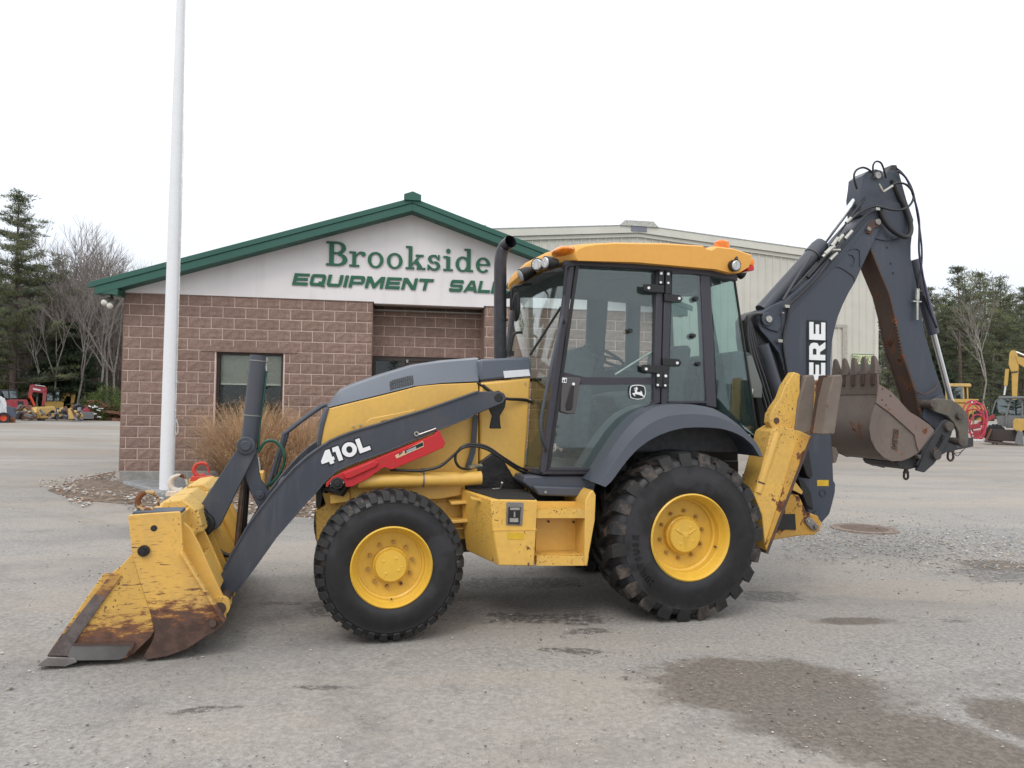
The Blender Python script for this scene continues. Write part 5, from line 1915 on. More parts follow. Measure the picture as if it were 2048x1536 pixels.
# exhaust with curved tip
EW = 0.90
b = MB()
p_ = [P3(1001, 722, EW), P3(1000.5, 660, EW), P3(1000.5, 560, EW), P3(1001, 525, EW), P3(1004, 505, EW)]
e_ = P3(1015, 488, EW - 0.0)
p_ += [(p_[-1][0] + 0.02, EW - 0.015, p_[-1][2] + 0.05), (e_[0] + 0.0, EW - 0.10, e_[2])]
b.tube(p_, 0.052, 20, smooth=4, caps=False)
p2 = [Vector(q) for q in spline(p_, 4)]
b.tube([tuple(q) for q in p2], 0.046, 20, caps=False)
ex = b.obj('exhaust_pipe', plain('exhaust_black', (0.022, 0.021, 0.026), 0.38, var=0.3), BH, smooth=60)
b = MB()
q_ = P3(1003, 640, EW)
b.tube([(q_[0], EW, q_[2] - 0.004), (q_[0], EW, q_[2] + 0.004)], 0.055, 20)
b.obj('clamp_ring', BLACK, ex)
b = MB()
b.tube([P3(1021, 708, EW), P3(1024, 682, EW), P3(1029, 667, EW), P3(1044, 665, EW)], 0.011, 8, smooth=4)
b.box(tuple(a - d for a, d in zip(P3(1022, 707, EW), (0.02, 0.02, 0.02))), tuple(a + d for a, d in zip(P3(1022, 707, EW), (0.02, 0.02, 0.02))))
b.obj('hood_handle', BLACK, BH)

# ---------------------------------------------------------------- side box and step
BXW = 0.06
b = MB()
fA = PL([(982, 999), (1075, 1001), (1068, 1132), (998, 1131), (986, 1058)], BXW)
A = [(u_, BXW, z_) for u_, z_ in fA]
back = [(922, 978), (1060, 985), (1060, 1120), (933, 1101), (925, 1050)]
B = [(u_, 0.50, z_) for u_, z_ in PL(back, 0.50)]
b.loft(A, B)
box = b.obj('battery_box', Y_WORN, BH, bevel=0.008)
tA = PL([(988, 999.5), (1070, 1001)], BXW)
b = MB()
t0, t1 = mp(994, 1001, BXW + 0.03), mp(1070, 1001, BXW + 0.03)
tb0, tb1 = mp(930, 979, 0.47), mp(1055, 983, 0.47)
zt_ = max(t0[1], tb0[1])
b.loft([(t0[0], BXW + 0.02, t0[1] + 0.004), (t1[0], BXW + 0.02, t1[1] + 0.004), (tb1[0], 0.48, tb1[1] + 0.006), (tb0[0], 0.48, tb0[1] + 0.006)],
       [(t0[0], BXW + 0.02, t0[1] + 0.012), (t1[0], BXW + 0.02, t1[1] + 0.012), (tb1[0], 0.48, tb1[1] + 0.014), (tb0[0], 0.48, tb0[1] + 0.014)])
b.obj('step_mat', plain('black_grip', (0.02, 0.018, 0.016), 0.9, var=0.4, bmp=1.0, scale=80), box)
b = MB()
lt = PL([(1013, 1004), (1047, 1005), (1044, 1051), (1012, 1050)], BXW)
b.prism(lt, BXW - 0.008, BXW + 0.01)
latch = b.obj('latch_plate', plain('latch_steel', (0.20, 0.19, 0.18), 0.5, 0.4), box, bevel=0.004)
b = MB()
b.prism(PL([(1017, 1014), (1041, 1014), (1039, 1048), (1016, 1047)], BXW - 0.008), BXW - 0.014, BXW - 0.008)
b.obj('latch_pocket', BLACK, latch)
b = MB()
b.prism(PL([(1020, 1015), (1039, 1015), (1039, 1020), (1020, 1020)], BXW - 0.014), BXW - 0.018, BXW - 0.014)
b.prism(PL([(1019, 1036), (1036, 1036), (1036, 1044), (1019, 1044)], BXW - 0.014), BXW - 0.022, BXW - 0.014)
b.prism(PL([(1027, 1023), (1030, 1023), (1030, 1034), (1027, 1034)], BXW - 0.014), BXW - 0.022, BXW - 0.014)
b.obj('latch_handle', FIT, latch)
b = MB()
b.prism(PL([(983.5, 1059), (1073.6, 1058), (1073.4, 1060.5), (984, 1061.5)], BXW - 0.004), BXW - 0.004, BXW + 0.01)
b.prism(PL([(941, 993), (978, 1003), (978, 1008), (941, 997)], 0.2), 0.20, 0.24)
b.obj('lid_seam', Y_WORN, box)
b = MB()
b.prism(PL([(1016, 1065), (1048, 1066), (1048, 1079), (1016, 1078)], BXW - 0.003), BXW - 0.003, BXW)
b.obj('caution_sticker', plain('sticker_yellow', (0.60, 0.38, 0.02), 0.5, var=0.1), box)
# step body: outer right bracket, back panel and two treads
b = MB()
b.prism(PL([(1174, 1131), (1168, 1131), (1171, 1000), (1180, 985), (1186, 980), (1192, 990), (1190, 1040)], 0.08), 0.08, 0.55)
b.obj('step_side', Y_BODY, BH, bevel=0.006)
b = MB()
b.prism(PL([(1074, 1003), (1172, 1003), (1170, 1128), (1070, 1128)], 0.28), 0.28, 0.32)
b.obj('step_back', Y_BODY, BH, bevel=0.004)
for (ya, yb) in ((1020, 1036), (1112, 1131)):
    b = MB()
    p0 = PL([(1074, ya), (1177, ya - 1), (1174, yb), (1072, yb)], 0.09)
    b.prism(p0, 0.085, 0.115)
    zt2 = max(p0[0][1], p0[1][1])
    b.box((p0[0][0], 0.115, zt2 - 0.02), (p0[1][0] - 0.01, 0.28, zt2 - 0.004))
    for k in range(22):
        uu = p0[0][0] + 0.02 + k * (p0[1][0] - p0[0][0] - 0.04) / 21
        b.prism([(uu - 0.006, zt2 - 0.004), (uu + 0.006, zt2 - 0.004), (uu, zt2 + 0.008)], 0.09, 0.10 + 0.012 * (k % 2))
    b.obj('step_tread', Y_WORN, BH)
b = MB()
for px, py in ((1097, 1043), (1147, 1044)):
    u_, z_ = mp(px, py, 0.275)
    b.disc_w(u_, z_, 0.268, 0.28, 0.009, 8)
b.obj('bolt_head', RUSTD, BH, kind='stuff')

# ---------------------------------------------------------------- cab
CW, CWF = 0.28, 1.92                         # near and far cab sides
def post(name, pts, w0, w1, mat=None, bev=0.008, parent=BH):
    b = MB()
    b.prism(PL(pts, w0), w0, w1)
    return b.obj(name, mat or FRAMEC, parent, bevel=bev)
# roof: side outline swept across with rounded shoulders
rpts = [(1149, 519), (1144, 511), (1144, 503), (1150, 495), (1164, 489.5), (1190, 486), (1233, 484), (1330, 485.5), (1409, 490.5), (1416, 496), (1425, 498), (1436, 492), (1470, 496), (1505, 508), (1506, 516), (1500, 534), (1482, 545), (1464, 546), (1433, 538), (1272, 524)]
rp = PL(rpts, 0.20)
nt_ = 15
def roof_ring(w_, dz, pull, fwd):
    """fwd bows the front edge forward, its lip dropping over the windshield"""
    cu = sum(p[0] for p in rp) / len(rp)
    res = []
    for i, (u_, z_) in enumerate(rp):
        k = {0: 1.0, 1: 1.15, 2: 1.15, 3: 1.05, 4: 0.8, 5: 0.4}.get(i, 0.0)
        drop = {0: -0.035, 1: -0.035, 2: -0.015}.get(i, 0.0) * min(fwd / 0.10, 1)
        res.append((cu + (u_ - cu) * (1 - pull) - k * fwd, w_, z_ + drop + (dz if i < nt_ else 0)))
    return res
rings = [roof_ring(*q) for q in ((0.205, -0.012, 0.012, -0.02), (0.235, 0.004, 0.0, 0.0), (0.33, 0.020, 0.0, 0.05), (0.6, 0.034, 0.0, 0.095), (1.1, 0.042, 0.0, 0.12), (1.6, 0.034, 0.0, 0.095), (1.87, 0.020, 0.0, 0.05), (1.965, 0.004, 0.0, 0.0), (1.995, -0.012, 0.012, -0.02))]
roof_o = MB().lofts(rings).obj('cab_roof', Y_ROOF, BH, smooth=38)
# headliner band under the roof and dark trim over the door
post('roof_rail', [(1128, 521), (1155, 519), (1272, 525), (1433, 539), (1475, 548), (1476, 562), (1420, 552), (1300, 538), (1158, 531), (1130, 535)], 0.27, 0.33)
post('roof_rail', [(1128, 521), (1155, 519), (1272, 525), (1433, 539), (1475, 548), (1476, 562), (1420, 552), (1300, 538), (1158, 531), (1130, 535)], 0.27, 0.33).location = (0, 1.60, 0)
hl = PL([(1085, 545), (1155, 524), (1272, 528), (1433, 543), (1470, 552), (1470, 560), (1420, 556), (1272, 545), (1155, 540)], 0.34)
MB().prism(hl, 0.34, 1.86).obj('headliner', plain('headliner_grey', (0.09, 0.10, 0.105), 0.9), BH)
# A pillar with rubber lines, door frame, posts
post('front_pillar', [(1138, 523), (1151, 522), (1096, 946), (1081, 946), (1082, 935)], 0.28, 0.34)
b = MB()
b.prism(PL([(1152, 530), (1158, 534), (1101, 933), (1094, 937)], 0.275), 0.272, 0.285)
b.obj('door_seal', BLACK, BH)
sillp = [(1094, 934), (1196, 936), (1200, 944), (1200, 949), (1085, 949), (1086, 944)]
post('door_sill', sillp, 0.28, 0.36)
# door glass in its slab, following the wheel arch
dg = PL([(1157, 533), (1314, 540), (1307, 802), (1290, 812), (1262, 838), (1234, 872), (1213, 904), (1195, 936), (1098, 936)], 0.29)
dgz = min(z_ for _, z_ in dg)
MB().loft([(u_, 0.288 + 0.028 * (z_ - dgz), z_) for u_, z_ in dg], [(u_, 0.294 + 0.028 * (z_ - dgz), z_) for u_, z_ in dg]).obj('door_glass', GL, BH, smooth=0)
b = MB()
def strip(pts, wd, w_, th, close=False):
    """a band of constant width along a polyline on the cab side"""
    q = [Vector((a, 0, c)) for a, c in PL(pts, w_)]
    for i in range(len(q) - 1):
        a, c = q[i], q[i + 1]
        tt = (c - a).normalized() * wd * 0.3
        b.bar((a.x - tt.x, w_ - th / 2 - 0.0004 * i, a.z - tt.z), (c.x + tt.x, w_ - th / 2 - 0.0004 * i, c.z + tt.z), wd, th)
strip([(1307, 806), (1290, 815), (1262, 841), (1236, 874), (1214, 906), (1198, 937)], 0.020, 0.285, 0.02)
strip([(1097, 937), (1198, 938)], 0.016, 0.284, 0.02)
b.obj('door_frame', FRAMEC, BH)
b = MB()
strip([(1163, 762), (1302, 762)], 0.055, 0.32, 0.02)
strip([(1128, 752), (1163, 760)], 0.05, 0.319, 0.02)
b.obj('door_crossbar', FRAMEC, BH)
post('door_post', [(1314, 541), (1328, 541), (1321, 806), (1306, 812)], 0.285, 0.345)
post('hinge_post', [(1330, 541), (1344, 542), (1336, 818), (1322, 818)], 0.28, 0.345)
post('rear_pillar', [(1401, 542), (1421, 543), (1434, 816), (1412, 812)], 0.28, 0.36)
# rear side glass
rg_ = PL([(1345, 544), (1400, 546), (1411, 803), (1337, 803)], 0.29)
MB().prism(rg_, 0.290, 0.296).obj('side_glass', GL, BH, smooth=0)
b = MB()
strip([(1344, 545), (1401, 547)], 0.014, 0.284, 0.012)
strip([(1337, 804), (1412, 804)], 0.016, 0.283, 0.012)
b.obj('window_frame', FRAMEC, BH)
# rear quarter: glass leaning in
q4 = [P3(1423, 553, 0.30), P3(1468, 561, 0.42), P3(1515, 876, 0.42), P3(1490, 858, 0.30), P3(1460, 824, 0.30), P3(1434, 795, 0.30)]
b = MB()
off = Vector((0.0, 0.006, 0))
b.loft(q4, [tuple(Vector(q) + off) for q in q4])
b.obj('quarter_glass', GLD, BH, smooth=0)
b = MB()
ra = P3(1469, 561, 0.42)
rb_ = P3(1516, 880, 0.42)
b.tube([ra, rb_], 0.010, 8)
b.obj('rear_edge_trim', BLACK, BH)
MB().tube([(ra[0], 1.78, ra[2]), (rb_[0], 1.78, rb_[2])], 0.02, 8).obj('rear_edge_trim', BLACK, BH)
b = MB()
b.loft([ra, rb_, (rb_[0], 1.78, rb_[2]), (ra[0], 1.78, ra[2])], [(a + 0.006, c, d) for a, c, d in (ra, rb_, (rb_[0], 1.78, rb_[2]), (ra[0], 1.78, ra[2]))])
b.obj('rear_glass', GLD, BH, smooth=0)
# windshield: bent round to the front
WFr = 1.62
fa = P3(1150, 530, 0.30)
fb = P3(1092, 936, 0.30)
uf_t = mp(1064, 560, WFr)[0]
uf_b = mp(1050, 705, WFr)[0]
zt_w, zb_w = fa[2], mp(1060, 752, 0.6)[1]
def wline(f):
    """u of windshield curve from the near pillar (f=0) to the far pillar (f=1), top and base"""
    return f
N_ = 9
ut_n, ub_n = fa[0], fb[0]
zmid = zb_w
ubn = fa[0] + (fb[0] - fa[0]) * (fa[2] - zmid) / (fa[2] - fb[2])
ringA, ringB = [], []
for i in range(N_):
    f = i / (N_ - 1)
    w_ = 0.30 + (1.90 - 0.30) * f
    bulge = math.sin(math.pi * f) ** 0.55 * 0.55
    ringA.append((ut_n - 0.20 * bulge, w_, zt_w - 0.02))
    ringB.append((ubn - 0.26 * bulge, w_, zmid - 0.03))
b = MB()
n_ = N_
vs = ringA + ringB + [(a - 0.006, c, d) for a, c, d in ringA] + [(a - 0.006, c, d) for a, c, d in ringB]
fs_ = []
for i in range(n_ - 1):
    fs_ += [(i, i + 1, n_ + i + 1, n_ + i), (2 * n_ + i, 3 * n_ + i, 3 * n_ + i + 1, 2 * n_ + i + 1)]
b.add(vs, fs_)
b.obj('windshield', GL, BH, smooth=60)
# lower corner glass ahead of the door
lowA = [P3(1088, 760, 0.30), P3(1084, 944, 0.30)]
b = MB()
lc = PL([(1064, 757), (1108, 757), (1083, 936), (1051, 934)], 0.58)
uA_, uB_ = mp(1064, 757, 0.60)[0], fb[0]
b.loft([(mp(1064, 757, 0.6)[0], 0.60, mp(1064, 757, 0.6)[1]), (mp(1052, 934, 0.6)[0], 0.60, mp(1052, 934, 0.6)[1]), (fb[0] - 0.01, 0.31, fb[2]), (ubn - 0.01, 0.31, zmid)],
       [(mp(1064, 757, 0.6)[0] + 0.004, 0.606, mp(1064, 757, 0.6)[1]), (mp(1052, 934, 0.6)[0] + 0.004, 0.606, mp(1052, 934, 0.6)[1]), (fb[0] - 0.006, 0.316, fb[2]), (ubn - 0.006, 0.316, zmid)])
b.obj('corner_glass', glass('corner_glass', (0.50, 0.52, 0.40), 0.07), BH, smooth=0)
b = MB()
b.tube([ringB[1], ringB[3], ringB[5], ringB[7]], 0.014, 8)
b.tube([ringA[0], ringA[2], ringA[4], ringA[6], ringA[8]], 0.022, 8)
b.tube([ringA[7], ringB[7]], 0.016, 8)
b.obj('windshield_frame', BLACK, BH)
post('far_pillar', [(1138, 523), (1151, 522), (1096, 946), (1081, 946)], 0.28, 0.36).location = (0, 1.56, 0)
# base ring and grey skirt
b = MB()
b.loft([P3(1048, 932, 0.58), P3(1085, 938, 0.29), P3(1085, 950, 0.29), P3(1048, 944, 0.58)],
       [P3(1048, 932, 0.68), P3(1100, 938, 0.36), P3(1100, 950, 0.36), P3(1048, 944, 0.68)])
b.obj('corner_sill', GREY, BH, bevel=0.006)
b = MB()
b.prism(PL([(1050, 952), (1196, 952), (1186, 994), (1078, 990), (1046, 965)], 0.31), 0.31, 0.60)
b.prism(PL([(1066, 972), (1190, 976), (1186, 995), (1078, 991)], 0.26), 0.26, 0.31)
b.obj('cab_skirt', GREYF, BH, bevel=0.012)
b = MB()
for px, py in ((1091, 984), (1166, 986)):
    u_, z_ = mp(px, py, 0.255)
    b.disc_w(u_, z_, 0.25, 0.262, 0.010, 10)
b.obj('bolt_head', FIT, BH, kind='stuff')
# hinges
for (pl, bo) in (((( 1287, 568), (1293, 568.5), (1328, 570), (1328, 586), (1295, 584), (1287, 580)), (1297, 576)),
                 (((1328, 588), (1358, 590), (1365, 597), (1361, 605), (1352, 605), (1328, 602)), (1358, 597)),
                 (((1284, 730), (1290, 729), (1326, 731), (1326, 747), (1292, 745), (1284, 741)), (1292, 738)),
                 (((1325, 716), (1357, 718), (1363, 725), (1358, 733), (1350, 733), (1325, 731)), (1354, 726)),
                 (((1317, 541), (1328, 541), (1327, 569), (1316, 569)), (1322, 547)),
                 (((1331, 542), (1342, 542), (1341, 588), (1330, 588)), (1336, 548)),
                 (((1313, 746), (1325, 746), (1324, 775), (1312, 775)), (1316, 751)),
                 (((1326, 731), (1337, 732), (1336, 775), (1325, 775)), (1331, 752))):
    b = MB()
    b.prism(PL(pl, 0.27), 0.262, 0.282)
    h_ = b.obj('hinge', BLACK, BH, bevel=0.003)
    b = MB()
    u_, z_ = mp(*bo, 0.262)
    b.disc_w(u_, z_, 0.254, 0.262, 0.011, 12)
    b.obj('hinge_bolt', DECALW, h_)
b = MB()
for px, py in ((1321, 565), (1336, 566), (1315, 770), (1330, 771)):
    u_, z_ = mp(px, py, 0.262)
    b.disc_w(u_, z_, 0.254, 0.262, 0.009, 12)
b.obj('bolt_head', DECALW, BH, kind='stuff')
# latch housing at the door's front edge
b = MB()
b.prism(PL([(1122, 753), (1161, 756), (1150, 828), (1136, 828), (1120, 823)], 0.286), 0.276, 0.29)
lt = b.obj('door_latch', paint('latch_grey', (0.075, 0.070, 0.072), 0.5, 0.1), BH, bevel=0.006)
b = MB()
b.prism(PL([(1141, 772), (1148, 772), (1144, 818), (1133, 821), (1131, 812)], 0.276), 0.268, 0.276)
b.obj('handle_recess', BLACK, lt, bevel=0.004)
b = MB()
u_, z_ = mp(1147, 768, 0.27)
b.disc_w(u_, z_, 0.266, 0.276, 0.011, 12)
b.obj('lock_barrel', DECALW, lt)
b = MB()
b.prism(PL([(1125, 755), (1134, 756), (1133, 766), (1124, 765)], 0.27), 0.271, 0.2755)
b.obj('info_sticker', DECALW, lt)
b = MB()
b.prism(PL([(1126, 759.5), (1128, 759.5), (1128, 764), (1126, 764)], 0.27), 0.2695, 0.271)
b.prism(PL([(1130, 758), (1132.4, 758), (1132.4, 764), (1130, 764)], 0.27), 0.2695, 0.271)
b.obj('sticker_print', DECALD, lt)
# long grab rail
b = MB()
b.tube([P3(1128, 644, 0.27), P3(1125, 640, 0.22), P3(1121, 650, 0.21), P3(1085, 820, 0.20), P3(1083, 870, 0.20), P3(1092, 896, 0.24), P3(1090, 899, 0.28)], 0.013, 10, smooth=5)
b.obj('grab_rail', GREY, BH)
# wiper
b = MB()
wm_ = P3(1140, 538, 0.26)
b.tube([P3(1140, 530, 0.26), P3(1132, 535, 0.25), P3(1130, 560, 0.24), P3(1128, 590, 0.24)], 0.012, 8)
b.obj('wiper_arm', BLACK, BH)
b = MB()
p0, p1 = P3(1122, 614, 0.36), P3(1060, 710, 0.55)
b.tube([p0, p1], 0.010, 6)
b.tube([P3(1140, 545, 0.3), P3(1105, 640, 0.4), p0], 0.007, 6) if False else None
b.obj('wiper_blade', BLACK, BH)
# mirror
b = MB()
b.tube([P3(1063, 568, 0.9), P3(1040, 571, 0.9), P3(1026, 575, 0.9), P3(1023, 585, 0.9), P3(1022, 620, 0.9)], 0.012, 8, smooth=4)
b.obj('mirror_arm', BLACK, BH)
b = MB()
u_, z_ = mp(1034, 613, 0.86)
b.ball((u_, 0.88, z_), (0.028, 0.085, 0.125), 14, 10)
b.obj('mirror', BLACK, BH)
# roof lamps
def lamp(name, px, py, w_, r_, dirv, lens, body=BLACK, ln=0.08):
    c_ = Vector(P3(px, py, w_))
    d_ = Vector(dirv).normalized()
    b = MB()
    b.tube([tuple(c_ + d_ * 0.002), tuple(c_ - d_ * ln * 0.4), tuple(c_ - d_ * ln)], [r_, r_ * 0.98, r_ * 0.6], 18)
    o = b.obj(name, body, BH, smooth=50)
    b = MB()
    b.tube([tuple(c_ + d_ * 0.003), tuple(c_ + d_ * 0.012)], [r_ * 0.86, r_ * 0.72], 18)
    b.obj('lens', lens, o, smooth=50)
    return o
LENS = plain('clear_lens', (0.55, 0.56, 0.56), 0.12, 0.35, var=0.25, scale=60, bmp=0.5)
AMB = plain('amber_lens', (0.75, 0.20, 0.01), 0.15, var=0.3, scale=15)
REDL = plain('red_lens', (0.55, 0.01, 0.01), 0.15, var=0.2)
lamp('work_light', 1074, 529, 0.43, 0.050, (-0.62, -0.75, -0.1), LENS)
lamp('work_light', 1091, 525, 0.24, 0.048, (-0.95, -0.35, -0.1), LENS, ln=0.11)
lamp('work_light', 1042, 551, 0.84, 0.056, (-1, -0.05, -0.45), LENS, ln=0.13)
lamp('work_light', 1066, 560, 1.30, 0.055, (-1, 0.3, -0.5), LENS, ln=0.11)
lamp('work_light', 1472, 531, 0.16, 0.047, (0.10, -1, -0.15), LENS, ln=0.09)
lamp('work_light', 1486, 548, 0.6, 0.05, (1, 0, -0.4), LENS, ln=0.10)
b = MB()
b.tube([P3(1472, 521, 0.2), P3(1472, 508, 0.24)], 0.016, 8)
b.obj('lamp_bracket', BLACK, BH)
b = MB()
u_, z_ = mp(1121, 508, 0.40)
b.ball((u_ - 0.005, 0.33, z_), (0.080, 0.15, 0.038), 18, 10)
o = b.obj('turn_signal', AMB, BH)
o.rotation_euler = (0, 0, 0)
b = MB()
b.ball((u_ + 0.025, 0.38, z_), (0.08, 0.17, 0.048), 18, 10)
b.obj('signal_housing', BLACK, BH)
b = MB()
b.prism(PL([(1495, 518), (1506, 517), (1509, 525), (1508, 531), (1495, 531)], 0.22), 0.215, 0.32)
b.obj('turn_signal', AMB, BH, bevel=0.006)
b = MB()
b.prism(PL([(1494, 531.5), (1508, 531.5), (1508, 541), (1494, 542)], 0.22), 0.216, 0.32)
b.obj('tail_light', REDL, BH, bevel=0.006)
b = MB()
u_, z_ = mp(1443, 494, 0.42)
b.tube([(u_, 0.42, z_ - 0.03), (u_, 0.42, z_ + 0.035), (u_, 0.42, z_ + 0.052)], [0.068, 0.062, 0.04], 20)
b.obj('beacon', AMB, BH)

# deer emblem on the door glass
def emb(px, py):
    """emblem pixels of a 70 px square window at (1240, 750), 21.94 x enlarged"""
    return mp(1240 + px / 21.94, 750 + py / 21.94, 0.289)
b = MB()
ring = [(500, 470), (600, 440), (770, 425), (940, 445), (1065, 490), (1105, 590), (1125, 740), (1110, 880), (1070, 1000), (940, 1055), (770, 1075), (600, 1050), (460, 1005), (430, 880), (415, 740), (430, 600), (460, 500)]
b.prism([emb(*p) for p in ring], 0.2865, 0.2885)
em = b.obj('emblem', DECALW, BH, smooth=0)
cx, cy = 770, 750
b = MB()
b.prism([emb(cx + (x_ - cx) * 0.90, cy + (y_ - cy) * 0.89) for x_, y_ in ring], 0.2845, 0.2864)
b.obj('emblem_field', DECALD, em, smooth=0)
deer = [(515, 800), (600, 790), (640, 770), (650, 690), (600, 675), (600, 650), (660, 640), (700, 625), (660, 600), (575, 605), (620, 590), (590, 560), (650, 575), (680, 585), (640, 520), (700, 570), (715, 500), (740, 520), (745, 590), (790, 610), (740, 640), (725, 690), (740, 745), (860, 750), (905, 755), (880, 690), (930, 710), (955, 760), (965, 830), (1000, 880), (1070, 950), (1060, 975), (960, 925), (880, 890), (780, 855), (700, 850), (620, 835), (660, 930), (635, 935), (560, 860)]
b = MB()
b.prism([emb(*p) for p in deer], 0.2825, 0.2844)
b.obj('leaping_deer', DECALW, em, smooth=0)

# cab interior ---------------------------------------------------------------
SEAT = plain('seat_grey', (0.075, 0.078, 0.082), 0.85, var=0.2)
DASH = plain('dash_grey', (0.055, 0.058, 0.062), 0.7)
b = MB()
b.prism(PL([(1345, 697), (1352, 692), (1377, 690), (1384, 697), (1380, 725), (1368, 770), (1372, 840), (1345, 840), (1338, 760)], 0.85), 0.85, 1.35)
b.obj('seat_back', SEAT, BH, bevel=0.03, seg=3)
b = MB()
b.prism(PL([(1225, 790), (1262, 782), (1345, 786), (1350, 820), (1240, 822)], 0.82), 0.82, 1.38)
b.obj('seat_cushion', SEAT, BH, bevel=0.03, seg=3)
b = MB()
b.box((mp(1250, 840, 1.0)[0], 0.95, 0.95), (mp(1340, 840, 1.0)[0], 1.25, mp(1250, 822, 1.0)[1]))
b.obj('seat_base', BLACK, BH)
b = MB()
b.prism(PL([(1150, 700), (1172, 690), (1192, 712), (1188, 760), (1180, 900), (1140, 900), (1146, 760)], 0.9), 0.9, 1.3)
b.obj('console', DASH, BH, bevel=0.03)
b = MB()
c0 = Vector(P3(1208, 712, 1.1))
nrm = Vector((0.45, 0, 0.89)).normalized()
a1 = Vector((0, 1, 0))
a2 = nrm.cross(a1)
rngp = [tuple(c0 + (a1 * math.cos(k * math.pi / 16) + a2 * math.sin(k * math.pi / 16)) * 0.19) for k in range(33)]
b.tube(rngp, 0.014, 8, caps=False)
b.tube([tuple(c0), tuple(c0 - nrm * 0.35)], 0.03, 8)
for k in (0, 1, 2):
    a = R(90 + 120 * k)
    b.tube([tuple(c0), tuple(c0 + (a1 * math.cos(a) + a2 * math.sin(a)) * 0.18)], 0.010, 6)
b.obj('steering_wheel', BLACK, BH)
# floor, dark lower panels, side console with levers
fz_ = mp(1100, 944, 0.3)[1]
b = MB()
b.box((mp(1100, 944, 0.3)[0], 0.34, fz_ - 0.05), (ru + 0.55, 1.86, fz_))
b.obj('cab_floor', BLACK, BH)
b = MB()
b.prism(PL([(1215, 905), (1235, 875), (1262, 843), (1300, 812), (1420, 812), (1500, 870), (1500, 905)], 0.36), 0.36, 0.56)
b.obj('inner_arch', DASH, BH, bevel=0.02)
inn = [o for o in BH.children if o.name.startswith('inner_arch')][0]
c2 = inn.copy()
COL.objects.link(c2)
c2.parent = BH
c2.location = (0, 1.28, 0)
b = MB()
b.prism(PL([(1440, 760), (1475, 700), (1505, 705), (1512, 870), (1440, 860)], 0.7), 0.7, 1.6)
b.obj('rear_console', plain('console_green_grey', (0.035, 0.050, 0.052), 0.7), BH, bevel=0.03)
for (px, py, w_) in ((1395, 745, 0.62), (1405, 750, 1.5), (1360, 760, 1.5)):
    b = MB()
    q = P3(px, py, w_)
    b.tube([(q[0] - 0.05, w_, q[2] - 0.25), (q[0] - 0.01, w_, q[2] - 0.05)], 0.008, 6)
    b.ball((q[0], w_, q[2]), (0.022, 0.022, 0.045), 8, 6)
    b.obj('control_lever', BLACK, BH)
# far side wall: posts, rails and a lower panel; openings show the building behind
FW = 1.86
INT = plain('inner_trim', (0.035, 0.042, 0.046), 0.8, var=0.1)
def farposts(pts):
    b = MB()
    b.prism(PL(pts, FW), FW, FW + 0.06)
    b.obj('far_post', INT, BH, bevel=0.012)
farposts([(1155, 560), (1300, 560), (1420, 575), (1420, 592), (1300, 592), (1160, 590)])
farposts([(1178, 588), (1218, 590), (1208, 735), (1172, 735)])
farposts([(1256, 590), (1283, 590), (1279, 735), (1253, 735)])
farposts([(1318, 590), (1345, 592), (1350, 735), (1316, 735)])
farposts([(1160, 733), (1300, 733), (1345, 735), (1345, 812), (1150, 812)])
farposts([(1395, 590), (1420, 592), (1445, 735), (1425, 735)])
farposts([(1345, 736), (1445, 735), (1450, 760), (1345, 762)])
text_obj('far_lettering', 'JOHN DEERE', 0.045, plain('letter_grey', (0.28, 0.30, 0.30), 0.6), BH, (mp(1238, 738, FW)[0], FW - 0.003, mp(1238, 738, FW)[1]), extrude=0.001, sx=1.15)
for (px, py) in ((1220, 624), (1240, 686), (1258, 624)):
    pass
# gas strut and glass knobs
b = MB()
b.tube([P3(1230, 749, 0.34), P3(1306, 702, 0.34)], 0.010, 8)
b.obj('gas_strut', FIT, BH)
for (px, py) in ((1259, 662), (1385, 672), (1390, 598), (1395, 728)):
    q = P3(px, py, 0.29)
    b = MB()
    b.tube([(q[0], 0.262, q[2]), (q[0], 0.29, q[2])], [0.016, 0.02], 12)
    if px > 1300:
        b.tube([(q[0], 0.30, q[2]), (q[0] + 0.01, 0.36, q[2])], [0.026, 0.024], 12)
    b.obj('glass_knob', BLACK, BH)
# side shield behind the cab
b = MB()
b.prism(PL([(1494, 712), (1504, 711), (1525, 772), (1524, 796), (1507, 795), (1496, 760)], 0.45), 0.45, 0.48)
b.obj('rear_shield', paint('shield_grey', (0.13, 0.145, 0.14), 0.5, 0.2), BH, bevel=0.004)
b = MB()
b.tube([P3(1505, 778, 0.44), P3(1503, 790, 0.44)], 0.012, 8)
b.tube([P3(1503, 788, 0.44), P3(1505, 802, 0.44)], 0.008, 8)
b.obj('shield_latch', FIT, BH)

# ---------------------------------------------------------------- rear fender
outer = [(1183, 963), (1196, 944), (1212, 918), (1230, 890), (1250, 862), (1268, 842), (1288, 826), (1308, 816), (1326, 810.5), (1355, 808.5), (1384, 809), (1410, 812), (1432, 818), (1456, 832), (1480, 850), (1500, 870), (1515, 890), (1521, 914)]
inner = [(1519, 912), (1505, 890), (1490, 876), (1470, 865), (1446, 857.5), (1420, 855), (1392, 854.5), (1366, 856), (1340, 862), (1312, 873), (1292, 885), (1272, 901), (1254, 921), (1238, 942), (1224, 962), (1211, 974), (1186, 966)]
oN = PL(outer, 0.10)
iN = PL(inner, 0.02)
b = MB()
n_ = len(outer)
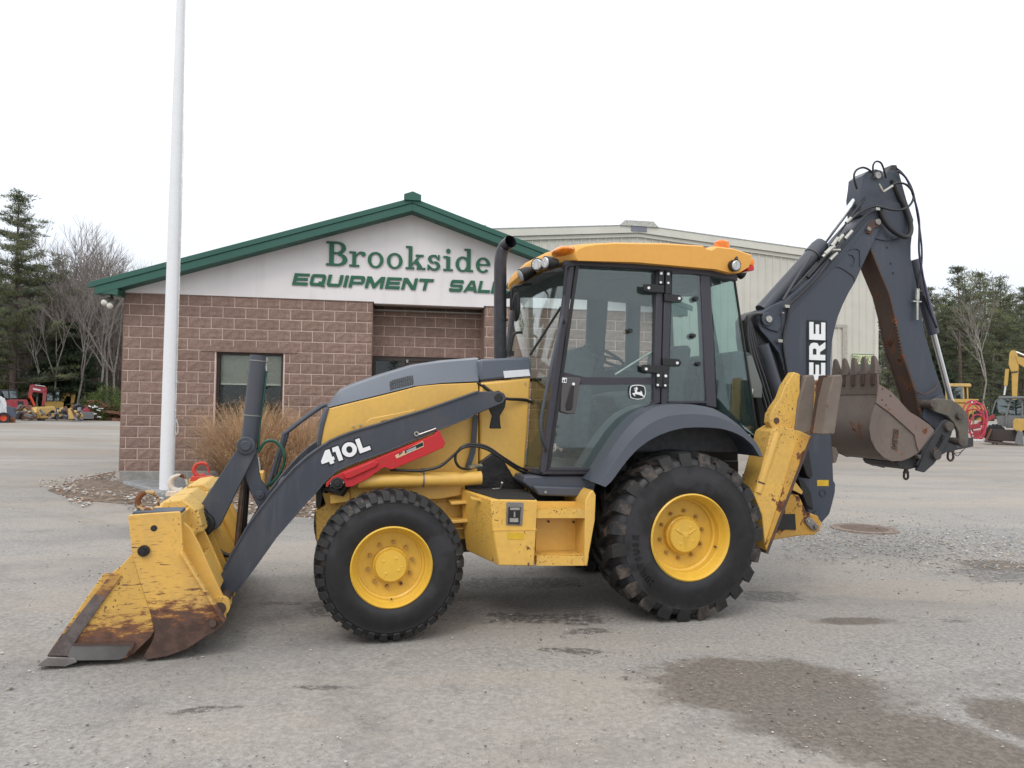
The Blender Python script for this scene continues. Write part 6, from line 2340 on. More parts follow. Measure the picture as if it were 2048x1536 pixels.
# chamfered face between the arch's upper edge (set in) and its lower edge (outermost), then the top sheet running in to the cab
iN_m = PL(spline2([(1186, 966), (1211, 974), (1224, 962), (1238, 942), (1254, 921), (1272, 901), (1292, 885), (1312, 873), (1340, 862), (1366, 856), (1392, 854.5), (1420, 855), (1446, 857.5), (1470, 865), (1490, 876), (1505, 890), (1519, 912)], 1), 0.02)
def resample(pts, n):
    q = [Vector((a, c)) for a, c in pts]
    L = [0]
    for i in range(1, len(q)):
        L.append(L[-1] + (q[i] - q[i - 1]).length)
    res = []
    for k in range(n):
        t_ = L[-1] * k / (n - 1)
        i = max(j for j in range(len(L)) if L[j] <= t_ + 1e-9)
        i = min(i, len(q) - 2)
        f = (t_ - L[i]) / max(L[i + 1] - L[i], 1e-9)
        res.append(tuple(q[i].lerp(q[i + 1], f)))
    return res
M_ = 30
o_ = resample(oN, M_)
i_ = resample(iN_m[1:], M_)
vs, fs_ = [], []
for k in range(M_):
    (ou, oz), (iu, iz) = o_[k], i_[k]
    mu, mz = ou + (iu - ou) * 0.42, oz + (iz - oz) * 0.42
    vs += [(ou, 0.62, oz + 0.004), (ou, 0.16, oz + 0.004), (ou, 0.115, oz), (mu, 0.03, mz), (iu, 0.02, iz), (iu, 0.05, iz - 0.002), (ou + (iu - ou) * 0.45, 0.14, oz + (iz - oz) * 0.45), (ou + (iu - ou) * 0.35, 0.62, oz + (iz - oz) * 0.35)]
for k in range(M_ - 1):
    for j in range(8):
        a, c = k * 8 + j, k * 8 + (j + 1) % 8
        fs_.append((a, c, c + 8, a + 8))
fs_ += [tuple(range(8)), tuple(range((M_ - 1) * 8 + 7, (M_ - 1) * 8 - 1, -1))]
b.add(vs, fs_)
fen = b.obj('rear_fender', GREYF, BH, smooth=24)
c_ = MB()
vs2 = [(v_[0], 2.2 - v_[1], v_[2]) for v_ in vs]
c_.add(vs2, [tuple(reversed(f)) for f in fs_])
c_.obj('rear_fender', GREYF, BH, smooth=24)

# ---------------------------------------------------------------- loader arms
AW0, AW1 = 0.42, 0.52
arm = [(997, 783), (985, 783), (957, 783), (900, 803), (844, 822), (800, 835), (759, 848), (730, 856), (701, 865), (680, 873), (660, 882), (639, 896), (615, 913), (591, 934), (567, 960), (543, 988), (518, 1021), (495, 1052), (478, 1082), (461, 1111), (448, 1137), (438, 1160), (436, 1172), (444, 1186), (458, 1195), (472, 1182), (490, 1160), (518, 1122), (552, 1074), (585, 1036), (618, 998), (634, 982), (646, 967), (658, 955), (670, 944), (688, 934), (707, 926.5), (776, 902), (872, 861), (947, 831), (1006, 806), (1013, 796), (1008, 786)]
arm_p = PL(arm, AW0)
b = MB()
b.prism(arm_p, AW0, AW1)
a1 = b.obj('loader_arm', GREY, BH, bevel=0.006)
# flange strips standing proud along both edges
def edge_strip(mb, pts, w0, w1, wd):
    q = [Vector((a, c)) for a, c in PL(pts, AW0)]
    L_, R_ = [], []
    for i in range(len(q)):
        t_ = (q[min(i + 1, len(q) - 1)] - q[max(i - 1, 0)]).normalized()
        n_ = Vector((-t_.y, t_.x)) * wd / 2
        L_.append(q[i] + n_)
        R_.append(q[i] - n_)
    for i in range(len(q) - 1):
        pass
    rings = [[(L_[i].x, w0, L_[i].y), (R_[i].x, w0, R_[i].y), (R_[i].x, w1, R_[i].y), (L_[i].x, w1, L_[i].y)] for i in range(len(q))]
    mb.lofts(rings)
b = MB()
edge_strip(b, arm[2:21], AW0 - 0.012, AW1 + 0.012, 0.012)
edge_strip(b, arm[25:40], AW0 - 0.012, AW1 + 0.012, 0.012)
b.obj('arm_flange', GREY, a1, bevel=0.002)
# far arm, set in past the hood
b = MB()
b.prism(arm_p, 1.68, 1.78)
a2_ = b.obj('loader_arm', GREY, BH, bevel=0.006)
b = MB()
u_, z_ = mp(560, 985, AW0)
b.tube([(u_, AW1, z_ - 0.06), (u_, 1.68, z_ - 0.06)], 0.06, 16)
b.obj('cross_tube', GREY, BH)
b = MB()
u_, z_ = mp(997, 795, AW0)
b.disc_w(u_, z_, AW0 - 0.004, AW1 + 0.12, 0.034, 24)
b.obj('arm_pin', BLACK, BH, bevel=0.005)
# model number on the arm: skewed along the arm
base0, base1 = Vector(P3(646, 934, AW0 - 0.002)), Vector(P3(742, 899, AW0 - 0.002))
xa = (base1 - base0)
Lb = xa.length
xa.normalize()
za = Vector((-xa.z, 0, xa.x))
def on_arm(x, z, s=1.0):
    q = base0 + xa * x + za * z
    return (q.x, q.z)
hN = 0.105
def num_letter(g, ch, gr=0.0):
    """units: cap height 1; gr grows the strokes for the dark outline"""
    if ch == '4':
        if gr:
            g.poly([(-.08, .12), (.52, 1.08), (1.0, 1.08), (.96, .52), (1.08, .5), (1.05, .1), (.9, .1), (.88, -.1), (.42, -.1), (.44, .12)])
        else:
            g.poly([(0, .2), (0, .40), (.55, 1), (.88, 1), (.88, .43), (1.0, .43), (1.0, .2), (.88, .2), (.88, 0), (.56, 0), (.56, .2)])
        return 1.03
    if ch == '1':
        if gr:
            g.poly([(-.06, .58), (-.02, 1.1), (.62, 1.1), (.62, -.1), (.12, -.1), (.12, .58)])
        else:
            g.poly([(.0, .70), (.06, 1), (.54, 1), (.54, 0), (.2, 0), (.2, .70)])
        return .66
    if ch == '0':
        if gr:
            g.arc(.56, .5, (.66, .60), (0.0, 0.0), 0, 360, 28)
        else:
            g.arc(.56, .5, (.56, .50), (.23, .24), 0, 360, 28)
        return 1.2
    if ch == 'L':
        if gr:
            g.poly([(-.1, -.1), (.98, -.1), (.98, .36), (.44, .36), (.44, 1.1), (-.1, 1.1)])
        else:
            g.poly([(0, 0), (.88, 0), (.88, .27), (.34, .27), (.34, 1), (0, 1)])
        return .9
ax = 0.0
tot = 1.03 + .66 + 1.2 + .88
kx_ = Lb / tot
x = 0.0
for ch in '410L':
    for gr, mt, nm, dw in ((1, DECALD, 'decal_outline', 0.0), (0, DECALW, 'decal_letter', 0.0022)):
        g = Glyph(0, 0, 1, AW0 - 0.0003 - dw, fn=lambda X, Z, x=x: on_arm((x + X) * kx_, Z * hN), th=0.0012)
        ad_ = num_letter(g, ch, gr)
        g.mb.obj(nm, mt, a1, smooth=0)
    x += ad_

# red lift-cylinder lock
b = MB()
RW = 0.36
b.prism(PL([(651, 974), (653, 966), (665, 954), (684, 945), (720, 931), (752, 918), (800, 899), (868, 870), (878.5, 861), (890.5, 885), (887, 895), (840, 916), (783, 939.5), (772, 935), (765, 936.5), (735, 958), (704, 973.5), (691, 974), (688, 960), (672, 955), (660, 965), (656, 974)], RW), RW, RW + 0.012)
rl = b.obj('cylinder_lock', RED, BH, bevel=0.003)
b = MB()
b.prism(PL([(686, 946), (722, 932), (748, 921), (757, 925), (752, 933), (724, 946), (700, 957), (690, 958)], RW), RW - 0.014, RW)
b.obj('lock_rib', RED, rl, bevel=0.006)
b = MB()
b.prism(PL([(684, 945), (752, 918), (868, 870), (878.5, 861), (880, 864), (869, 874), (753, 922), (685, 949)], RW), RW + 0.012, AW0 + 0.02)
b.obj('lock_flange', RED, rl)
b = MB()
b.prism(PL([(790, 911), (846, 882), (848, 893), (793, 917)], RW - 0.002), RW - 0.003, RW - 0.0005)
st_ = b.obj('warning_sticker', plain('sticker_cream', (0.62, 0.42, 0.25), 0.5, var=0.05), rl, smooth=0)
b = MB()
b.prism(PL([(809, 901), (845, 884), (847, 891), (810, 907)], RW - 0.002), RW - 0.0045, RW - 0.0031)
b.prism(PL([(797, 912), (806, 904), (804, 903), (801, 906), (797, 905), (799, 908)], RW - 0.002), RW - 0.0045, RW - 0.0031)
b.obj('sticker_print', DECALD, st_, smooth=0)
b = MB()
for i in range(3):
    b.prism(PL([(812 + i, 902 + i * 2), (832, 893 + i * 2), (832, 893.8 + i * 2), (812 + i, 902.8 + i * 2)], RW - 0.002), RW - 0.0055, RW - 0.0046)
b.obj('sticker_line', DECALW, st_, smooth=0)
b = MB()
u_, z_ = mp(674, 966, RW)
b.disc_w(u_, z_, RW - 0.03, RW + 0.1, 0.042, 20)
b.disc_w(u_, z_, RW - 0.045, RW - 0.03, 0.024, 6)
b.obj('lock_pin', BLACK, BH, bevel=0.004)
b = MB()
u_, z_ = mp(833, 867.5, AW0 - 0.02)
b.lathe([(0.018, -0.01), (0.018, 0.0), (0.010, 0.0), (0.010, -0.01), (0.018, -0.01)], u_, z_, AW0 - 0.012, 20)
b.tube([P3(838, 869, AW0 - .02), P3(872, 857, AW0 - .02)], 0.005, 6)
b.obj('lock_clip', FIT, BH)
# lift cylinder
b = MB()
b.tube([P3(716, 963, 0.44), P3(962, 956, 0.44)], 0.052, 24)
lc = b.obj('lift_cylinder', Y_BODY, BH, smooth=50)
b = MB()
b.tube([P3(844.5, 959.5, 0.44), P3(847.5, 959.5, 0.44)], 0.056, 24)
b.box(*[(lambda q, d: tuple(x + s_ * y for x, y in zip(q, d)))(P3(845, 941, 0.44), (0.012, 0.012, 0.012)) if False else v for s_, v in ((1, tuple(x - y for x, y in zip(P3(845, 942, 0.44), (0.014, 0.014, 0.02)))), (1, tuple(x + y for x, y in zip(P3(845, 942, 0.44), (0.014, 0.014, 0.02)))))])
b.obj('cylinder_clamp', STEELW, lc)
b = MB()
b.tube([P3(660, 966, 0.44), P3(716, 963, 0.44)], 0.03, 16)
b.obj('cylinder_rod', STEEL, lc)
b = MB()
b.tube([P3(716, 963, 1.74), P3(962, 956, 1.74)], 0.052, 24)
b.obj('lift_cylinder', Y_BODY, BH, smooth=50)
b = MB()
b.tube([P3(700, 963, .4), P3(685, 985, .45), P3(650, 975, .5), P3(648, 985, .5)], 0.03, 10)
b.obj('axle_guard', BLACK, BH)
# hoses on the side
hz = MB()
for off in (0, 1):
    hz.tube([P3(846, 941, .40), P3(880, 932 + off, .36), P3(910, 908, .34), P3(925, 893 + off * 3, .32), P3(946, 888 + off * 4, .32), P3(975, 894 + off * 5, .33), P3(1005, 914 + off * 5, .36), P3(1035, 933 + off * 6, .42), P3(1054, 941 + off * 7, .5)], 0.010, 8, smooth=5)
hz.tube([P3(912, 905, .36), P3(911, 922, .36), P3(920, 935, .38), P3(935, 938, .42), P3(948, 935, .46)], 0.010, 8, smooth=5)
hz.tube([P3(780, 940, .40), P3(846, 942, .38)], 0.010, 8)
hz.tube([P3(965, 770, .60), P3(985, 785, .58), P3(1010, 797, .56), P3(1052, 800, .60), P3(1066, 808, .62)], 0.012, 8, smooth=5)
hz.tube([P3(955, 765, .62), P3(975, 779, .60), P3(997, 790, .56)], 0.010, 8, smooth=3)
hz.obj('hydraulic_hose', HOSE, BH)
b = MB()
b.tube([P3(938, 934, .42), P3(962, 932, .5)], [0.014, 0.018], 8)
b.ball(P3(1004, 966, .40), 0.012, 8, 6)
b.tube([P3(1004, 968, .40), P3(1000, 977, .42), P3(985, 978, .45)], 0.006, 6)
b.obj('hose_fitting', FIT, BH)

# ---------------------------------------------------------------- bucket linkage
LW = 0.56
b = MB()
b.prism(PL([(476, 895), (480, 882), (492, 876), (505, 882), (511, 895), (512, 905), (440, 1052), (418, 1068), (396, 1062), (386, 1045), (388, 1030)], LW), LW, LW + 0.05)
lk = b.obj('bucket_link', GREY, BH, bevel=0.006)
b = MB()
b.prism(PL([(478, 905), (484, 915), (492, 960), (503, 990), (520, 1022), (527, 1038), (545, 1010), (556, 1000), (540, 985), (522, 960), (514, 925), (513, 895)], LW + 0.052), LW + 0.052, LW + 0.10)
lv_ = b.obj('tilt_lever', GREY, BH, bevel=0.006)
b = MB()
u_, z_ = mp(492, 891, LW)
b.disc_w(u_, z_, LW - 0.02, LW + 0.13, 0.062, 28)
b.disc_w(u_, z_, LW - 0.04, LW - 0.02, 0.036, 24)
b.obj('link_pin', GREY, BH, bevel=0.005)
b = MB()
u_, z_ = mp(519, 991, LW)
b.disc_w(u_, z_, LW + 0.03, LW + 0.11, 0.030, 24)
b.disc_w(u_, z_, LW + 0.024, LW + 0.03, 0.011, 12)
b.obj('lever_pin', GREY, BH, bevel=0.004)
b = MB()
cyl0, cyl1 = P3(499, 884, LW + .08), P3(517, 711, LW + .08)
b.tube([cyl0, cyl1], 0.058, 28)
tc_ = b.obj('tilt_cylinder', GREY, BH, smooth=50)
b = MB()
def lerp3(a, c, f):
    return tuple(x + (y - x) * f for x, y in zip(a, c))
for f in (0.30, 0.93):
    b.tube([lerp3(cyl0, cyl1, f), lerp3(cyl0, cyl1, f + 0.012)], 0.061, 28)
b.obj('cylinder_band', STEELW, tc_)
b = MB()
q_ = P3(530, 718, LW + .08)
b.box((q_[0] - 0.022, q_[1] - 0.015, q_[2] - 0.02), (q_[0] + 0.018, q_[1] + 0.015, q_[2] + 0.012))
b.tube([q_, P3(532, 742, LW + .08)], 0.010, 8)
b.obj('port_fitting', FIT, tc_)
b = MB()
b.tube([P3(532, 742, LW + .08), P3(526, 800, LW + .08), P3(519, 850, LW + .08), P3(516, 900, LW + .07)], 0.010, 8, smooth=4)
b.tube([P3(516, 905, LW + .02), P3(530, 884, LW), P3(548, 882, LW), P3(563, 895, LW), P3(569, 915, LW), P3(565, 935, LW + .02), P3(552, 958, LW + .04), P3(540, 968, LW + .06), P3(533, 975, LW + .08)], 0.011, 8, smooth=5)
b.obj('green_hose', HOSEG, BH)
b = MB()
b.tube([P3(516, 915, LW + .1), P3(519, 940, LW + .1)], 0.012, 8)
b.obj('hose_fitting', FIT, BH)
b = MB()
b.tube([P3(487, 950, LW + .14), P3(474, 1092, LW + .14)], 0.020, 12)
b.obj('tilt_rod', plain('rod_brown', (0.16, 0.11, 0.085), 0.35, 0.4), BH)
b = MB()
b.tube([P3(495, 950, LW + .2), P3(486, 1080, LW + .2)], 0.022, 12)
b.obj('tilt_rod', BLACK, BH)
b = MB()
u_, z_ = mp(402, 1051, LW - 0.06)
b.disc_w(u_, z_, LW - 0.05, LW + 0.14, 0.085, 24)
b.disc_w(u_, z_, LW - 0.075, LW - 0.05, 0.055, 20)
b.disc_w(u_ - 0.03, z_ + 0.05, LW - 0.06, LW + 0.12, 0.075, 20)
b.disc_w(u_, z_, LW - 0.09, LW - 0.075, 0.03, 6)
b.obj('greasy_pin', GREASE, BH, bevel=0.008)

# ---------------------------------------------------------------- loader bucket
BW0, BW1 = -0.02, 2.24
LB = bpy.data.objects.new('loader_bucket', None)
COL.objects.link(LB)
LB.parent = BH
side = [(256, 1034), (258, 1030.5), (300, 1027), (358, 1023.5), (361, 1027), (366, 1107), (400, 1160), (450, 1240), (448, 1250), (432, 1262), (414, 1272), (372, 1299.5), (333, 1313), (292, 1320), (286, 1314), (300, 1292), (308, 1275), (309, 1262), (300, 1224), (279, 1160), (264.6, 1110)]
b = MB()
b.prism(PL(side, BW0), BW0, BW0 + 0.03)
b.obj('side_plate', Y_BUCKET, LB, bevel=0.004)
b = MB()
b.prism(PL(side, BW0), BW1 - 0.03, BW1)
b.obj('side_plate', Y_BUCKET, LB, bevel=0.004)
# edge strip on the back edge of the near plate, hole, pivot boss
b = MB()
qs = PL([(364, 1105), (450, 1243)], BW0)
b.bar((qs[0][0], BW0 - 0.0, qs[0][1]), (qs[1][0], BW0, qs[1][1]), 0.016, 0.06)
b.obj('edge_strip', Y_BUCKET, LB, bevel=0.003)
for (px, py, r_, mt) in ((308, 1056.5, 0.019, BLACK), (288.5, 1101, 0.034, GREASE), (426, 1245, 0.022, RUSTD)):
    b = MB()
    u_, z_ = mp(px, py, BW0)
    b.disc_w(u_, z_, BW0 - (0.002 if r_ < 0.02 else 0.022), BW0 + 0.01, r_, 24)
    if r_ > 0.03:
        b.disc_w(u_, z_, BW0 - 0.03, BW0 - 0.022, 0.014, 6)
    b.obj('pivot_boss' if r_ > 0.02 else 'bolt_hole', mt, LB)
# shell: outer back and bottom of the mouldboard, real plate thickness
back = PL([(262, 1032), (356, 1028), (362, 1107), (396, 1160), (444, 1238), (440, 1248), (412, 1268), (370, 1295), (330, 1309), (291, 1317)], BW0)
shell = MB()
def sheet_uz(mb, line, w0, w1, th):
    q = [Vector((a, c)) for a, c in line]
    A, B = [], []
    for i in range(len(q)):
        t_ = (q[min(i + 1, len(q) - 1)] - q[max(i - 1, 0)]).normalized()
        n_ = Vector((-t_.y, t_.x)) * th
        A.append(q[i])
        B.append(q[i] + n_)
    rings = [[(A[i].x, w0, A[i].y), (B[i].x, w0, B[i].y), (B[i].x, w1, B[i].y), (A[i].x, w1, A[i].y)] for i in range(len(q))]
    mb.lofts(rings)
back_in = PL([(356, 1030), (352, 1085), (358, 1120), (385, 1165), (420, 1222), (436, 1240), (410, 1262), (368, 1290), (330, 1305), (291, 1316)], BW0)
sheet_uz(shell, back_in, BW0 + 0.03, BW1 - 0.03, 0.018)
shell.obj('shell', Y_BUCKET, LB, smooth=30)
# rear gussets running down the back
for w_ in (0.10, 0.44, 0.66, 1.50, 1.74, 2.06):
    b = MB()
    g_ = PL([(352, 1040), (366, 1044), (382, 1058), (400, 1092), (452, 1205), (452, 1236), (440, 1240), (400, 1180), (356, 1112)], 0.10)
    b.prism(g_, w_, w_ + 0.028)
    b.obj('rear_gusset', Y_BODY, LB, bevel=0.004)
b = MB()
g_ = PL([(358, 1062), (382, 1068), (384, 1080), (362, 1078)], 0.1)
b.prism(g_, 0.128, 0.44)
g_ = PL([(395, 1120), (404, 1115), (436, 1185), (428, 1190)], 0.1)
b.prism(g_, 0.128, 0.435)
b.obj('back_brace', Y_BODY, LB, bevel=0.004)
b = MB()
u_, z_ = mp(447, 1200, 0.3)
b.disc_w(u_, z_, 0.08, 0.46, 0.040, 20)
b.disc_w(u_ + 0.0, z_, 0.47, 0.66, 0.045, 20)
b.obj('hinge_tube', RUSTD, LB)
for w_ in (0.10, 1.74):
    b = MB()
    b.disc_w(u_, z_ + 0.01, w_ - 0.012, w_ + 0.045, 0.062, 20)
    b.obj('hinge_eye', Y_WORN, LB)
# clam cylinders on the back, yellow
for w_ in (0.98, 1.22):
    b = MB()
    c0_, c1_ = mp(410, 1010, w_ * 0 + 0.9), mp(478, 1120, 0.9)
    b.tube([(c0_[0] + 0.10, w_, c0_[1]), (c1_[0] + 0.02, w_, c1_[1])], 0.045, 18)
    o = b.obj('clam_cylinder', Y_BODY, LB, smooth=50)
    b = MB()
    b.tube([(c0_[0] + 0.02, w_, c0_[1] + 0.11), (c0_[0] + 0.10, w_, c0_[1])], 0.022, 12)
    b.obj('clam_rod', STEEL, o)
for (px, py, w_) in ((398, 1062, 0.8), (430, 1060, 0.8)):
    b = MB()
    q = P3(px, py, w_)
    b.tube([q, (q[0] + 0.05, q[1] + 0.01, q[2] - 0.03), (q[0] + 0.06, q[1], q[2] - 0.10)], 0.014, 8)
    b.obj('port_fitting', FIT, LB)
b = MB()
b.tube([P3(424, 1068, .75), P3(432, 1090, .72), P3(448, 1108, .70), P3(468, 1112, .70)], 0.016, 8, smooth=4)
b.obj('clam_hose', HOSE, LB)
# top beam with sloped lid plates between the lifting hooks
tu0, tz0 = mp(262, 1032, BW0)
tu1, tz1 = mp(360, 1027, BW0)
b = MB()
prof_ = [(tu0 + 0.10, tz0 - 0.02), (tu0 + 0.12, tz0 + 0.045), (tu1 - 0.04, tz0 + 0.060), (tu1 + 0.06, tz0 - 0.02), (tu1 + 0.10, tz0 - 0.16), (tu1 + 0.02, tz0 - 0.18), (tu1 - 0.04, tz0 - 0.05)]
b.prism(prof_, 0.30, 1.02)
b.obj('top_beam', paint('yellow_sunned', (0.62, 0.40, 0.10), 0.5, 0.3, chips=0.5, scratch=0.5, dirtcol=(0.40, 0.30, 0.16)), LB, bevel=0.012)
b = MB()
b.prism(prof_, 1.26, 1.90)
b.obj('top_beam', _mats['yellow_sunned'], LB, bevel=0.012)
b = MB()
b.prism([(tu0 + 0.02, tz0 - 0.05), (tu0 + 0.04, tz0 - 0.01), (tu1 - 0.02, tz0), (tu1, tz0 - 0.06)], BW0 + 0.03, BW1 - 0.03)
b.obj('top_plate', Y_BUCKET, LB, bevel=0.006)
b = MB()
b.prism([(tu1 + 0.02, tz0 - 0.1), (tu1 + 0.06, tz0 - 0.02), (tu1 + 0.26, tz0 - 0.42), (tu1 + 0.20, tz0 - 0.44)], 0.70, 1.50)
b.obj('back_cover', Y_BODY, LB, bevel=0.01)
b = MB()
b.prism([(tu1 + 0.14, tz0 + 0.08), (tu1 + 0.36, tz0 + 0.08), (tu1 + 0.36, tz0 - 0.05), (tu1 + 0.14, tz0 - 0.05)], 2.0, 2.2)
b.obj('hose_guard', Y_BODY, LB, bevel=0.01)
# lifting hooks
H1 = paint('hook_rusty', (0.45, 0.30, 0.14), 0.6, 0.3, rust=0.8, rs=14)
H2 = paint('hook_white', (0.62, 0.56, 0.48), 0.6, 0.4, rust=0.45, rs=12)
H3 = paint('hook_red', (0.52, 0.045, 0.03), 0.5, 0.2, rust=0.5, rs=14)
PLB = paint('hook_plate_blue', (0.06, 0.085, 0.12), 0.6, 0.4, rust=0.1)
for (px, py, w_, hm, pm, lab) in ((297, 1003, 0.10, H1, PLB, 'rusty orange lifting hook'), (358, 966, 1.12, H2, H2, 'pale rust-stained lifting hook'), (403, 939, 2.02, H3, H3, 'red lifting hook')):
    u_, z_ = mp(px, py, w_)
    b = MB()
    pts = []
    for k in range(15):
        a = R(-60 - k * 18)
        pts.append((u_ + 0.062 * math.cos(a), w_, z_ + 0.058 * math.sin(a)))
    b.tube(pts, [0.022] * 4 + [0.019] * 6 + [0.014] * 5, 10)
    b.tube([pts[0], (u_ - 0.01, w_, z_ - 0.066), pts[3]], 0.02, 8)
    hk = b.obj('lifting_hook', hm, LB)
    hk['label'] = lab
    b = MB()
    b.tube([pts[-1], (u_ + 0.055, w_, z_ + 0.005), (u_ + 0.06, w_, z_ - 0.03)], 0.008, 8)
    b.obj('safety_latch', hm, hk)
    b = MB()
    b.prism([(u_ - 0.085, z_ - 0.095), (u_ + 0.10, z_ - 0.095), (u_ + 0.085, z_ - 0.055), (u_ - 0.075, z_ - 0.055)], w_ - 0.06, w_ + 0.06)
    b.obj('hook_plate', pm, hk, bevel=0.004)
b = MB()
u_, z_ = mp(297, 1022, 0.1)
b.box((u_ - 0.06, 0.02, z_ - 0.03), (u_ + 0.20, 0.2, z_ + 0.008))
b.obj('hook_base', PLB, LB, bevel=0.004)

# clam: front half, open
clam = [(262, 1110), (266, 1113), (281, 1165), (302, 1228), (309, 1262), (300, 1276), (268, 1307), (250, 1317), (236, 1320), (150, 1322), (100, 1322), (94, 1311), (160, 1214), (206, 1148), (224, 1146), (244, 1130)]
b = MB()
b.prism(PL(clam, BW0 + 0.005), BW0 + 0.005, BW0 + 0.03)
b.obj('clam_side', Y_CLAM, LB, bevel=0.004)
b = MB()
b.prism(PL(clam, BW0 + 0.005), BW1 - 0.03, BW1 - 0.005)
b.obj('clam_side', Y_CLAM, LB, bevel=0.004)
WEAR = paint('worn_edge', (0.085, 0.070, 0.066), 0.36, 0.4, metal=0.3, rust=0.12, dirtcol=(0.14, 0.10, 0.08))
b = MB()
b.prism(PL([(224, 1144.5), (243, 1151), (146, 1290), (135, 1312), (94, 1311)], BW0 - 0.006), BW0 - 0.01, BW0 + 0.005)
b.obj('clam_edge', paint('clam_edge_worn', (0.45, 0.25, 0.06), 0.45, 0.3, rust=0.1, low=(0.26, 0.60), lowcol=(0.085, 0.070, 0.066), metal=0.0), LB, bevel=0.003)
b = MB()
b.prism(PL([(146, 1290), (268, 1289), (262, 1298), (250, 1316), (236, 1320), (150, 1321), (134, 1312)], BW0 - 0.01), BW0 - 0.014, BW0 + 0.005)
b.obj('wear_plate', plain('scoured_steel', (0.17, 0.165, 0.16), 0.35, 0.5, var=0.2, scale=5), LB, bevel=0.003)
b = MB()
p_ = PL([(146, 1289), (268, 1288)], BW0 - 0.016)
b.bar((p_[0][0], BW0 - 0.012, p_[0][1]), (p_[1][0], BW0 - 0.012, p_[1][1]), 0.012, 0.02)
p_ = PL([(268, 1288), (252, 1315)], BW0 - 0.016)
b.bar((p_[0][0], BW0 - 0.0125, p_[0][1]), (p_[1][0], BW0 - 0.0125, p_[1][1]), 0.010, 0.02)
b.obj('weld_bead', RUSTD, LB)
# clam shell plate and cutting edge
cl = MB()
sheet_uz(cl, PL([(262, 1112), (240, 1140), (268, 1240), (240, 1318), (150, 1320), (96, 1316)], BW0)[2:], BW0 + 0.03, BW1 - 0.03, -0.018)
cl.obj('clam_shell', Y_CLAM, LB, smooth=30)
b = MB()
ce = PL([(76, 1330), (84, 1322), (98, 1312), (150, 1314), (156, 1322), (133, 1331)], BW0)
b.prism(ce, BW0 - 0.02, BW1 + 0.02)
b.obj('cutting_edge', STEELW, LB, bevel=0.003)
b = MB()
ce = PL([(286, 1314), (300, 1292), (309, 1268), (309, 1262), (316, 1275), (310, 1292), (292, 1320)], BW0)
b.prism(ce, BW0 + 0.03, BW1 - 0.03)
b.obj('rear_cutting_edge', STEELW, LB, bevel=0.003)

# ---------------------------------------------------------------- backhoe: tower, boom, dipper
SWN = 1.10
KW0, KW1 = 0.97, 1.23
boom = [(1574, 760), (1567, 735), (1558, 706), (1546, 690), (1535, 676), (1521, 660), (1516, 650), (1519, 634), (1528, 622), (1545, 611), (1569, 600), (1600, 577), (1625, 553), (1645, 530), (1661, 511), (1680, 489), (1700, 464), (1720, 442), (1738, 424), (1750, 414), (1764, 411), (1768, 430), (1764, 450), (1752, 474), (1740, 500), (1724, 534), (1710, 565), (1698, 585), (1686, 609), (1676, 634), (1669, 660), (1664, 685), (1661.5, 723), (1661, 760), (1663, 872), (1667, 961), (1671, 968), (1670, 986), (1664, 1010), (1659, 1028), (1643, 1046), (1622, 1034), (1606, 1000), (1596, 962), (1590, 900), (1582, 820)]
bp = PL(boom, KW0)
b = MB()
b.prism(bp, KW0, KW1)
bm_ = b.obj('boom', GREYB, BH, bevel=0.006)
# raised reinforcement plates at the top of the boom
b = MB()
def wline_strip(mb, pts, wd, w_, th=0.008):
    q = [Vector((a, c)) for a, c in PL(pts, w_)]
    rings = []
    for i in range(len(q)):
        t_ = (q[min(i + 1, len(q) - 1)] - q[max(i - 1, 0)]).normalized()
        n_ = Vector((-t_.y, t_.x)) * wd / 2
        rings.append([(q[i].x + n_.x, w_ - th, q[i].y + n_.y), (q[i].x - n_.x, w_ - th, q[i].y - n_.y), (q[i].x - n_.x, w_ + 0.004, q[i].y - n_.y), (q[i].x + n_.x, w_ + 0.004, q[i].y + n_.y)])
    mb.lofts(rings)
wline_strip(b, [(1640, 545), (1662, 535), (1674, 532.5), (1685, 537), (1697, 545), (1707, 553), (1709, 562)], 0.010, KW0)
wline_strip(b, [(1682, 504), (1700, 498), (1712, 496.5), (1719, 501), (1720, 515), (1720, 533)], 0.010, KW0)
wline_strip(b, [(1697, 509), (1704, 510), (1709, 518), (1708, 527), (1702, 532)], 0.008, KW0)
b.obj('boom_rib', GREYB, bm_)
b = MB()
b.prism(PL([(1560, 618), (1604, 586), (1650, 540), (1690, 492), (1738, 436), (1745, 440), (1697, 500), (1655, 548), (1608, 594), (1582, 625), (1571, 670), (1570, 740), (1566, 740), (1566, 668)], KW0 - 0.003), KW0 - 0.006, KW0)
b.obj('boom_overlay', GREYB, bm_, bevel=0.002)
b = MB()
for (px, py, rr) in ((1741, 445, 0.030), (1735, 459, 0.022)):
    u_, z_ = mp(px + 12 * (px == 1741), py, KW0)
    b.disc_w(u_, z_, KW0 - 0.03, KW1 + 0.03, rr, 20)
b.obj('elbow_pin', STEELW, BH, bevel=0.004)
b = MB()
b.prism(PL([(1733, 452), (1744, 440), (1762, 440), (1763, 452), (1748, 456), (1741, 468), (1733, 466)], KW0 - 0.01), KW0 - 0.016, KW0 - 0.002)
b.obj('pin_keeper', RUSTD, BH, bevel=0.004)
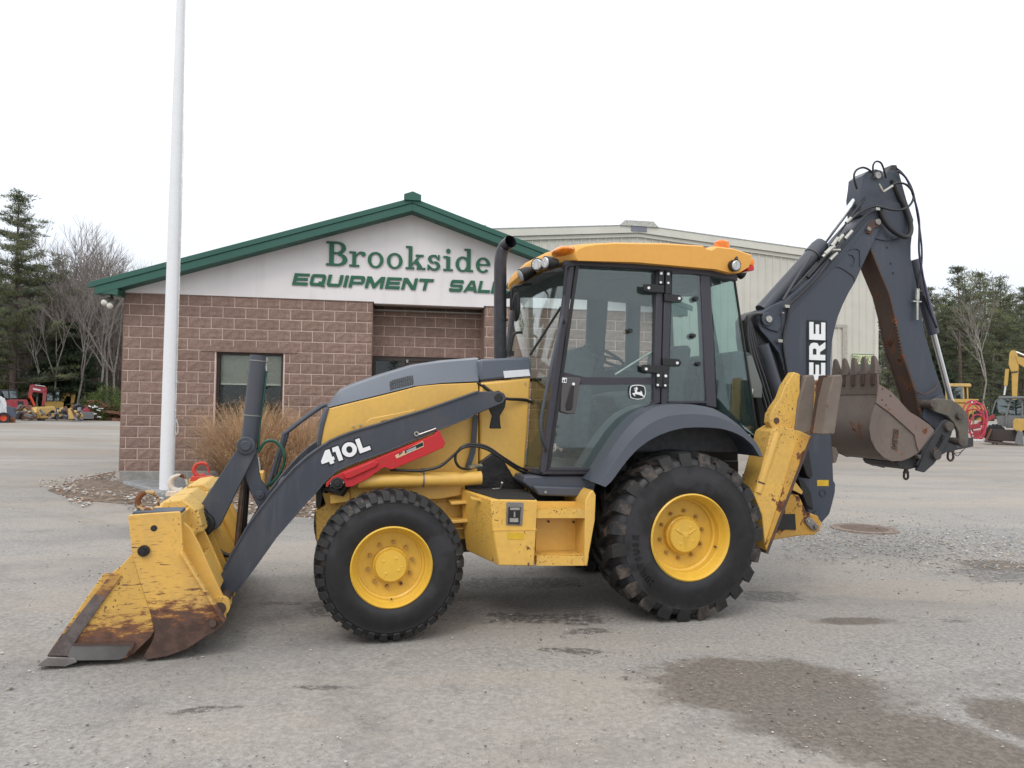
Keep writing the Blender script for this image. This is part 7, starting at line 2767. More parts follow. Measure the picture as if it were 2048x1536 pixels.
# boom foot boss with pale pin
b = MB()
u_, z_ = mp(1532, 639, KW0)
b.disc_w(u_, z_, KW0 - 0.03, KW0, 0.062, 28)
b.prism(PL([(1524, 651), (1540, 660), (1556, 664), (1562, 650), (1555, 642), (1540, 640)], KW0 - 0.01), KW0 - 0.016, KW0 - 0.001)
b.obj('foot_boss', GREYB, bm_, bevel=0.005)
b = MB()
b.disc_w(u_ + 0.005, z_, KW0 - 0.045, KW0 - 0.03, 0.030, 20)
b.obj('foot_pin', plain('pin_pale', (0.42, 0.41, 0.37), 0.4, 0.3), bm_)
# lettering reading upwards: D E E R E
def up_letters():
    x0 = mp(1622, 750, KW0)[0]
    (uL_, _), (uR_, _) = mp(1617, 700, KW0), mp(1649, 700, KW0)
    zt_ = mp(1632, 642, KW0)[1]
    zb_ = mp(1632, 680, KW0)[1]
    H_ = zt_ - zb_                                   # one letter's width, measured upwards
    capw = uR_ - uL_
    for i, ch in enumerate('EREED'):
        z1_ = zt_ - i * H_ * 1.06
        def fn(X, Z, z1_=z1_):
            # X runs along the word (upwards), Z from right edge (base) to left (top)
            return (uR_ - Z * capw, z1_ - H_ + X * H_ * 0.93)
        for gr, mt, dw in ((1, DECALD, 0.0), (0, DECALW, 0.003)):
            g = Glyph(0, 0, 1, KW0 - 0.0065 - dw, fn=fn, th=0.0018)
            e = 0.11 if gr else 0.0
            if ch == 'E':
                if gr:
                    g.rect(-e, -e, 1.1, 1 + e)
                else:
                    g.poly([(0, 0), (1, 0), (1, .26), (.33, .26), (.33, .39), (.88, .39), (.88, .61), (.33, .61), (.33, .74), (1, .74), (1, 1), (0, 1)])
            elif ch == 'R':
                if gr:
                    g.rect(-e, -e, 1.1, 1 + e)
                else:
                    g.poly([(0, 0), (.31, 0), (.31, .33), (.46, .33), (.68, 0), (1.04, 0), (.78, .38), (.96, .5), (.98, .72), (.92, .9), (.75, 1), (0, 1), (0, .57), (.31, .57), (.31, .77), (.60, .77), (.66, .67), (.60, .57), (0, .57)] if False else [(0, 0), (.31, 0), (.31, .33), (.46, .33), (.68, 0), (1.04, 0), (.78, .38), (.96, .5), (.98, .72), (.92, .9), (.75, 1), (0, 1)])
                    g3 = Glyph(0, 0, 1, KW0 - 0.0115, fn=fn, th=0.0012)
                    g3.poly([(.31, .56), (.60, .56), (.66, .67), (.60, .78), (.31, .78)])
                    g3.mb.obj('decal_outline', DECALD, bm_, smooth=0)
            else:
                if gr:
                    g.rect(-e, -e, 1.1, 1 + e)
                else:
                    g.poly([(0, 0), (.65, 0), (.98, .3), (.98, .7), (.65, 1), (0, 1)])
            g.mb.obj('decal_letter' if not gr else 'decal_outline', mt, bm_, smooth=0)
up_letters()
b = MB()
b.prism(PL([(1634, 960), (1657, 960), (1657, 972), (1634, 972)], KW0), KW0 - 0.003, KW0)
b.obj('yellow_sticker', _mats['sticker_yellow'], bm_)
b = MB()
u_, z_ = mp(1645, 986, KW0)
b.lathe([(0.034, 0.0), (0.034, -0.008), (0.028, -0.008), (0.028, 0.0)], u_, z_, KW0, 24)
b.disc_w(u_, z_, KW0 - 0.002, KW0, 0.028, 24)
u_, z_ = mp(1635, 1034, KW0)
b.disc_w(u_, z_, KW0 - 0.012, KW0, 0.06, 24)
b.obj('foot_bushing', GREYB, bm_)
b = MB()
b.prism(PL([(1665, 893), (1674, 896), (1678, 908), (1673, 925), (1665, 927)], KW0 + .06), KW0 + .06, KW0 + .2)
b.obj('transport_lock', RUSTB, BH, bevel=0.01)

# black swing tower, boom cylinder and hose bundle behind the cab
b = MB()
b.prism(PL([(1490, 640), (1497, 628), (1512, 620), (1530, 640), (1545, 690), (1575, 770), (1600, 880), (1612, 960), (1620, 1030), (1560, 1040), (1530, 960), (1520, 860), (1505, 760), (1492, 680)], 1.02), 1.02, 1.20)
b.obj('swing_tower', BLACK, BH, bevel=0.02)
b = MB()
b.tube([P3(1524, 690, .98), P3(1575, 850, .98)], 0.062, 20)
b.obj('boom_cylinder', GREY, BH)
hz = MB()
for i, w_ in enumerate((0.84, 0.88, 0.92, 0.96)):
    hz.tube([P3(1518 + i * 2, 628, w_), P3(1502 - i * 2, 632, w_), P3(1494 + i * 3, 655, w_), P3(1499 + i * 5, 700, w_), P3(1515 + i * 7, 760, w_), P3(1535 + i * 7, 830, w_), P3(1548 + i * 6, 900, w_)], 0.017, 8, smooth=5)
hz.tube([P3(1525, 925, .7), P3(1520, 880, .6), P3(1512, 862, .5), P3(1505, 858, .5)], 0.016, 8, smooth=4)
hz.obj('hose_bundle', HOSE, BH)
b = MB()
b.prism(PL([(1580, 905), (1602, 880), (1610, 900), (1618, 950), (1612, 958), (1604, 948), (1598, 930)], .9), .84, .97)
b.prism(PL([(1592, 958), (1604, 962), (1618, 985), (1622, 1020), (1608, 1010), (1598, 985)], .94), .90, .97)
b.obj('swing_casting', BLACK, BH, bevel=0.01)

# crowd cylinder along the boom
b = MB()
b.tube([P3(1524, 622, SWN), P3(1640, 493, SWN)], [0.072, 0.072], 28)
cc = b.obj('crowd_cylinder', GREY, BH, smooth=50)
b = MB()
b.tube([P3(1624, 511, SWN), P3(1636, 497, SWN), P3(1644, 488, SWN)], [0.082, 0.082, 0.070], 28)
b.obj('cylinder_head', GREY, cc, smooth=40)
b = MB()
b.tube([P3(1642, 491, SWN), P3(1731, 372, SWN)], 0.030, 20)
b.obj('crowd_rod', STEEL, cc)
b = MB()
b.tube([P3(1731, 374, SWN), P3(1738, 362, SWN)], 0.042, 16)
b.obj('rod_eye', GREY, cc)
b = MB()
b.tube([P3(1566, 600, .98), P3(1600, 545, .98), P3(1622, 512, .97)], 0.012, 8)
b.obj('cylinder_pipe', GREY, cc)

# dipper: side plates, rusty front face, head
dip = [(1719, 392), (1722, 372), (1724, 352), (1736, 342), (1752, 338), (1764, 341), (1768, 352), (1776, 341), (1790, 341), (1799, 355), (1806, 385), (1812, 408), (1822, 424), (1827, 440), (1826, 455), (1822, 492), (1822, 517), (1833, 570), (1849, 665), (1868, 730), (1888, 790), (1903, 835), (1912, 850), (1896, 868), (1876, 862), (1843, 832), (1832, 784), (1819, 745), (1805, 706), (1791, 640), (1778, 588), (1758, 540), (1742, 500), (1736, 470), (1738, 440), (1722, 430)]
dp = PL(dip, KW0 + 0.035)
b = MB()
b.prism(dp, KW0 + 0.035, KW1 - 0.035)
dpo = b.obj('dipper', GREYB, BH, bevel=0.006)
# rusty front (inside) face of the dipper
fl_ = [(1742, 500), (1758, 540), (1778, 588), (1791, 640), (1805, 706), (1819, 745), (1832, 784), (1843, 832), (1874, 862)]
q = PL(fl_, KW0 + 0.035)
b = MB()
rings = []
for i in range(len(q)):
    a = Vector(q[i])
    t_ = (Vector(q[min(i + 1, len(q) - 1)]) - Vector(q[max(i - 1, 0)])).normalized()
    n_ = Vector((t_.y, -t_.x))
    if n_.x > 0:
        n_ = -n_
    o2 = a + n_ * 0.016
    rings.append([(a.x, KW0 + 0.02, a.y), (o2.x, KW0 + 0.02, o2.y), (o2.x, KW1 - 0.02, o2.y), (a.x, KW1 - 0.02, a.y)])
b.lofts(rings)
rf_ = b.obj('rusty_face', RUSTD, dpo)
# rack of small teeth on both edges of the lower half
b = MB()
for i in range(44):
    f = i / 43
    k = 3 + f * 4.2
    j = min(int(k), len(q) - 2)
    a = Vector(q[j]).lerp(Vector(q[j + 1]), k - j)
    for w_ in (KW0 + 0.018, KW1 - 0.036):
        b.box((a.x - 0.028, w_, a.y - 0.007), (a.x - 0.006, w_ + 0.018, a.y + 0.007))
b.obj('rack_tooth', RUSTD, dpo, kind='stuff', smooth=0)
b = MB()
for (px, py, r_) in ((1775, 495, 0.010), (1782, 527, 0.009), (1787, 546, 0.009)):
    u_, z_ = mp(px, py, KW0 + 0.03)
    b.disc_w(u_, z_, KW0 + 0.030, KW0 + 0.04, r_, 12)
b.obj('bolt_hole', BLACK, dpo, kind='stuff')
b = MB()
b.prism(PL([(1740, 470), (1752, 478), (1770, 482), (1790, 478), (1812, 468), (1820, 440), (1812, 415), (1795, 405), (1770, 400), (1750, 410)], KW0 + 0.03), KW0 + 0.022, KW0 + 0.035)
b.obj('dipper_cheek', GREYB, dpo, bevel=0.004)
b = MB()
b.prism(PL([(1770, 352), (1782, 330), (1792, 330), (1797, 345), (1812, 400), (1826, 440), (1824, 458), (1814, 470), (1800, 450), (1780, 420), (1772, 385)], KW0 + 0.1), KW0 + 0.09, KW1 - 0.07)
b.obj('head_casting', BLACK, dpo, bevel=0.008)
b = MB()
u_, z_ = mp(1757, 350, KW0)
b.disc_w(u_, z_, KW0, KW0 + 0.05, 0.032, 20)
b.obj('head_pin', plain('pin_pale2', (0.34, 0.33, 0.31), 0.4, 0.4), dpo)
# dipper (bucket) cylinder at the back
b = MB()
b.tube([P3(1826, 520, SWN), P3(1867, 668, SWN)], 0.055, 20)
dc = b.obj('bucket_cylinder', GREY, BH, smooth=50)
b = MB()
b.tube([P3(1866, 664, SWN), P3(1899, 790, SWN), P3(1906, 816, SWN)], 0.026, 16)
b.obj('cylinder_rod', STEEL, dc)
b = MB()
b.tube([P3(1847, 590, SWN - .06), P3(1874, 655, SWN - .06)], 0.012, 8)
b.tube([P3(1838, 583, SWN - .08), P3(1850, 580, SWN - .02)], 0.010, 8)
b.obj('cylinder_pipe', BLACK, dc)
# quick coupler on the dipper side
b = MB()
b.tube([P3(1835, 577, KW0), P3(1834, 600, KW0)], [0.018, 0.022], 10)
b.tube([P3(1834, 600, KW0), P3(1834, 640, KW0)], 0.014, 10)
b.box(*[tuple(x + s_ * y for x, y in zip(P3(1833, 603, KW0), (0.05, 0.012, 0.006))) for s_ in (-1, 1)])
b.obj('coupler_fitting', FIT, dpo)

# hoses over the boom head
hz = MB()
hz.tube([P3(1714, 378, 1.0), P3(1708, 355, .98), P3(1712, 341, .98), P3(1726, 335, .98), P3(1740, 341, 1.0), P3(1748, 352, 1.02)], 0.010, 8, smooth=5)
hz.tube([P3(1747, 352, .96), P3(1746, 332, .95), P3(1752, 323, .95), P3(1762, 326, .95), P3(1768, 340, .96), P3(1772, 356, .98)], 0.009, 8, smooth=5)
hz.tube([P3(1782, 372, .94), P3(1796, 366, .92), P3(1812, 369, .90), P3(1824, 382, .90), P3(1827, 396, .90), P3(1818, 412, .90), P3(1800, 420, .90), P3(1780, 419, .91), P3(1755, 413, .92), P3(1738, 416, .92), P3(1715, 428, .92), P3(1696, 446, .92)], 0.011, 8, smooth=5)
hz.tube([P3(1755, 418, .93), P3(1735, 428, .93), P3(1712, 452, .93), P3(1690, 480, .93), P3(1660, 520, .94), P3(1630, 560, .94), P3(1600, 590, .94), P3(1580, 610, .94), P3(1574, 640, .95), P3(1566, 680, .95), P3(1572, 730, .95), P3(1580, 775, .95)], 0.012, 8, smooth=5)
hz.tube([P3(1700, 462, .99), P3(1680, 478, .99), P3(1650, 515, .99), P3(1615, 555, .99)], 0.017, 8, smooth=4)
hz.tube([P3(1731, 395, 1.0), P3(1700, 436, 1.0), P3(1660, 492, 1.0)], 0.010, 8)
hz.tube([P3(1760, 418, .95), P3(1768, 440, .94), P3(1782, 458, .93), P3(1800, 470, .93), P3(1816, 473, .94), P3(1822, 455, .95), P3(1812, 420, .97), P3(1795, 385, .99), P3(1784, 360, 1.0)], 0.024, 10, smooth=5)
hz.tube([P3(1792, 336, 1.0), P3(1806, 348, .98), P3(1824, 378, .96), P3(1835, 430, .95), P3(1843, 490, .94), P3(1843, 530, .94), P3(1838, 555, .95), P3(1836, 578, .96)], 0.009, 8, smooth=5)
hz.obj('hydraulic_hose', HOSE, BH)
hz = MB()
hz.tube([P3(1795, 342, .97), P3(1812, 356, .96), P3(1826, 390, .95), P3(1838, 440, .94), P3(1838, 500, .94), P3(1843, 535, .94), P3(1850, 575, .95), P3(1862, 625, .96), P3(1872, 652, .98)], 0.010, 8, smooth=5)
hz.obj('violet_hose', HOSEP, BH)
b = MB()
for (p0, p1, r_) in (((1757, 368), (1766, 384), 0.012), ((1766, 384), (1785, 372), 0.012), ((1692, 446), (1702, 436), 0.016), ((1664, 492), (1676, 476), 0.018), ((1650, 508), (1668, 492), 0.020), ((1675, 484), (1686, 470), 0.016), ((1690, 478), (1704, 462), 0.016), ((1660, 520), (1674, 506), 0.016), ((1645, 514), (1660, 500), 0.014), ((1659, 500), (1680, 500), 0.012)):
    b.tube([P3(*p0, .92), P3(*p1, .92)], r_, 8)
b.obj('hose_fitting', FIT, BH, smooth=40)
for (px, py) in ((1574, 613), (1560, 682), (1755, 418), (1566, 626)):
    q = P3(px, py, .925)
    b = MB()
    s_ = 0.018 if px != 1566 else 0.007
    b.box((q[0] - s_ * 1.3, q[1] - 0.01, q[2] - s_ * .8), (q[0] + s_ * 1.3, q[1] + 0.03, q[2] + s_ * .8))
    b.obj('hose_clamp', FIT, BH, bevel=0.003)

# backhoe bucket ---------------------------------------------------------------
KB0, KB1 = 0.80, 1.42
KB = bpy.data.objects.new('digging_bucket', None)
COL.objects.link(KB)
KB.parent = BH
cheek = [(1759, 770), (1782, 783), (1800, 802), (1822, 826), (1850, 843), (1868, 858), (1869, 866), (1850, 890), (1838, 905), (1820, 916), (1804, 922), (1784, 923), (1767, 915), (1752, 899), (1742, 880), (1738.5, 856), (1743, 828), (1751, 809), (1755, 790)]
b = MB()
b.prism(PL(cheek, KB0), KB0, KB0 + 0.02)
b.obj('bucket_cheek', RUSTB, KB, bevel=0.004)
b = MB()
b.prism(PL(cheek, KB0), KB1 - 0.02, KB1)
b.obj('bucket_cheek', RUSTB, KB, bevel=0.004)
b = MB()
b.prism(PL([(1758, 768), (1782, 783), (1798, 800), (1813, 820), (1840, 836), (1861, 851), (1868, 860), (1838, 903), (1834, 893), (1829, 870), (1805, 848), (1780, 826), (1762, 813), (1752, 806)], KB0 - 0.012), KB0 - 0.014, KB0)
b.obj('cheek_strap', paint('strap_reddish', (0.17, 0.12, 0.105), 0.6, 0.5, rust=0.2, rs=4, dirtcol=(0.22, 0.18, 0.15)), KB, bevel=0.003)
b = MB()
b.prism(PL([(1752, 809), (1764, 818), (1757, 838), (1752, 866), (1754, 895), (1766, 914), (1752, 899), (1742, 880), (1738.5, 856), (1744, 828)], KB0 - 0.008), KB0 - 0.009, KB0)
b.obj('cheek_liner', RUSTB, KB, bevel=0.002)
b = MB()
sheet_uz(b, PL([(1757, 745), (1757, 770), (1753, 800), (1744, 828), (1739.5, 856), (1743, 880), (1753, 898), (1768, 914), (1785, 922), (1804, 921), (1822, 914)], KB0), KB0 + 0.02, KB1 - 0.02, 0.016)
b.obj('bucket_shell', RUSTB, KB, smooth=30)
b = MB()
sheet_uz(b, PL([(1757, 748), (1757.5, 789)], KB0), KB0 - 0.01, KB1 + 0.01, -0.022)
b.obj('lip_plate', RUSTB, KB, bevel=0.003)
b = MB()
for px, py in ((1765, 778), (1781, 792), (1772, 810), (1764, 800)):
    u_, z_ = mp(px, py, KB0 - 0.014)
    b.disc_w(u_, z_, KB0 - 0.016, KB0 - 0.0139, 0.008, 10)
for zf2, ww in ((808, 0.95), (808, 1.25)):
    pass
b.obj('bolt_hole', BLACK, KB, kind='stuff')
ul, zl_ = mp(1757, 748, KB0)
for i in range(5):
    w_ = KB0 + 0.045 + i * (KB1 - KB0 - 0.09) / 4
    tz = mp(1757, 748, KB0)[1]
    H_ = (mp(1757, 711, KB0)[1] - tz)
    b = MB()
    A = [(ul - 0.030, w_ - 0.036, tz + 0.0), (ul + 0.046, w_ - 0.036, tz + 0.012), (ul + 0.046, w_ + 0.036, tz + 0.012), (ul - 0.030, w_ + 0.036, tz)]
    Bm = [(ul - 0.026, w_ - 0.032, tz + H_ * 0.45), (ul + 0.030, w_ - 0.030, tz + H_ * 0.45), (ul + 0.030, w_ + 0.030, tz + H_ * 0.45), (ul - 0.026, w_ + 0.032, tz + H_ * 0.45)]
    D_ = [(ul - 0.024, w_ - 0.026, tz + H_ * .85), (ul + 0.006, w_ - 0.024, tz + H_ * .85), (ul + 0.006, w_ + 0.024, tz + H_ * .85), (ul - 0.024, w_ + 0.026, tz + H_ * .85)]
    C_ = [(ul - 0.020, w_ - 0.016, tz + H_), (ul - 0.008, w_ - 0.016, tz + H_), (ul - 0.008, w_ + 0.016, tz + H_), (ul - 0.020, w_ + 0.016, tz + H_)]
    b.lofts([A, Bm, D_, C_])
    to = b.obj('bucket_tooth', RUSTB, KB, bevel=0.004)
    b = MB()
    b.box((ul - 0.036, w_ - 0.022, tz - 0.10), (ul + 0.030, w_ + 0.022, tz + 0.0))
    b.disc_w(ul + 0.012, tz + 0.03, w_ - 0.038, w_ + 0.038, 0.008, 8)
    b.obj('tooth_shank', RUSTD, to, bevel=0.003)
# letter emblem cast on the cheek and on the coupler
def cast_logo(px, py, ang, s_, w_, mat, parent):
    u_, z_ = mp(px, py, w_)
    ca, sa = math.cos(ang), math.sin(ang)
    def fn(X, Z):
        X, Z = (X - 1.6) * s_, (Z - .5) * s_
        return (u_ + X * ca - Z * sa, z_ + X * sa + Z * ca)
    g = Glyph(0, 0, 1, w_, fn=fn, th=0.008)
    g.poly([(0, 0), (.95, 0), (.95, .2), (.25, .2), (.25, .8), (.95, .8), (.95, 1), (0, 1)]).rect(.7, .2, .95, .55).rect(.45, .4, .7, .55)
    g.rect(1.15, 0, 1.4, 1).rect(1.8, 0, 2.05, 1).rect(1.4, 0, 1.8, .2)
    g.poly([(2.25, 0), (2.5, 0), (2.5, .6), (2.75, .25), (3.0, .6), (3.0, 0), (3.25, 0), (3.25, 1), (3.0, 1), (2.75, .6), (2.5, 1), (2.25, 1)])
    g.mb.obj('cast_emblem', mat, parent, smooth=0)
cast_logo(1790, 877, R(-97), 0.055, KB0 - 0.001, RUSTD, KB)

# coupler and links
KP = KB0 + 0.03
b = MB()
b.prism(PL([(1872, 862), (1885, 843), (1892, 839), (1902, 843), (1906, 856), (1903, 870), (1890, 893), (1880, 912), (1868, 928), (1849, 945), (1834, 941), (1838, 925)], KP), KP, KP + 0.03)
cp = b.obj('quick_coupler', COUPL, BH, bevel=0.004)
b = MB()
b.prism(PL([(1872, 862), (1885, 843), (1892, 839), (1902, 843), (1906, 856), (1903, 870), (1890, 893), (1880, 912), (1868, 928), (1849, 945), (1834, 941), (1838, 925)], KP), 1.34, 1.37)
b.prism(PL([(1800, 925), (1838, 908), (1850, 900), (1845, 935), (1822, 940), (1806, 934)], KP), KP + 0.04, 1.33)
b.prism(PL([(1880, 905), (1898, 882), (1922, 892), (1926, 900), (1902, 905), (1890, 912)], KP), KP + 0.05, 1.32)
b.obj('coupler_body', COUPL, cp, bevel=0.004)
b = MB()
wline_strip(b, [(1868, 866), (1836, 934)], 0.012, KP, 0.014)
wline_strip(b, [(1864, 864), (1832, 930)], 0.008, KP, 0.010)
b.obj('coupler_rib', COUPL, cp)
for (px, py, r_) in ((1895, 853.5, 0.047), (1870, 909.5, 0.047), (1834, 913, 0.02)):
    b = MB()
    u_, z_ = mp(px, py, KP)
    b.disc_w(u_, z_, KP - 0.035, KP + 0.08, r_, 24)
    b.obj('coupler_pin', paint('pin_dark', (0.055, 0.045, 0.042), 0.5, 0.4, rust=0.2), cp, bevel=0.005)
cast_logo(1881, 882, R(58), 0.038, KP - 0.001, BLACK, cp)
LK = paint('link_muddy', (0.085, 0.078, 0.068), 0.7, 0.6, rust=0.1, dirtcol=(0.20, 0.18, 0.14))
b = MB()
b.prism(PL([(1862, 806), (1870, 797), (1882, 797), (1905, 800), (1922, 812), (1934, 826), (1938, 845), (1937, 880), (1935, 892), (1924, 894), (1919, 882), (1917, 862), (1908, 845), (1895, 832), (1872, 824), (1862, 816)], KP + 0.06), KP + 0.06, KP + 0.10)
lk2 = b.obj('bucket_link', LK, BH, bevel=0.006)
b = MB()
b.prism(PL([(1862, 806), (1870, 797), (1882, 797), (1905, 800), (1922, 812), (1934, 826), (1938, 845), (1937, 880), (1935, 892), (1924, 894), (1919, 882), (1917, 862), (1908, 845), (1895, 832), (1872, 824), (1862, 816)], KP + 0.06), 1.27, 1.31)
b.obj('bucket_link', LK, BH, bevel=0.006)
for (px, py, r_) in ((1872, 808, 0.042), (1929, 884, 0.040), (1926, 832, 0.036)):
    b = MB()
    u_, z_ = mp(px, py, KP)
    b.disc_w(u_, z_, KP + 0.02, 1.33, r_, 24)
    b.obj('link_pin', _mats['pin_dark'], lk2, bevel=0.005)
b = MB()
b.prism(PL([(1862, 800), (1884, 790), (1910, 842), (1904, 862), (1878, 866), (1846, 836), (1850, 810)], KW0), KW0 + 0.0, KW0 + 0.033)
b.obj('dipper_foot', GREYB, dpo, bevel=0.006)
b = MB()
b.prism(PL([(1936, 876), (1947, 875), (1947, 893), (1920, 899), (1910, 896), (1934, 892)], 1.2), 1.2, 1.36)
b.obj('coupler_block', COUPL, cp, bevel=0.004)
# shackles
for (px, py, w_, rr) in ((1812, 953, 1.05, 0.024), (1901, 914, 1.1, 0.034)):
    u_, z_ = mp(px, py, w_)
    b = MB()
    pts = [(u_ - rr * .7, w_, z_ + rr * 1.9), (u_ - rr, w_, z_ + rr * .5), (u_ - rr * .9, w_, z_ - rr * .5), (u_, w_, z_ - rr * 1.1), (u_ + rr * .9, w_, z_ - rr * .5), (u_ + rr, w_, z_ + rr * .5), (u_ + rr * .7, w_, z_ + rr * 1.9)]
    b.tube(pts, 0.011, 8, smooth=4)
    b.tube([(u_ - rr * 1.2, w_, z_ + rr * 1.7), (u_ + rr * 1.2, w_, z_ + rr * 1.7)], 0.012, 8)
    b.prism([(u_ - rr * .8, z_ + rr * 1.8), (u_ + rr * .8, z_ + rr * 1.8), (u_ + rr * .6, z_ + rr * 3.4), (u_ - rr * .6, z_ + rr * 3.4)], w_ - 0.012, w_ + 0.012)
    b.obj('lifting_shackle', plain('shackle_rust', (0.075, 0.045, 0.04), 0.6, 0.2), cp)
b = MB()
b.tube([P3(1905, 902, 1.15), P3(1915, 912, 1.15), P3(1925, 900, 1.15)], 0.004, 6, smooth=4)
b.tube([P3(1908, 906, 1.15), P3(1920, 905, 1.15), P3(1930, 897, 1.15)], 0.004, 6, smooth=4)
b.obj('coupler_wire', BLACK, cp)
b = MB()
b.tube([P3(1834, 783, .97), P3(1848, 789, .96), P3(1862, 783, .96), P3(1872, 775, .97), P3(1876, 765, .98)], 0.007, 6, smooth=4)
b.obj('grease_hose', RUSTD, dpo)

# ---------------------------------------------------------------- stabiliser
SW = 0.16
b = MB()
b.prism(PL([(1543, 862), (1560, 852), (1600, 862), (1622, 872), (1606, 912), (1563, 1022), (1532, 1106), (1528, 1070), (1524, 1030), (1508, 990)], SW), SW, SW + 0.22)
sl_o = b.obj('stabiliser_leg', Y_WORN, BH, bevel=0.006)
b = MB()
b.prism(PL([(1600, 866), (1622, 872), (1606, 912), (1563, 1022), (1533, 1106), (1530, 1090), (1556, 1010), (1580, 930)], SW - 0.006), SW - 0.010, SW)
b.obj('leg_wear_strip', Y_RUSTY, sl_o, bevel=0.003)
b = MB()
b.prism(PL([(1621, 873), (1625, 873), (1611, 912), (1568, 1022), (1536, 1108), (1531, 1106), (1563, 1022), (1605, 912)], SW - 0.012), SW - 0.014, SW + 0.23)
b.obj('leg_edge', RUSTD, sl_o)
b = MB()
b.tube([P3(1553, 865, SW + .02), P3(1514, 985, SW + .02)], 0.036, 18)
b.obj('leg_tube', Y_BODY, sl_o, smooth=50)
b = MB()
b.tube([P3(1520.5, 964, SW + .02), P3(1519.5, 967, SW + .02)], 0.0375, 18)
b.obj('tube_band', RUSTD, sl_o)
b = MB()
b.prism(PL([(1539, 845), (1541, 828), (1550, 812), (1562, 795), (1570, 772), (1588, 744), (1600, 748), (1600, 860), (1590, 872), (1560, 868), (1546, 858)], SW + 0.06), SW + 0.06, SW + 0.14)
pb_ = b.obj('pad_bracket', Y_WORN, sl_o, bevel=0.006)
b = MB()
u_, z_ = mp(1554, 841, SW + 0.05)
b.disc_w(u_, z_, SW + 0.052, SW + 0.16, 0.024, 20)
b.obj('bracket_pin', RUSTD, pb_)
# pad: a yellow plate with two rubber-faced blocks, flipped upright
uP, zPt = mp(1630, 748, SW - 0.06)
b = MB()
b.prism(PL([(1608, 770), (1636, 762), (1656, 756), (1648, 800), (1640, 868), (1610, 866)], 0.30), 0.315, 0.39)
b.obj('pad_plate', Y_RUSTY, sl_o, bevel=0.006)
def pad_block(pts, w0, w1, name='pad_block'):
    b = MB()
    b.prism(PL(pts, w0), w0, w1)
    o = b.obj(name, PADB, sl_o, bevel=0.010, seg=2)
    return o
pad_block([(1612, 752), (1628, 749), (1631, 762), (1625, 864), (1590, 869), (1598, 800)], 0.20, 0.31)
pad_block([(1667, 751), (1684, 749), (1686, 760), (1670, 868), (1644, 869), (1655, 800)], -0.02, 0.10)
b = MB()
b.prism(PL([(1596, 750), (1611, 750), (1606, 800), (1588, 869), (1580, 868)], 0.25), 0.25, 0.40)
b.prism(PL([(1655, 750), (1666, 750), (1654, 800), (1643, 869), (1637, 868)], 0.05), 0.05, 0.16)
b.obj('pad_edge', RUSTD, sl_o, bevel=0.004)
b = MB()
for py in (768, 790, 812, 834, 856):
    u_, z_ = mp(1600 - (py - 750) * 0.13, py, 0.245)
    b.ball((u_, 0.248, z_), 0.010, 8, 6)
b.obj('pad_bolt', RUSTD, sl_o, kind='stuff')
# rear frame bracket at the bottom
b = MB()
RF = 0.62
b.prism(PL([(1574, 990), (1598, 990), (1606, 1008), (1613, 1023), (1636, 1032), (1644, 1046), (1641, 1061), (1628, 1070), (1597, 1072), (1560, 1078), (1545, 1081), (1560, 1045)], RF), RF, RF + 0.12)
rb = b.obj('swing_bracket', Y_RUSTY, BH, bevel=0.01)
b = MB()
b.prism(PL([(1588, 960), (1606, 983), (1604, 989), (1586, 980)], RF - 0.02), RF - 0.02, RF)
b.obj('bracket_tab', Y_BODY, rb, bevel=0.003)
b = MB()
b.prism(PL([(1611, 1040), (1617, 1035), (1625, 1038), (1636, 1050), (1637, 1058), (1630, 1062), (1622, 1058), (1612, 1046)], RF - 0.02), RF - 0.022, RF)
b.disc_w(*mp(1631, 1053.5, RF - .02), RF - 0.04, RF, 0.022, 18)
b.obj('pin_link', STEELW, rb, bevel=0.003)
b = MB()
b.disc_w(*mp(1617, 1042, RF - .03), RF - 0.036, RF - 0.02, 0.010, 8)
b.obj('link_bolt', FIT, rb)
b = MB()
b.prism(PL([(1560, 1028), (1590, 1028), (1592, 1060), (1556, 1058)], RF - .01), RF - 0.012, RF)
b.obj('bracket_recess', BLACK, rb)
b = MB()
b.prism(PL([(1498, 950), (1536, 948), (1536, 958), (1498, 958)], .5), .5, .6)
b.obj('tie_bar', Y_RUSTY, BH)
b = MB()
b.prism([(ru + 0.45, 0.45), (ru + 0.80, 0.45), (ru + 0.80, 1.3), (ru + 0.45, 1.3)], 0.66, 1.54)
b.obj('rear_frame_box', BLACK, BH, bevel=0.01)

# ================================================================ MACHINES ACROSS THE YARD
FY = paint('far_yellow', (0.54, 0.34, 0.08), 0.5, 0.3, bumpy=0)
FYP = paint('far_yellow_pale', (0.62, 0.42, 0.14), 0.6, 0.4, rust=0.15, rs=3, bumpy=0)
FR = paint('far_red', (0.30, 0.02, 0.04), 0.5, 0.45, bumpy=0)
FO = plain('far_orange', (0.60, 0.07, 0.02), 0.5)
FWH = plain('far_white', (0.62, 0.64, 0.66), 0.5)
FB = plain('far_black', (0.018, 0.018, 0.022), 0.6)
FG = plain('far_grey', (0.16, 0.165, 0.17), 0.6)
FRU = paint('far_rust', (0.14, 0.06, 0.035), 0.75, 0.4, rust=0.5, rs=2, bumpy=0)
FBL = plain('far_blue_grey', (0.07, 0.085, 0.12), 0.6)
FGL = glass('far_glass', (0.40, 0.50, 0.50), 0.16)

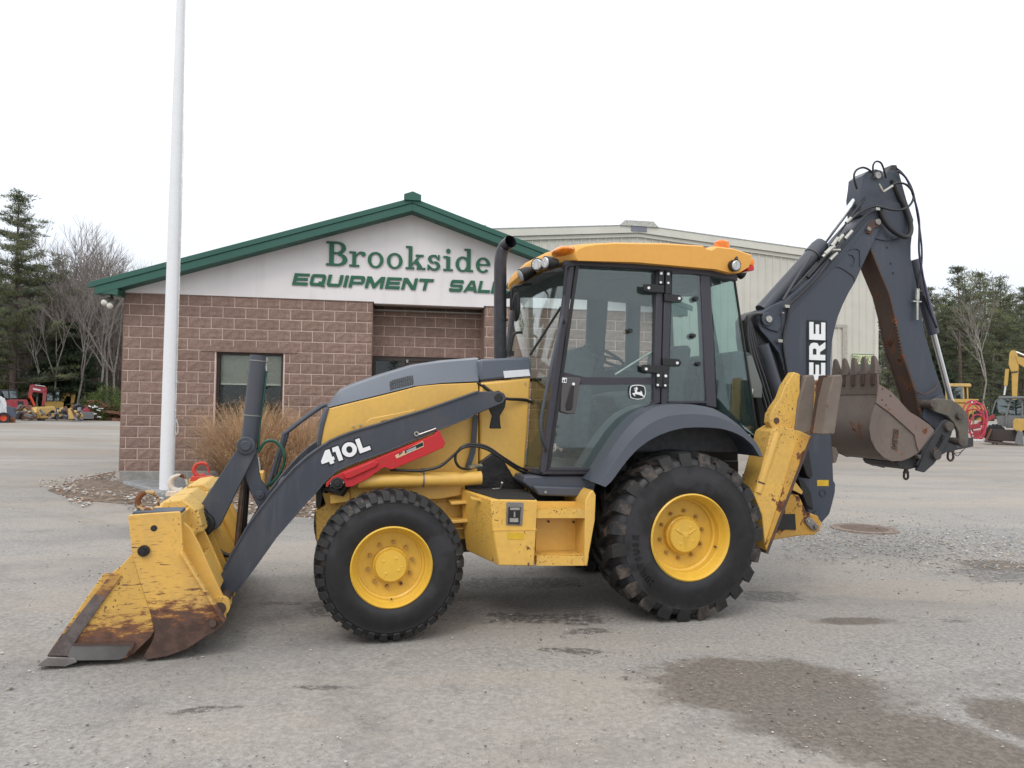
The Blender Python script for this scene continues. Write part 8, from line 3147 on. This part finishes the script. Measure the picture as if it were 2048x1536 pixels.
class Far:
    """a machine traced at its own distance Y; its parts are solid prisms"""
    def __init__(s, name, label, cat, px, Y, z=0.0, group=None):
        s.F = Frame(by_px(px, Y), Y, -math.atan2(by_px(px, Y), Y), z)
        s.root = thing(name, label, cat, frame=s.F, group=group)
    def part(s, name, mat, pts, w0, w1, bevel=0.02, parent=None):
        return MB().prism([(a, b_ - s.F.z) for a, b_ in s.F.poly(pts, w0)], w0, w1).obj(name, mat, parent or s.root, bevel=bevel)
    def P(s, px, py, w_=0.0):
        u, w_, z = s.F.P(px, py, w_)
        return (u, w_, z - s.F.z)
    def tube(s, name, mat, pts, r, w_=0.0, smooth=0, parent=None):
        return MB().tube([s.P(a, b_, w_) for a, b_ in pts], r, 10, smooth=smooth).obj(name, mat, parent or s.root)
    def wheel(s, px, py, r, w0, w1, rim, frac=0.5):
        u, _, z = s.P(px, py, w0)
        t_ = MB()
        t_.lathe([(r * frac, 0.02), (r * .9, 0), (r, (w1 - w0) * .2), (r, (w1 - w0) * .8), (r * .9, w1 - w0), (r * frac, w1 - w0)], u, z, w0, 28)
        for k in range(18):
            a = k * math.pi / 9
            c_, d_ = math.cos(a), math.sin(a)
            t_.bar((u + (r * .93) * c_, (w0 + w1) / 2, z + r * .93 * d_), (u + r * 1.04 * c_, (w0 + w1) / 2, z + r * 1.04 * d_), r * .15, (w1 - w0) * .98)
        o = t_.obj('tyre', FB, s.root)
        MB().lathe([(r * frac, 0.0), (r * frac * .9, 0.08), (r * frac * .4, 0.10), (0.001, 0.07)], u, z, w0, 20).obj('rim', rim, o)
        return o

# left side
f = Far('skid_steer', 'white skid steer with orange wheel rim, cut by the left edge of the photo', 'skid steer', 0, 48.7)
f.part('body', FWH, [(-60, 800), (0, 795), (9, 796), (13, 806), (14, 822), (12, 834), (-60, 836)], 0, 1.3)
f.part('cab', FB, [(-50, 778), (-8, 778), (2, 800), (0, 818), (-50, 818)], 0.15, 1.15)
f.part('lift_arm', FWH, [(-40, 792), (4, 793), (12, 808), (15, 828), (10, 830), (6, 812), (0, 800), (-40, 800)], -0.1, 0.08)
f.part('bucket', FBL, [(13, 814), (20, 812), (26, 816), (31, 829), (31, 843), (28, 846), (17, 846), (20, 838), (14, 832)], -0.15, 1.5)
f.part('bucket_edge', FRU, [(22, 832), (31, 836), (31, 846), (17, 846.5)], -0.2, -0.15, 0)
f.wheel(7, 836, 0.36, -0.28, 0.0, FO, .55)
f.wheel(-28, 836, 0.36, -0.28, 0.0, FO, .55)

f = Far('mini_excavator', 'red and black mini excavator with folded red boom, left of the office', 'excavator', 45, 57)
f.part('house', FR, [(11, 801), (20, 799), (54, 799), (57, 806), (57, 816), (40, 822), (14, 817)], 0, 1.6)
f.part('cab_frame', FB, [(-3, 779), (34, 779), (36, 783), (36, 799), (-3, 799)], 0.05, 1.3)
f.part('cab_window', FGL, [(3, 782), (16, 782), (17, 796), (3, 796)], 0.02, 0.045, 0)
f.part('cab_window', FGL, [(19, 782), (33, 783), (33, 796), (20, 796)], 0.02, 0.045, 0)
f.part('house_skirt', FBL, [(13, 812), (38, 817), (56, 814), (54, 821), (18, 822)], -0.02, 1.6)
f.part('vent', FB, [(35, 802), (47, 803), (46, 812), (36, 810)], -0.02, 0.0, 0)
b = f.part('track', FB, [(6, 826), (14, 822), (50, 822), (57, 827), (56, 836), (10, 837)], -0.1, 0.35, 0.05)
f.part('boom', FR, [(56, 789), (60, 771), (66, 769), (90, 772), (94, 775), (94, 782), (86, 786), (66, 784), (62, 798), (56, 797)], 0.5, 0.75)
f.part('dipper', FR, [(86, 783), (94, 779), (92, 800), (89, 812), (83, 812), (85, 797)], 0.5, 0.75)
f.part('boom_stripe', FWH, [(66, 776), (81, 779), (81, 782), (66, 779)], 0.49, 0.5, 0)
f.tube('boom_cylinder', FO, [(60, 791), (69, 812)], 0.09, 0.4)
f.tube('chrome_rod', STEEL, [(70, 770), (90, 773)], 0.04, 0.45)

f = Far('excavator', 'pale green-glazed machine cab standing behind the red mini excavator', 'excavator', 58, 66)
f.part('cab_frame', FG, [(37, 784), (82, 784), (82, 812), (37, 812)], 0.1, 1.7)
f.part('cab_window', FGL, [(39, 786), (57, 786), (57, 803), (39, 803)], 0.06, 0.09, 0)
f.part('cab_window', FGL, [(62, 786), (80, 786), (80, 809), (62, 809)], 0.06, 0.09, 0)
f.part('track', FB, [(34, 818), (86, 818), (86, 836), (34, 836)], 0.0, 0.5)
f.part('house', FG, [(36, 812), (84, 812), (84, 819), (36, 819)], 0.1, 1.7)

f = Far('excavator', 'yellow excavator boom reaching over the cab at the left edge of the photo', 'excavator', -10, 68)
f.part('boom', FYP, [(-80, 800), (-60, 770), (-10, 766), (20, 768), (24, 770), (25, 779), (21, 777), (12, 775), (-8, 777), (-50, 784), (-66, 802)], 0.4, 0.9)
f.part('house', FYP, [(-120, 796), (-60, 796), (-60, 824), (-120, 824)], 0, 2.2)
f.part('track', FB, [(-124, 824), (-50, 824), (-50, 836), (-124, 836)], 0, 0.5)

f = Far('mini_excavator', 'yellow mini excavator with arched boom, in front of the dark spruce', 'excavator', 115, 60)
f.part('house', FY, [(90, 803), (118, 803), (127, 805), (127, 816), (90, 816)], 0, 1.6)
f.part('cab_frame', FB, [(91, 782), (118, 782), (121, 786), (121, 803), (91, 803)], 0.1, 1.2)
f.part('cab_window', FGL, [(94, 784), (105, 784), (105, 801), (94, 801)], 0.06, 0.09, 0)
f.part('cab_window', FGL, [(108, 784), (118, 784), (118, 801), (108, 801)], 0.06, 0.09, 0)
f.part('cab_roof', FG, [(90, 780.5), (119, 780.5), (121, 782.5), (90, 782.5)], 0.05, 1.25)
f.part('boom', FY, [(119, 801), (122, 790), (128, 782), (138, 780), (148, 780.5), (151, 786), (144, 793), (133, 792), (128, 803), (122, 804)], 0.5, 0.8)
f.part('dipper', FY, [(142, 786), (150.5, 786), (151, 792), (146, 817), (139.5, 817), (142, 800)], 0.5, 0.8)
f.part('boom_shadow_plate', FB, [(129, 783.5), (141, 782.5), (141, 785), (130, 786)], 0.49, 0.5, 0)
f.part('track', FB, [(88, 817), (130, 817), (130, 836), (88, 836)], -0.1, 0.35, 0.05)

f = Far('snow_pusher', 'big yellow ribbed plough blade lying before the yellow mini excavator', 'plough blade', 92, 55)
f.part('blade', FYP, [(62, 816), (66, 814), (108, 813), (112, 818), (112, 832), (110, 837), (74, 839), (70, 830)], 0, 0.8)
for k in range(5):
    x0 = 74 + k * 8
    f.part('rib', FYP, [(x0, 815), (x0 + 2, 815), (x0 + 7, 829), (x0 + 5, 830)], -0.08, 0.0, 0)
f.part('cutting_edge', FRU, [(73, 837), (111, 834.5), (111, 838), (73, 840)], -0.1, 0.0, 0)
f = Far('loose_bucket', 'rusty brown bucket lying left of the yellow plough blade', 'bucket', 57, 54)
f.part('bucket_side', FRU, [(41, 826), (50, 823), (73, 824), (74, 836), (66, 838), (40, 838)], 0, 1.1)
f.part('bucket_lip', FG, [(40, 822), (62, 820), (62, 823), (41, 826)], 0, 0.7)
f = Far('loose_bucket', 'tan digging bucket standing upright right of the yellow plough blade', 'bucket', 145, 54)
f.part('bucket_side', FYP, [(136, 818), (143, 816), (155, 834), (153, 838), (136, 838)], 0, 0.8)
f.part('bucket_side', FRU, [(141, 817), (146, 818), (156, 836), (150, 837)], -0.05, 0.0, 0)
f = Far('attachment', 'dark hammer attachments standing in a row beside the plough blade', 'attachment', 124, 55)
for x0, m_ in ((112, FBL), (119, FYP), (125, FG), (129, FBL)):
    f.part('post', m_, [(x0, 816), (x0 + 5, 815), (x0 + 6, 838), (x0, 838)], 0, 0.4)
f.part('crossbar', FB, [(111, 824), (136, 822), (136, 826), (111, 828)], -0.05, 0, 0)
f = Far('tyre_stack', 'dark blue-grey tube and black tyres leaning right of the tan bucket', 'tyres', 156, 57)
f.part('curved_hood', FBL, [(146, 812), (152, 808), (162, 808), (165, 814), (165, 834), (158, 836), (150, 826)], 0.1, 0.9, 0.1)
f.wheel(158, 820, 0.42, -0.1, 0.1, FB, .5)
f = Far('steel_box', 'grey ribbed steel box on the ground left of the office wall', 'steel box', 176, 53)
f.part('box', FG, [(165, 824), (188, 824), (187, 838), (166, 838)], 0, 0.7)
for k in range(6):
    f.part('rib', FG, [(166 + k * 4, 824), (167.4 + k * 4, 824), (167.4 + k * 4, 837), (166 + k * 4, 837)], -0.04, 0, 0)
f.part('red_engine', FR, [(166, 818), (175, 814), (179, 824), (165, 824)], 0.2, 0.6)
r = random.Random(4)
hp = MB()
for k in range(150):
    px = r.uniform(150, 262)
    Y = r.uniform(57, 62)
    z = r.uniform(0, 1.5) * (0.45 + 0.55 * math.sin((px - 145) / 30.0) ** 2)
    x = by_px(px, Y)
    a = r.uniform(-0.5, 0.5)
    L, th = r.uniform(0.3, 1.5), r.uniform(0.04, 0.16)
    if k % 4 == 0:
        hp.tube([(x - L / 2, Y, z), (x, Y + r.uniform(-.3, .3), z + r.uniform(0, .3)), (x + L / 2, Y, z + a * .4)], th * .7, 6)
    else:
        p0, p1 = (x - L / 2, Y, z), (x + L / 2, Y + r.uniform(-.4, .4), z + a * .5)
        hp.bar(p0, p1, r.uniform(.08, .35), r.uniform(.1, .5))
hp.obj('scrap_heap', [FRU], kind='stuff', smooth=0)
hp = MB()
for k in range(12):
    px, Y = r.uniform(180, 200), r.uniform(56, 57)
    x, z = by_px(px, Y), r.uniform(.2, 1.3)
    hp.bar((x, Y, z), (x + r.uniform(-.3, .3), Y + .1, z + r.uniform(-.1, .15)), .06, .1)
hp.obj('pale_scrap', [FWH], kind='stuff', smooth=0)
for mt_, sd_ in ((FRU, 1), (FB, 2), (FYP, 3), (FG, 4)):
    r = random.Random(sd_)
    hp = MB()
    for k in range(22):
        px, Y = r.uniform(34, 170), r.uniform(53.2, 56)
        x, z = by_px(px, Y), r.uniform(.05, .75)
        hp.bar((x, Y, z), (x + r.uniform(-.5, .5), Y + r.uniform(-.2, .2), z + r.uniform(-.05, .45)), r.uniform(.05, .2), r.uniform(.05, .3))
    hp.obj('yard_clutter', [mt_], kind='stuff', smooth=0)

# right side
zt_ = 0.95
f = Far('wheel_loader', 'yellow wheel loader with big cab standing before the pines on the right', 'wheel loader', 1930, 52, zt_)
f.part('cab_roof', FYP, [(1888, 743), (1892, 740), (1940, 740), (1943, 743), (1942, 746), (1889, 746)], -0.1, 1.7)
f.part('cab_lower', FY, [(1892, 771), (1938, 771), (1938, 778), (1896, 778)], 0, 1.6)
for x0 in (1890, 1925, 1933):
    f.part('cab_post', FY, [(x0, 746), (x0 + 3, 746), (x0 + 4, 772), (x0 + 1, 772)], 0, 0.12)
f.part('cab_window', FGL, [(1892, 746), (1925, 746), (1926, 771), (1894, 771)], 0.04, 0.07, 0)
f.part('cab_window', plain('far_interior', (0.10, 0.105, 0.11), 0.8), [(1892, 747), (1936, 747), (1937, 771), (1894, 771)], 1.4, 1.5, 0)
f.part('body', FY, [(1880, 790), (1896, 777), (1925, 772), (1938, 771), (1957, 771), (1960, 784), (1968, 784), (1972, 794), (1962, 791), (1954, 793), (1946, 800), (1938, 812), (1926, 812), (1922, 795), (1910, 788), (1898, 790), (1884, 806)], 0.1, 1.7)
f.part('engine_side', FB, [(1940, 773), (1959, 774), (1959, 783), (1940, 781)], 0.05, 0.1, 0)
for x0 in (1942, 1949):
    f.part('side_mark', FWH, [(x0, 775), (x0 + 4, 775.5), (x0 + 4, 780), (x0, 779.5)], 0.03, 0.05, 0)
f.part('exhaust_stack', FB, [(1938, 758), (1940, 758), (1940, 772), (1938, 772)], 0.7, 0.8)
f.wheel(1962, 817, 0.80, -0.35, 0.25, FY, .45)
f.wheel(1908, 815, 0.80, -0.35, 0.25, FY, .45)
f = Far('excavator', 'yellow excavator whose upright boom rises above the grey backhoe at the right edge', 'excavator', 2030, 44)
f.part('dipper', FY, [(2019, 706), (2023, 701), (2031, 701), (2035, 708), (2038, 727), (2037, 745), (2034, 800), (2024, 800), (2023, 746), (2017, 728)], 0.4, 0.75)
f.part('boom', FY, [(2031, 711), (2060, 720), (2110, 760), (2130, 800), (2118, 806), (2090, 770), (2050, 736), (2036, 727)], 0.35, 0.8)
f.tube('boom_rod', STEEL, [(2032, 704), (2052, 712)], 0.06, 0.5)
f.tube('arm_cylinder', FY, [(2014.5, 738), (2011.5, 771)], 0.10, 0.3)
f.tube('arm_rod', FWH, [(2011.5, 771), (2008.5, 790)], 0.05, 0.3)
f.part('hose_bracket', FB, [(2020, 744), (2036, 742), (2036, 744), (2020, 746)], 0.36, 0.4, 0)
f.part('house', FY, [(2080, 800), (2180, 796), (2180, 840), (2080, 840)], 0, 2.4)
f.part('track', FB, [(2060, 844), (2190, 844), (2190, 868), (2060, 868)], -0.1, 0.5, 0.05)
f = Far('grey_backhoe', 'grey backhoe with open dark front bucket at the right edge of the photo', 'backhoe loader', 2010, 37.5)
f.part('bucket_back', plain('bucket_inner', (0.055, 0.042, 0.040), 0.7), [(1981, 858), (2035, 860), (2042, 884), (1972, 880)], 0.45, 0.55, 0.01)
f.part('bucket_floor', plain('bucket_inner2', (0.075, 0.055, 0.05), 0.6), [(1968, 884), (2032, 891), (2036, 888), (1972, 881)], -0.15, 0.55, 0.01)
f.part('bucket_side', FG, [(2036, 859), (2047, 866), (2047, 888), (2031, 890.5), (2030, 882)], -0.12, 0.5, 0.01)
f.part('bucket_side', FRU, [(1981, 857), (1984, 860), (1974, 884), (1968, 884)], -0.12, 0.5, 0.01)
f.part('hood', FG, [(1992, 832), (2020, 830), (2020, 854), (1996, 852)], 0.9, 2.0)
f.part('cab_post', FG, [(2020, 797), (2023, 797), (2015, 830), (2014, 852), (2010, 852), (2011, 830)], 0.8, 0.9, 0.01)
f.part('cab_post', FG, [(1990, 802), (1998, 795), (2000, 797), (1992, 804), (1985, 828), (1982, 828)], 0.8, 0.9, 0.01)
f.part('cab_post', FG, [(2043, 797), (2046, 797), (2047, 852), (2043, 852)], 0.8, 0.9, 0.01)
f.part('cab_window', FGL, [(1993, 803), (2000, 797), (2020, 797), (2012, 828), (1985, 828)], 0.83, 0.86, 0)
f.part('cab_window', FGL, [(2023, 799), (2043, 799), (2043, 830), (2016, 830)], 0.83, 0.86, 0)
f.part('cab_roof', FG, [(1996, 794), (2000, 792), (2090, 793), (2090, 797), (1996, 797)], 0.6, 2.2)
f.part('seat', FB, [(2022, 822), (2036, 814), (2042, 836), (2022, 838)], 1.1, 1.6)
f.part('side_panel', FG, [(2014, 830), (2090, 830), (2090, 856), (2012, 856)], 0.85, 1.9)
f.part('loader_arm', FY, [(2026, 842), (2030, 837), (2050, 838), (2090, 850), (2090, 866), (2048, 860), (2040, 866), (2026, 858)], 0.2, 0.5)
f.wheel(1990, 868, 0.50, 0.5, 0.9, FY, .45)
f.wheel(2075, 862, 0.62, 0.3, 0.8, FY, .45)
f.tube('mirror_arm', FB, [(1982, 834), (1980, 806), (1986, 802)], 0.03, .8)
f.part('mirror', FB, [(1979, 796), (1989, 800), (1988, 806), (1980, 804)], .8, .86, .01)
# red hose reel machine
f = Far('hose_reel', 'red round hay tool with looping pink-red hoops between the loaders', 'farm implement', 1950, 34)
RH = plain('hoop_red', (0.50, 0.05, 0.08), 0.45, var=.15)
for k, (cx_, cy_, rx_, ry_, tl) in enumerate(((1950, 843, 24, 38, .15), (1946, 835, 22, 34, -.1), (1944, 850, 26, 32, .3), (1955, 855, 16, 26, .0), (1950, 838, 14, 32, -.25))):
    b = MB()
    pts = []
    for i in range(25):
        a = i * math.pi / 12
        x, y = rx_ * math.cos(a), ry_ * math.sin(a)
        pts.append(f.P(cx_ + x * math.cos(tl) - y * math.sin(tl), cy_ + x * math.sin(tl) + y * math.cos(tl), .1 * k))
    b.tube(pts, 0.035, 6, caps=False)
    b.obj('hoop', RH, f.root)
f.part('beam', FR, [(1954, 846), (1988, 828), (1990, 836), (1960, 852)], .3, .5)
f.part('frame', FR, [(1936, 850), (1960, 846), (1962, 856), (1938, 860)], .1, .4)
f.part('gearbox', FR, [(1946, 862), (1960, 860), (1962, 878), (1948, 880)], 0, .35)
for x0 in (1934, 1944):
    f.part('strut', FY, [(x0, 812), (x0 + 3, 812), (x0 + 5, 850), (x0 + 1, 850)], .5, .6)
f.part('skid', FWH, [(1936, 874), (1948, 878), (1966, 879), (1966, 882), (1946, 882), (1935, 877)], -.1, .1, .01)
# glimpses behind the big machine
f = Far('parked_compactor', 'yellow and white machine glimpsed between the cab and the stabiliser leg', 'machine', 1512, 19)
f.part('body', FY, [(1500, 796), (1516, 796), (1524, 850), (1530, 878), (1500, 878)], 0, .9)
f.part('cap', FWH, [(1500, 786), (1514, 786), (1516, 796), (1500, 796)], 0, .9)
f.part('base', FWH, [(1500, 878), (1530, 878), (1534, 898), (1500, 898)], .05, .85)
f = Far('parked_tractor', 'small red and yellow machines glimpsed above the digging bucket', 'tractor', 1795, 46)
f.part('hood', FR, [(1780, 800), (1803, 800), (1806, 808), (1780, 810)], 0, 1.0)
f.part('body', FY, [(1776, 790), (1784, 790), (1786, 830), (1776, 830)], .2, 1.2)
f.wheel(1790, 845, .55, -.2, .2, FY)
f.part('frame', FY, [(1776, 810), (1812, 812), (1812, 840), (1776, 840)], .1, 1.0)
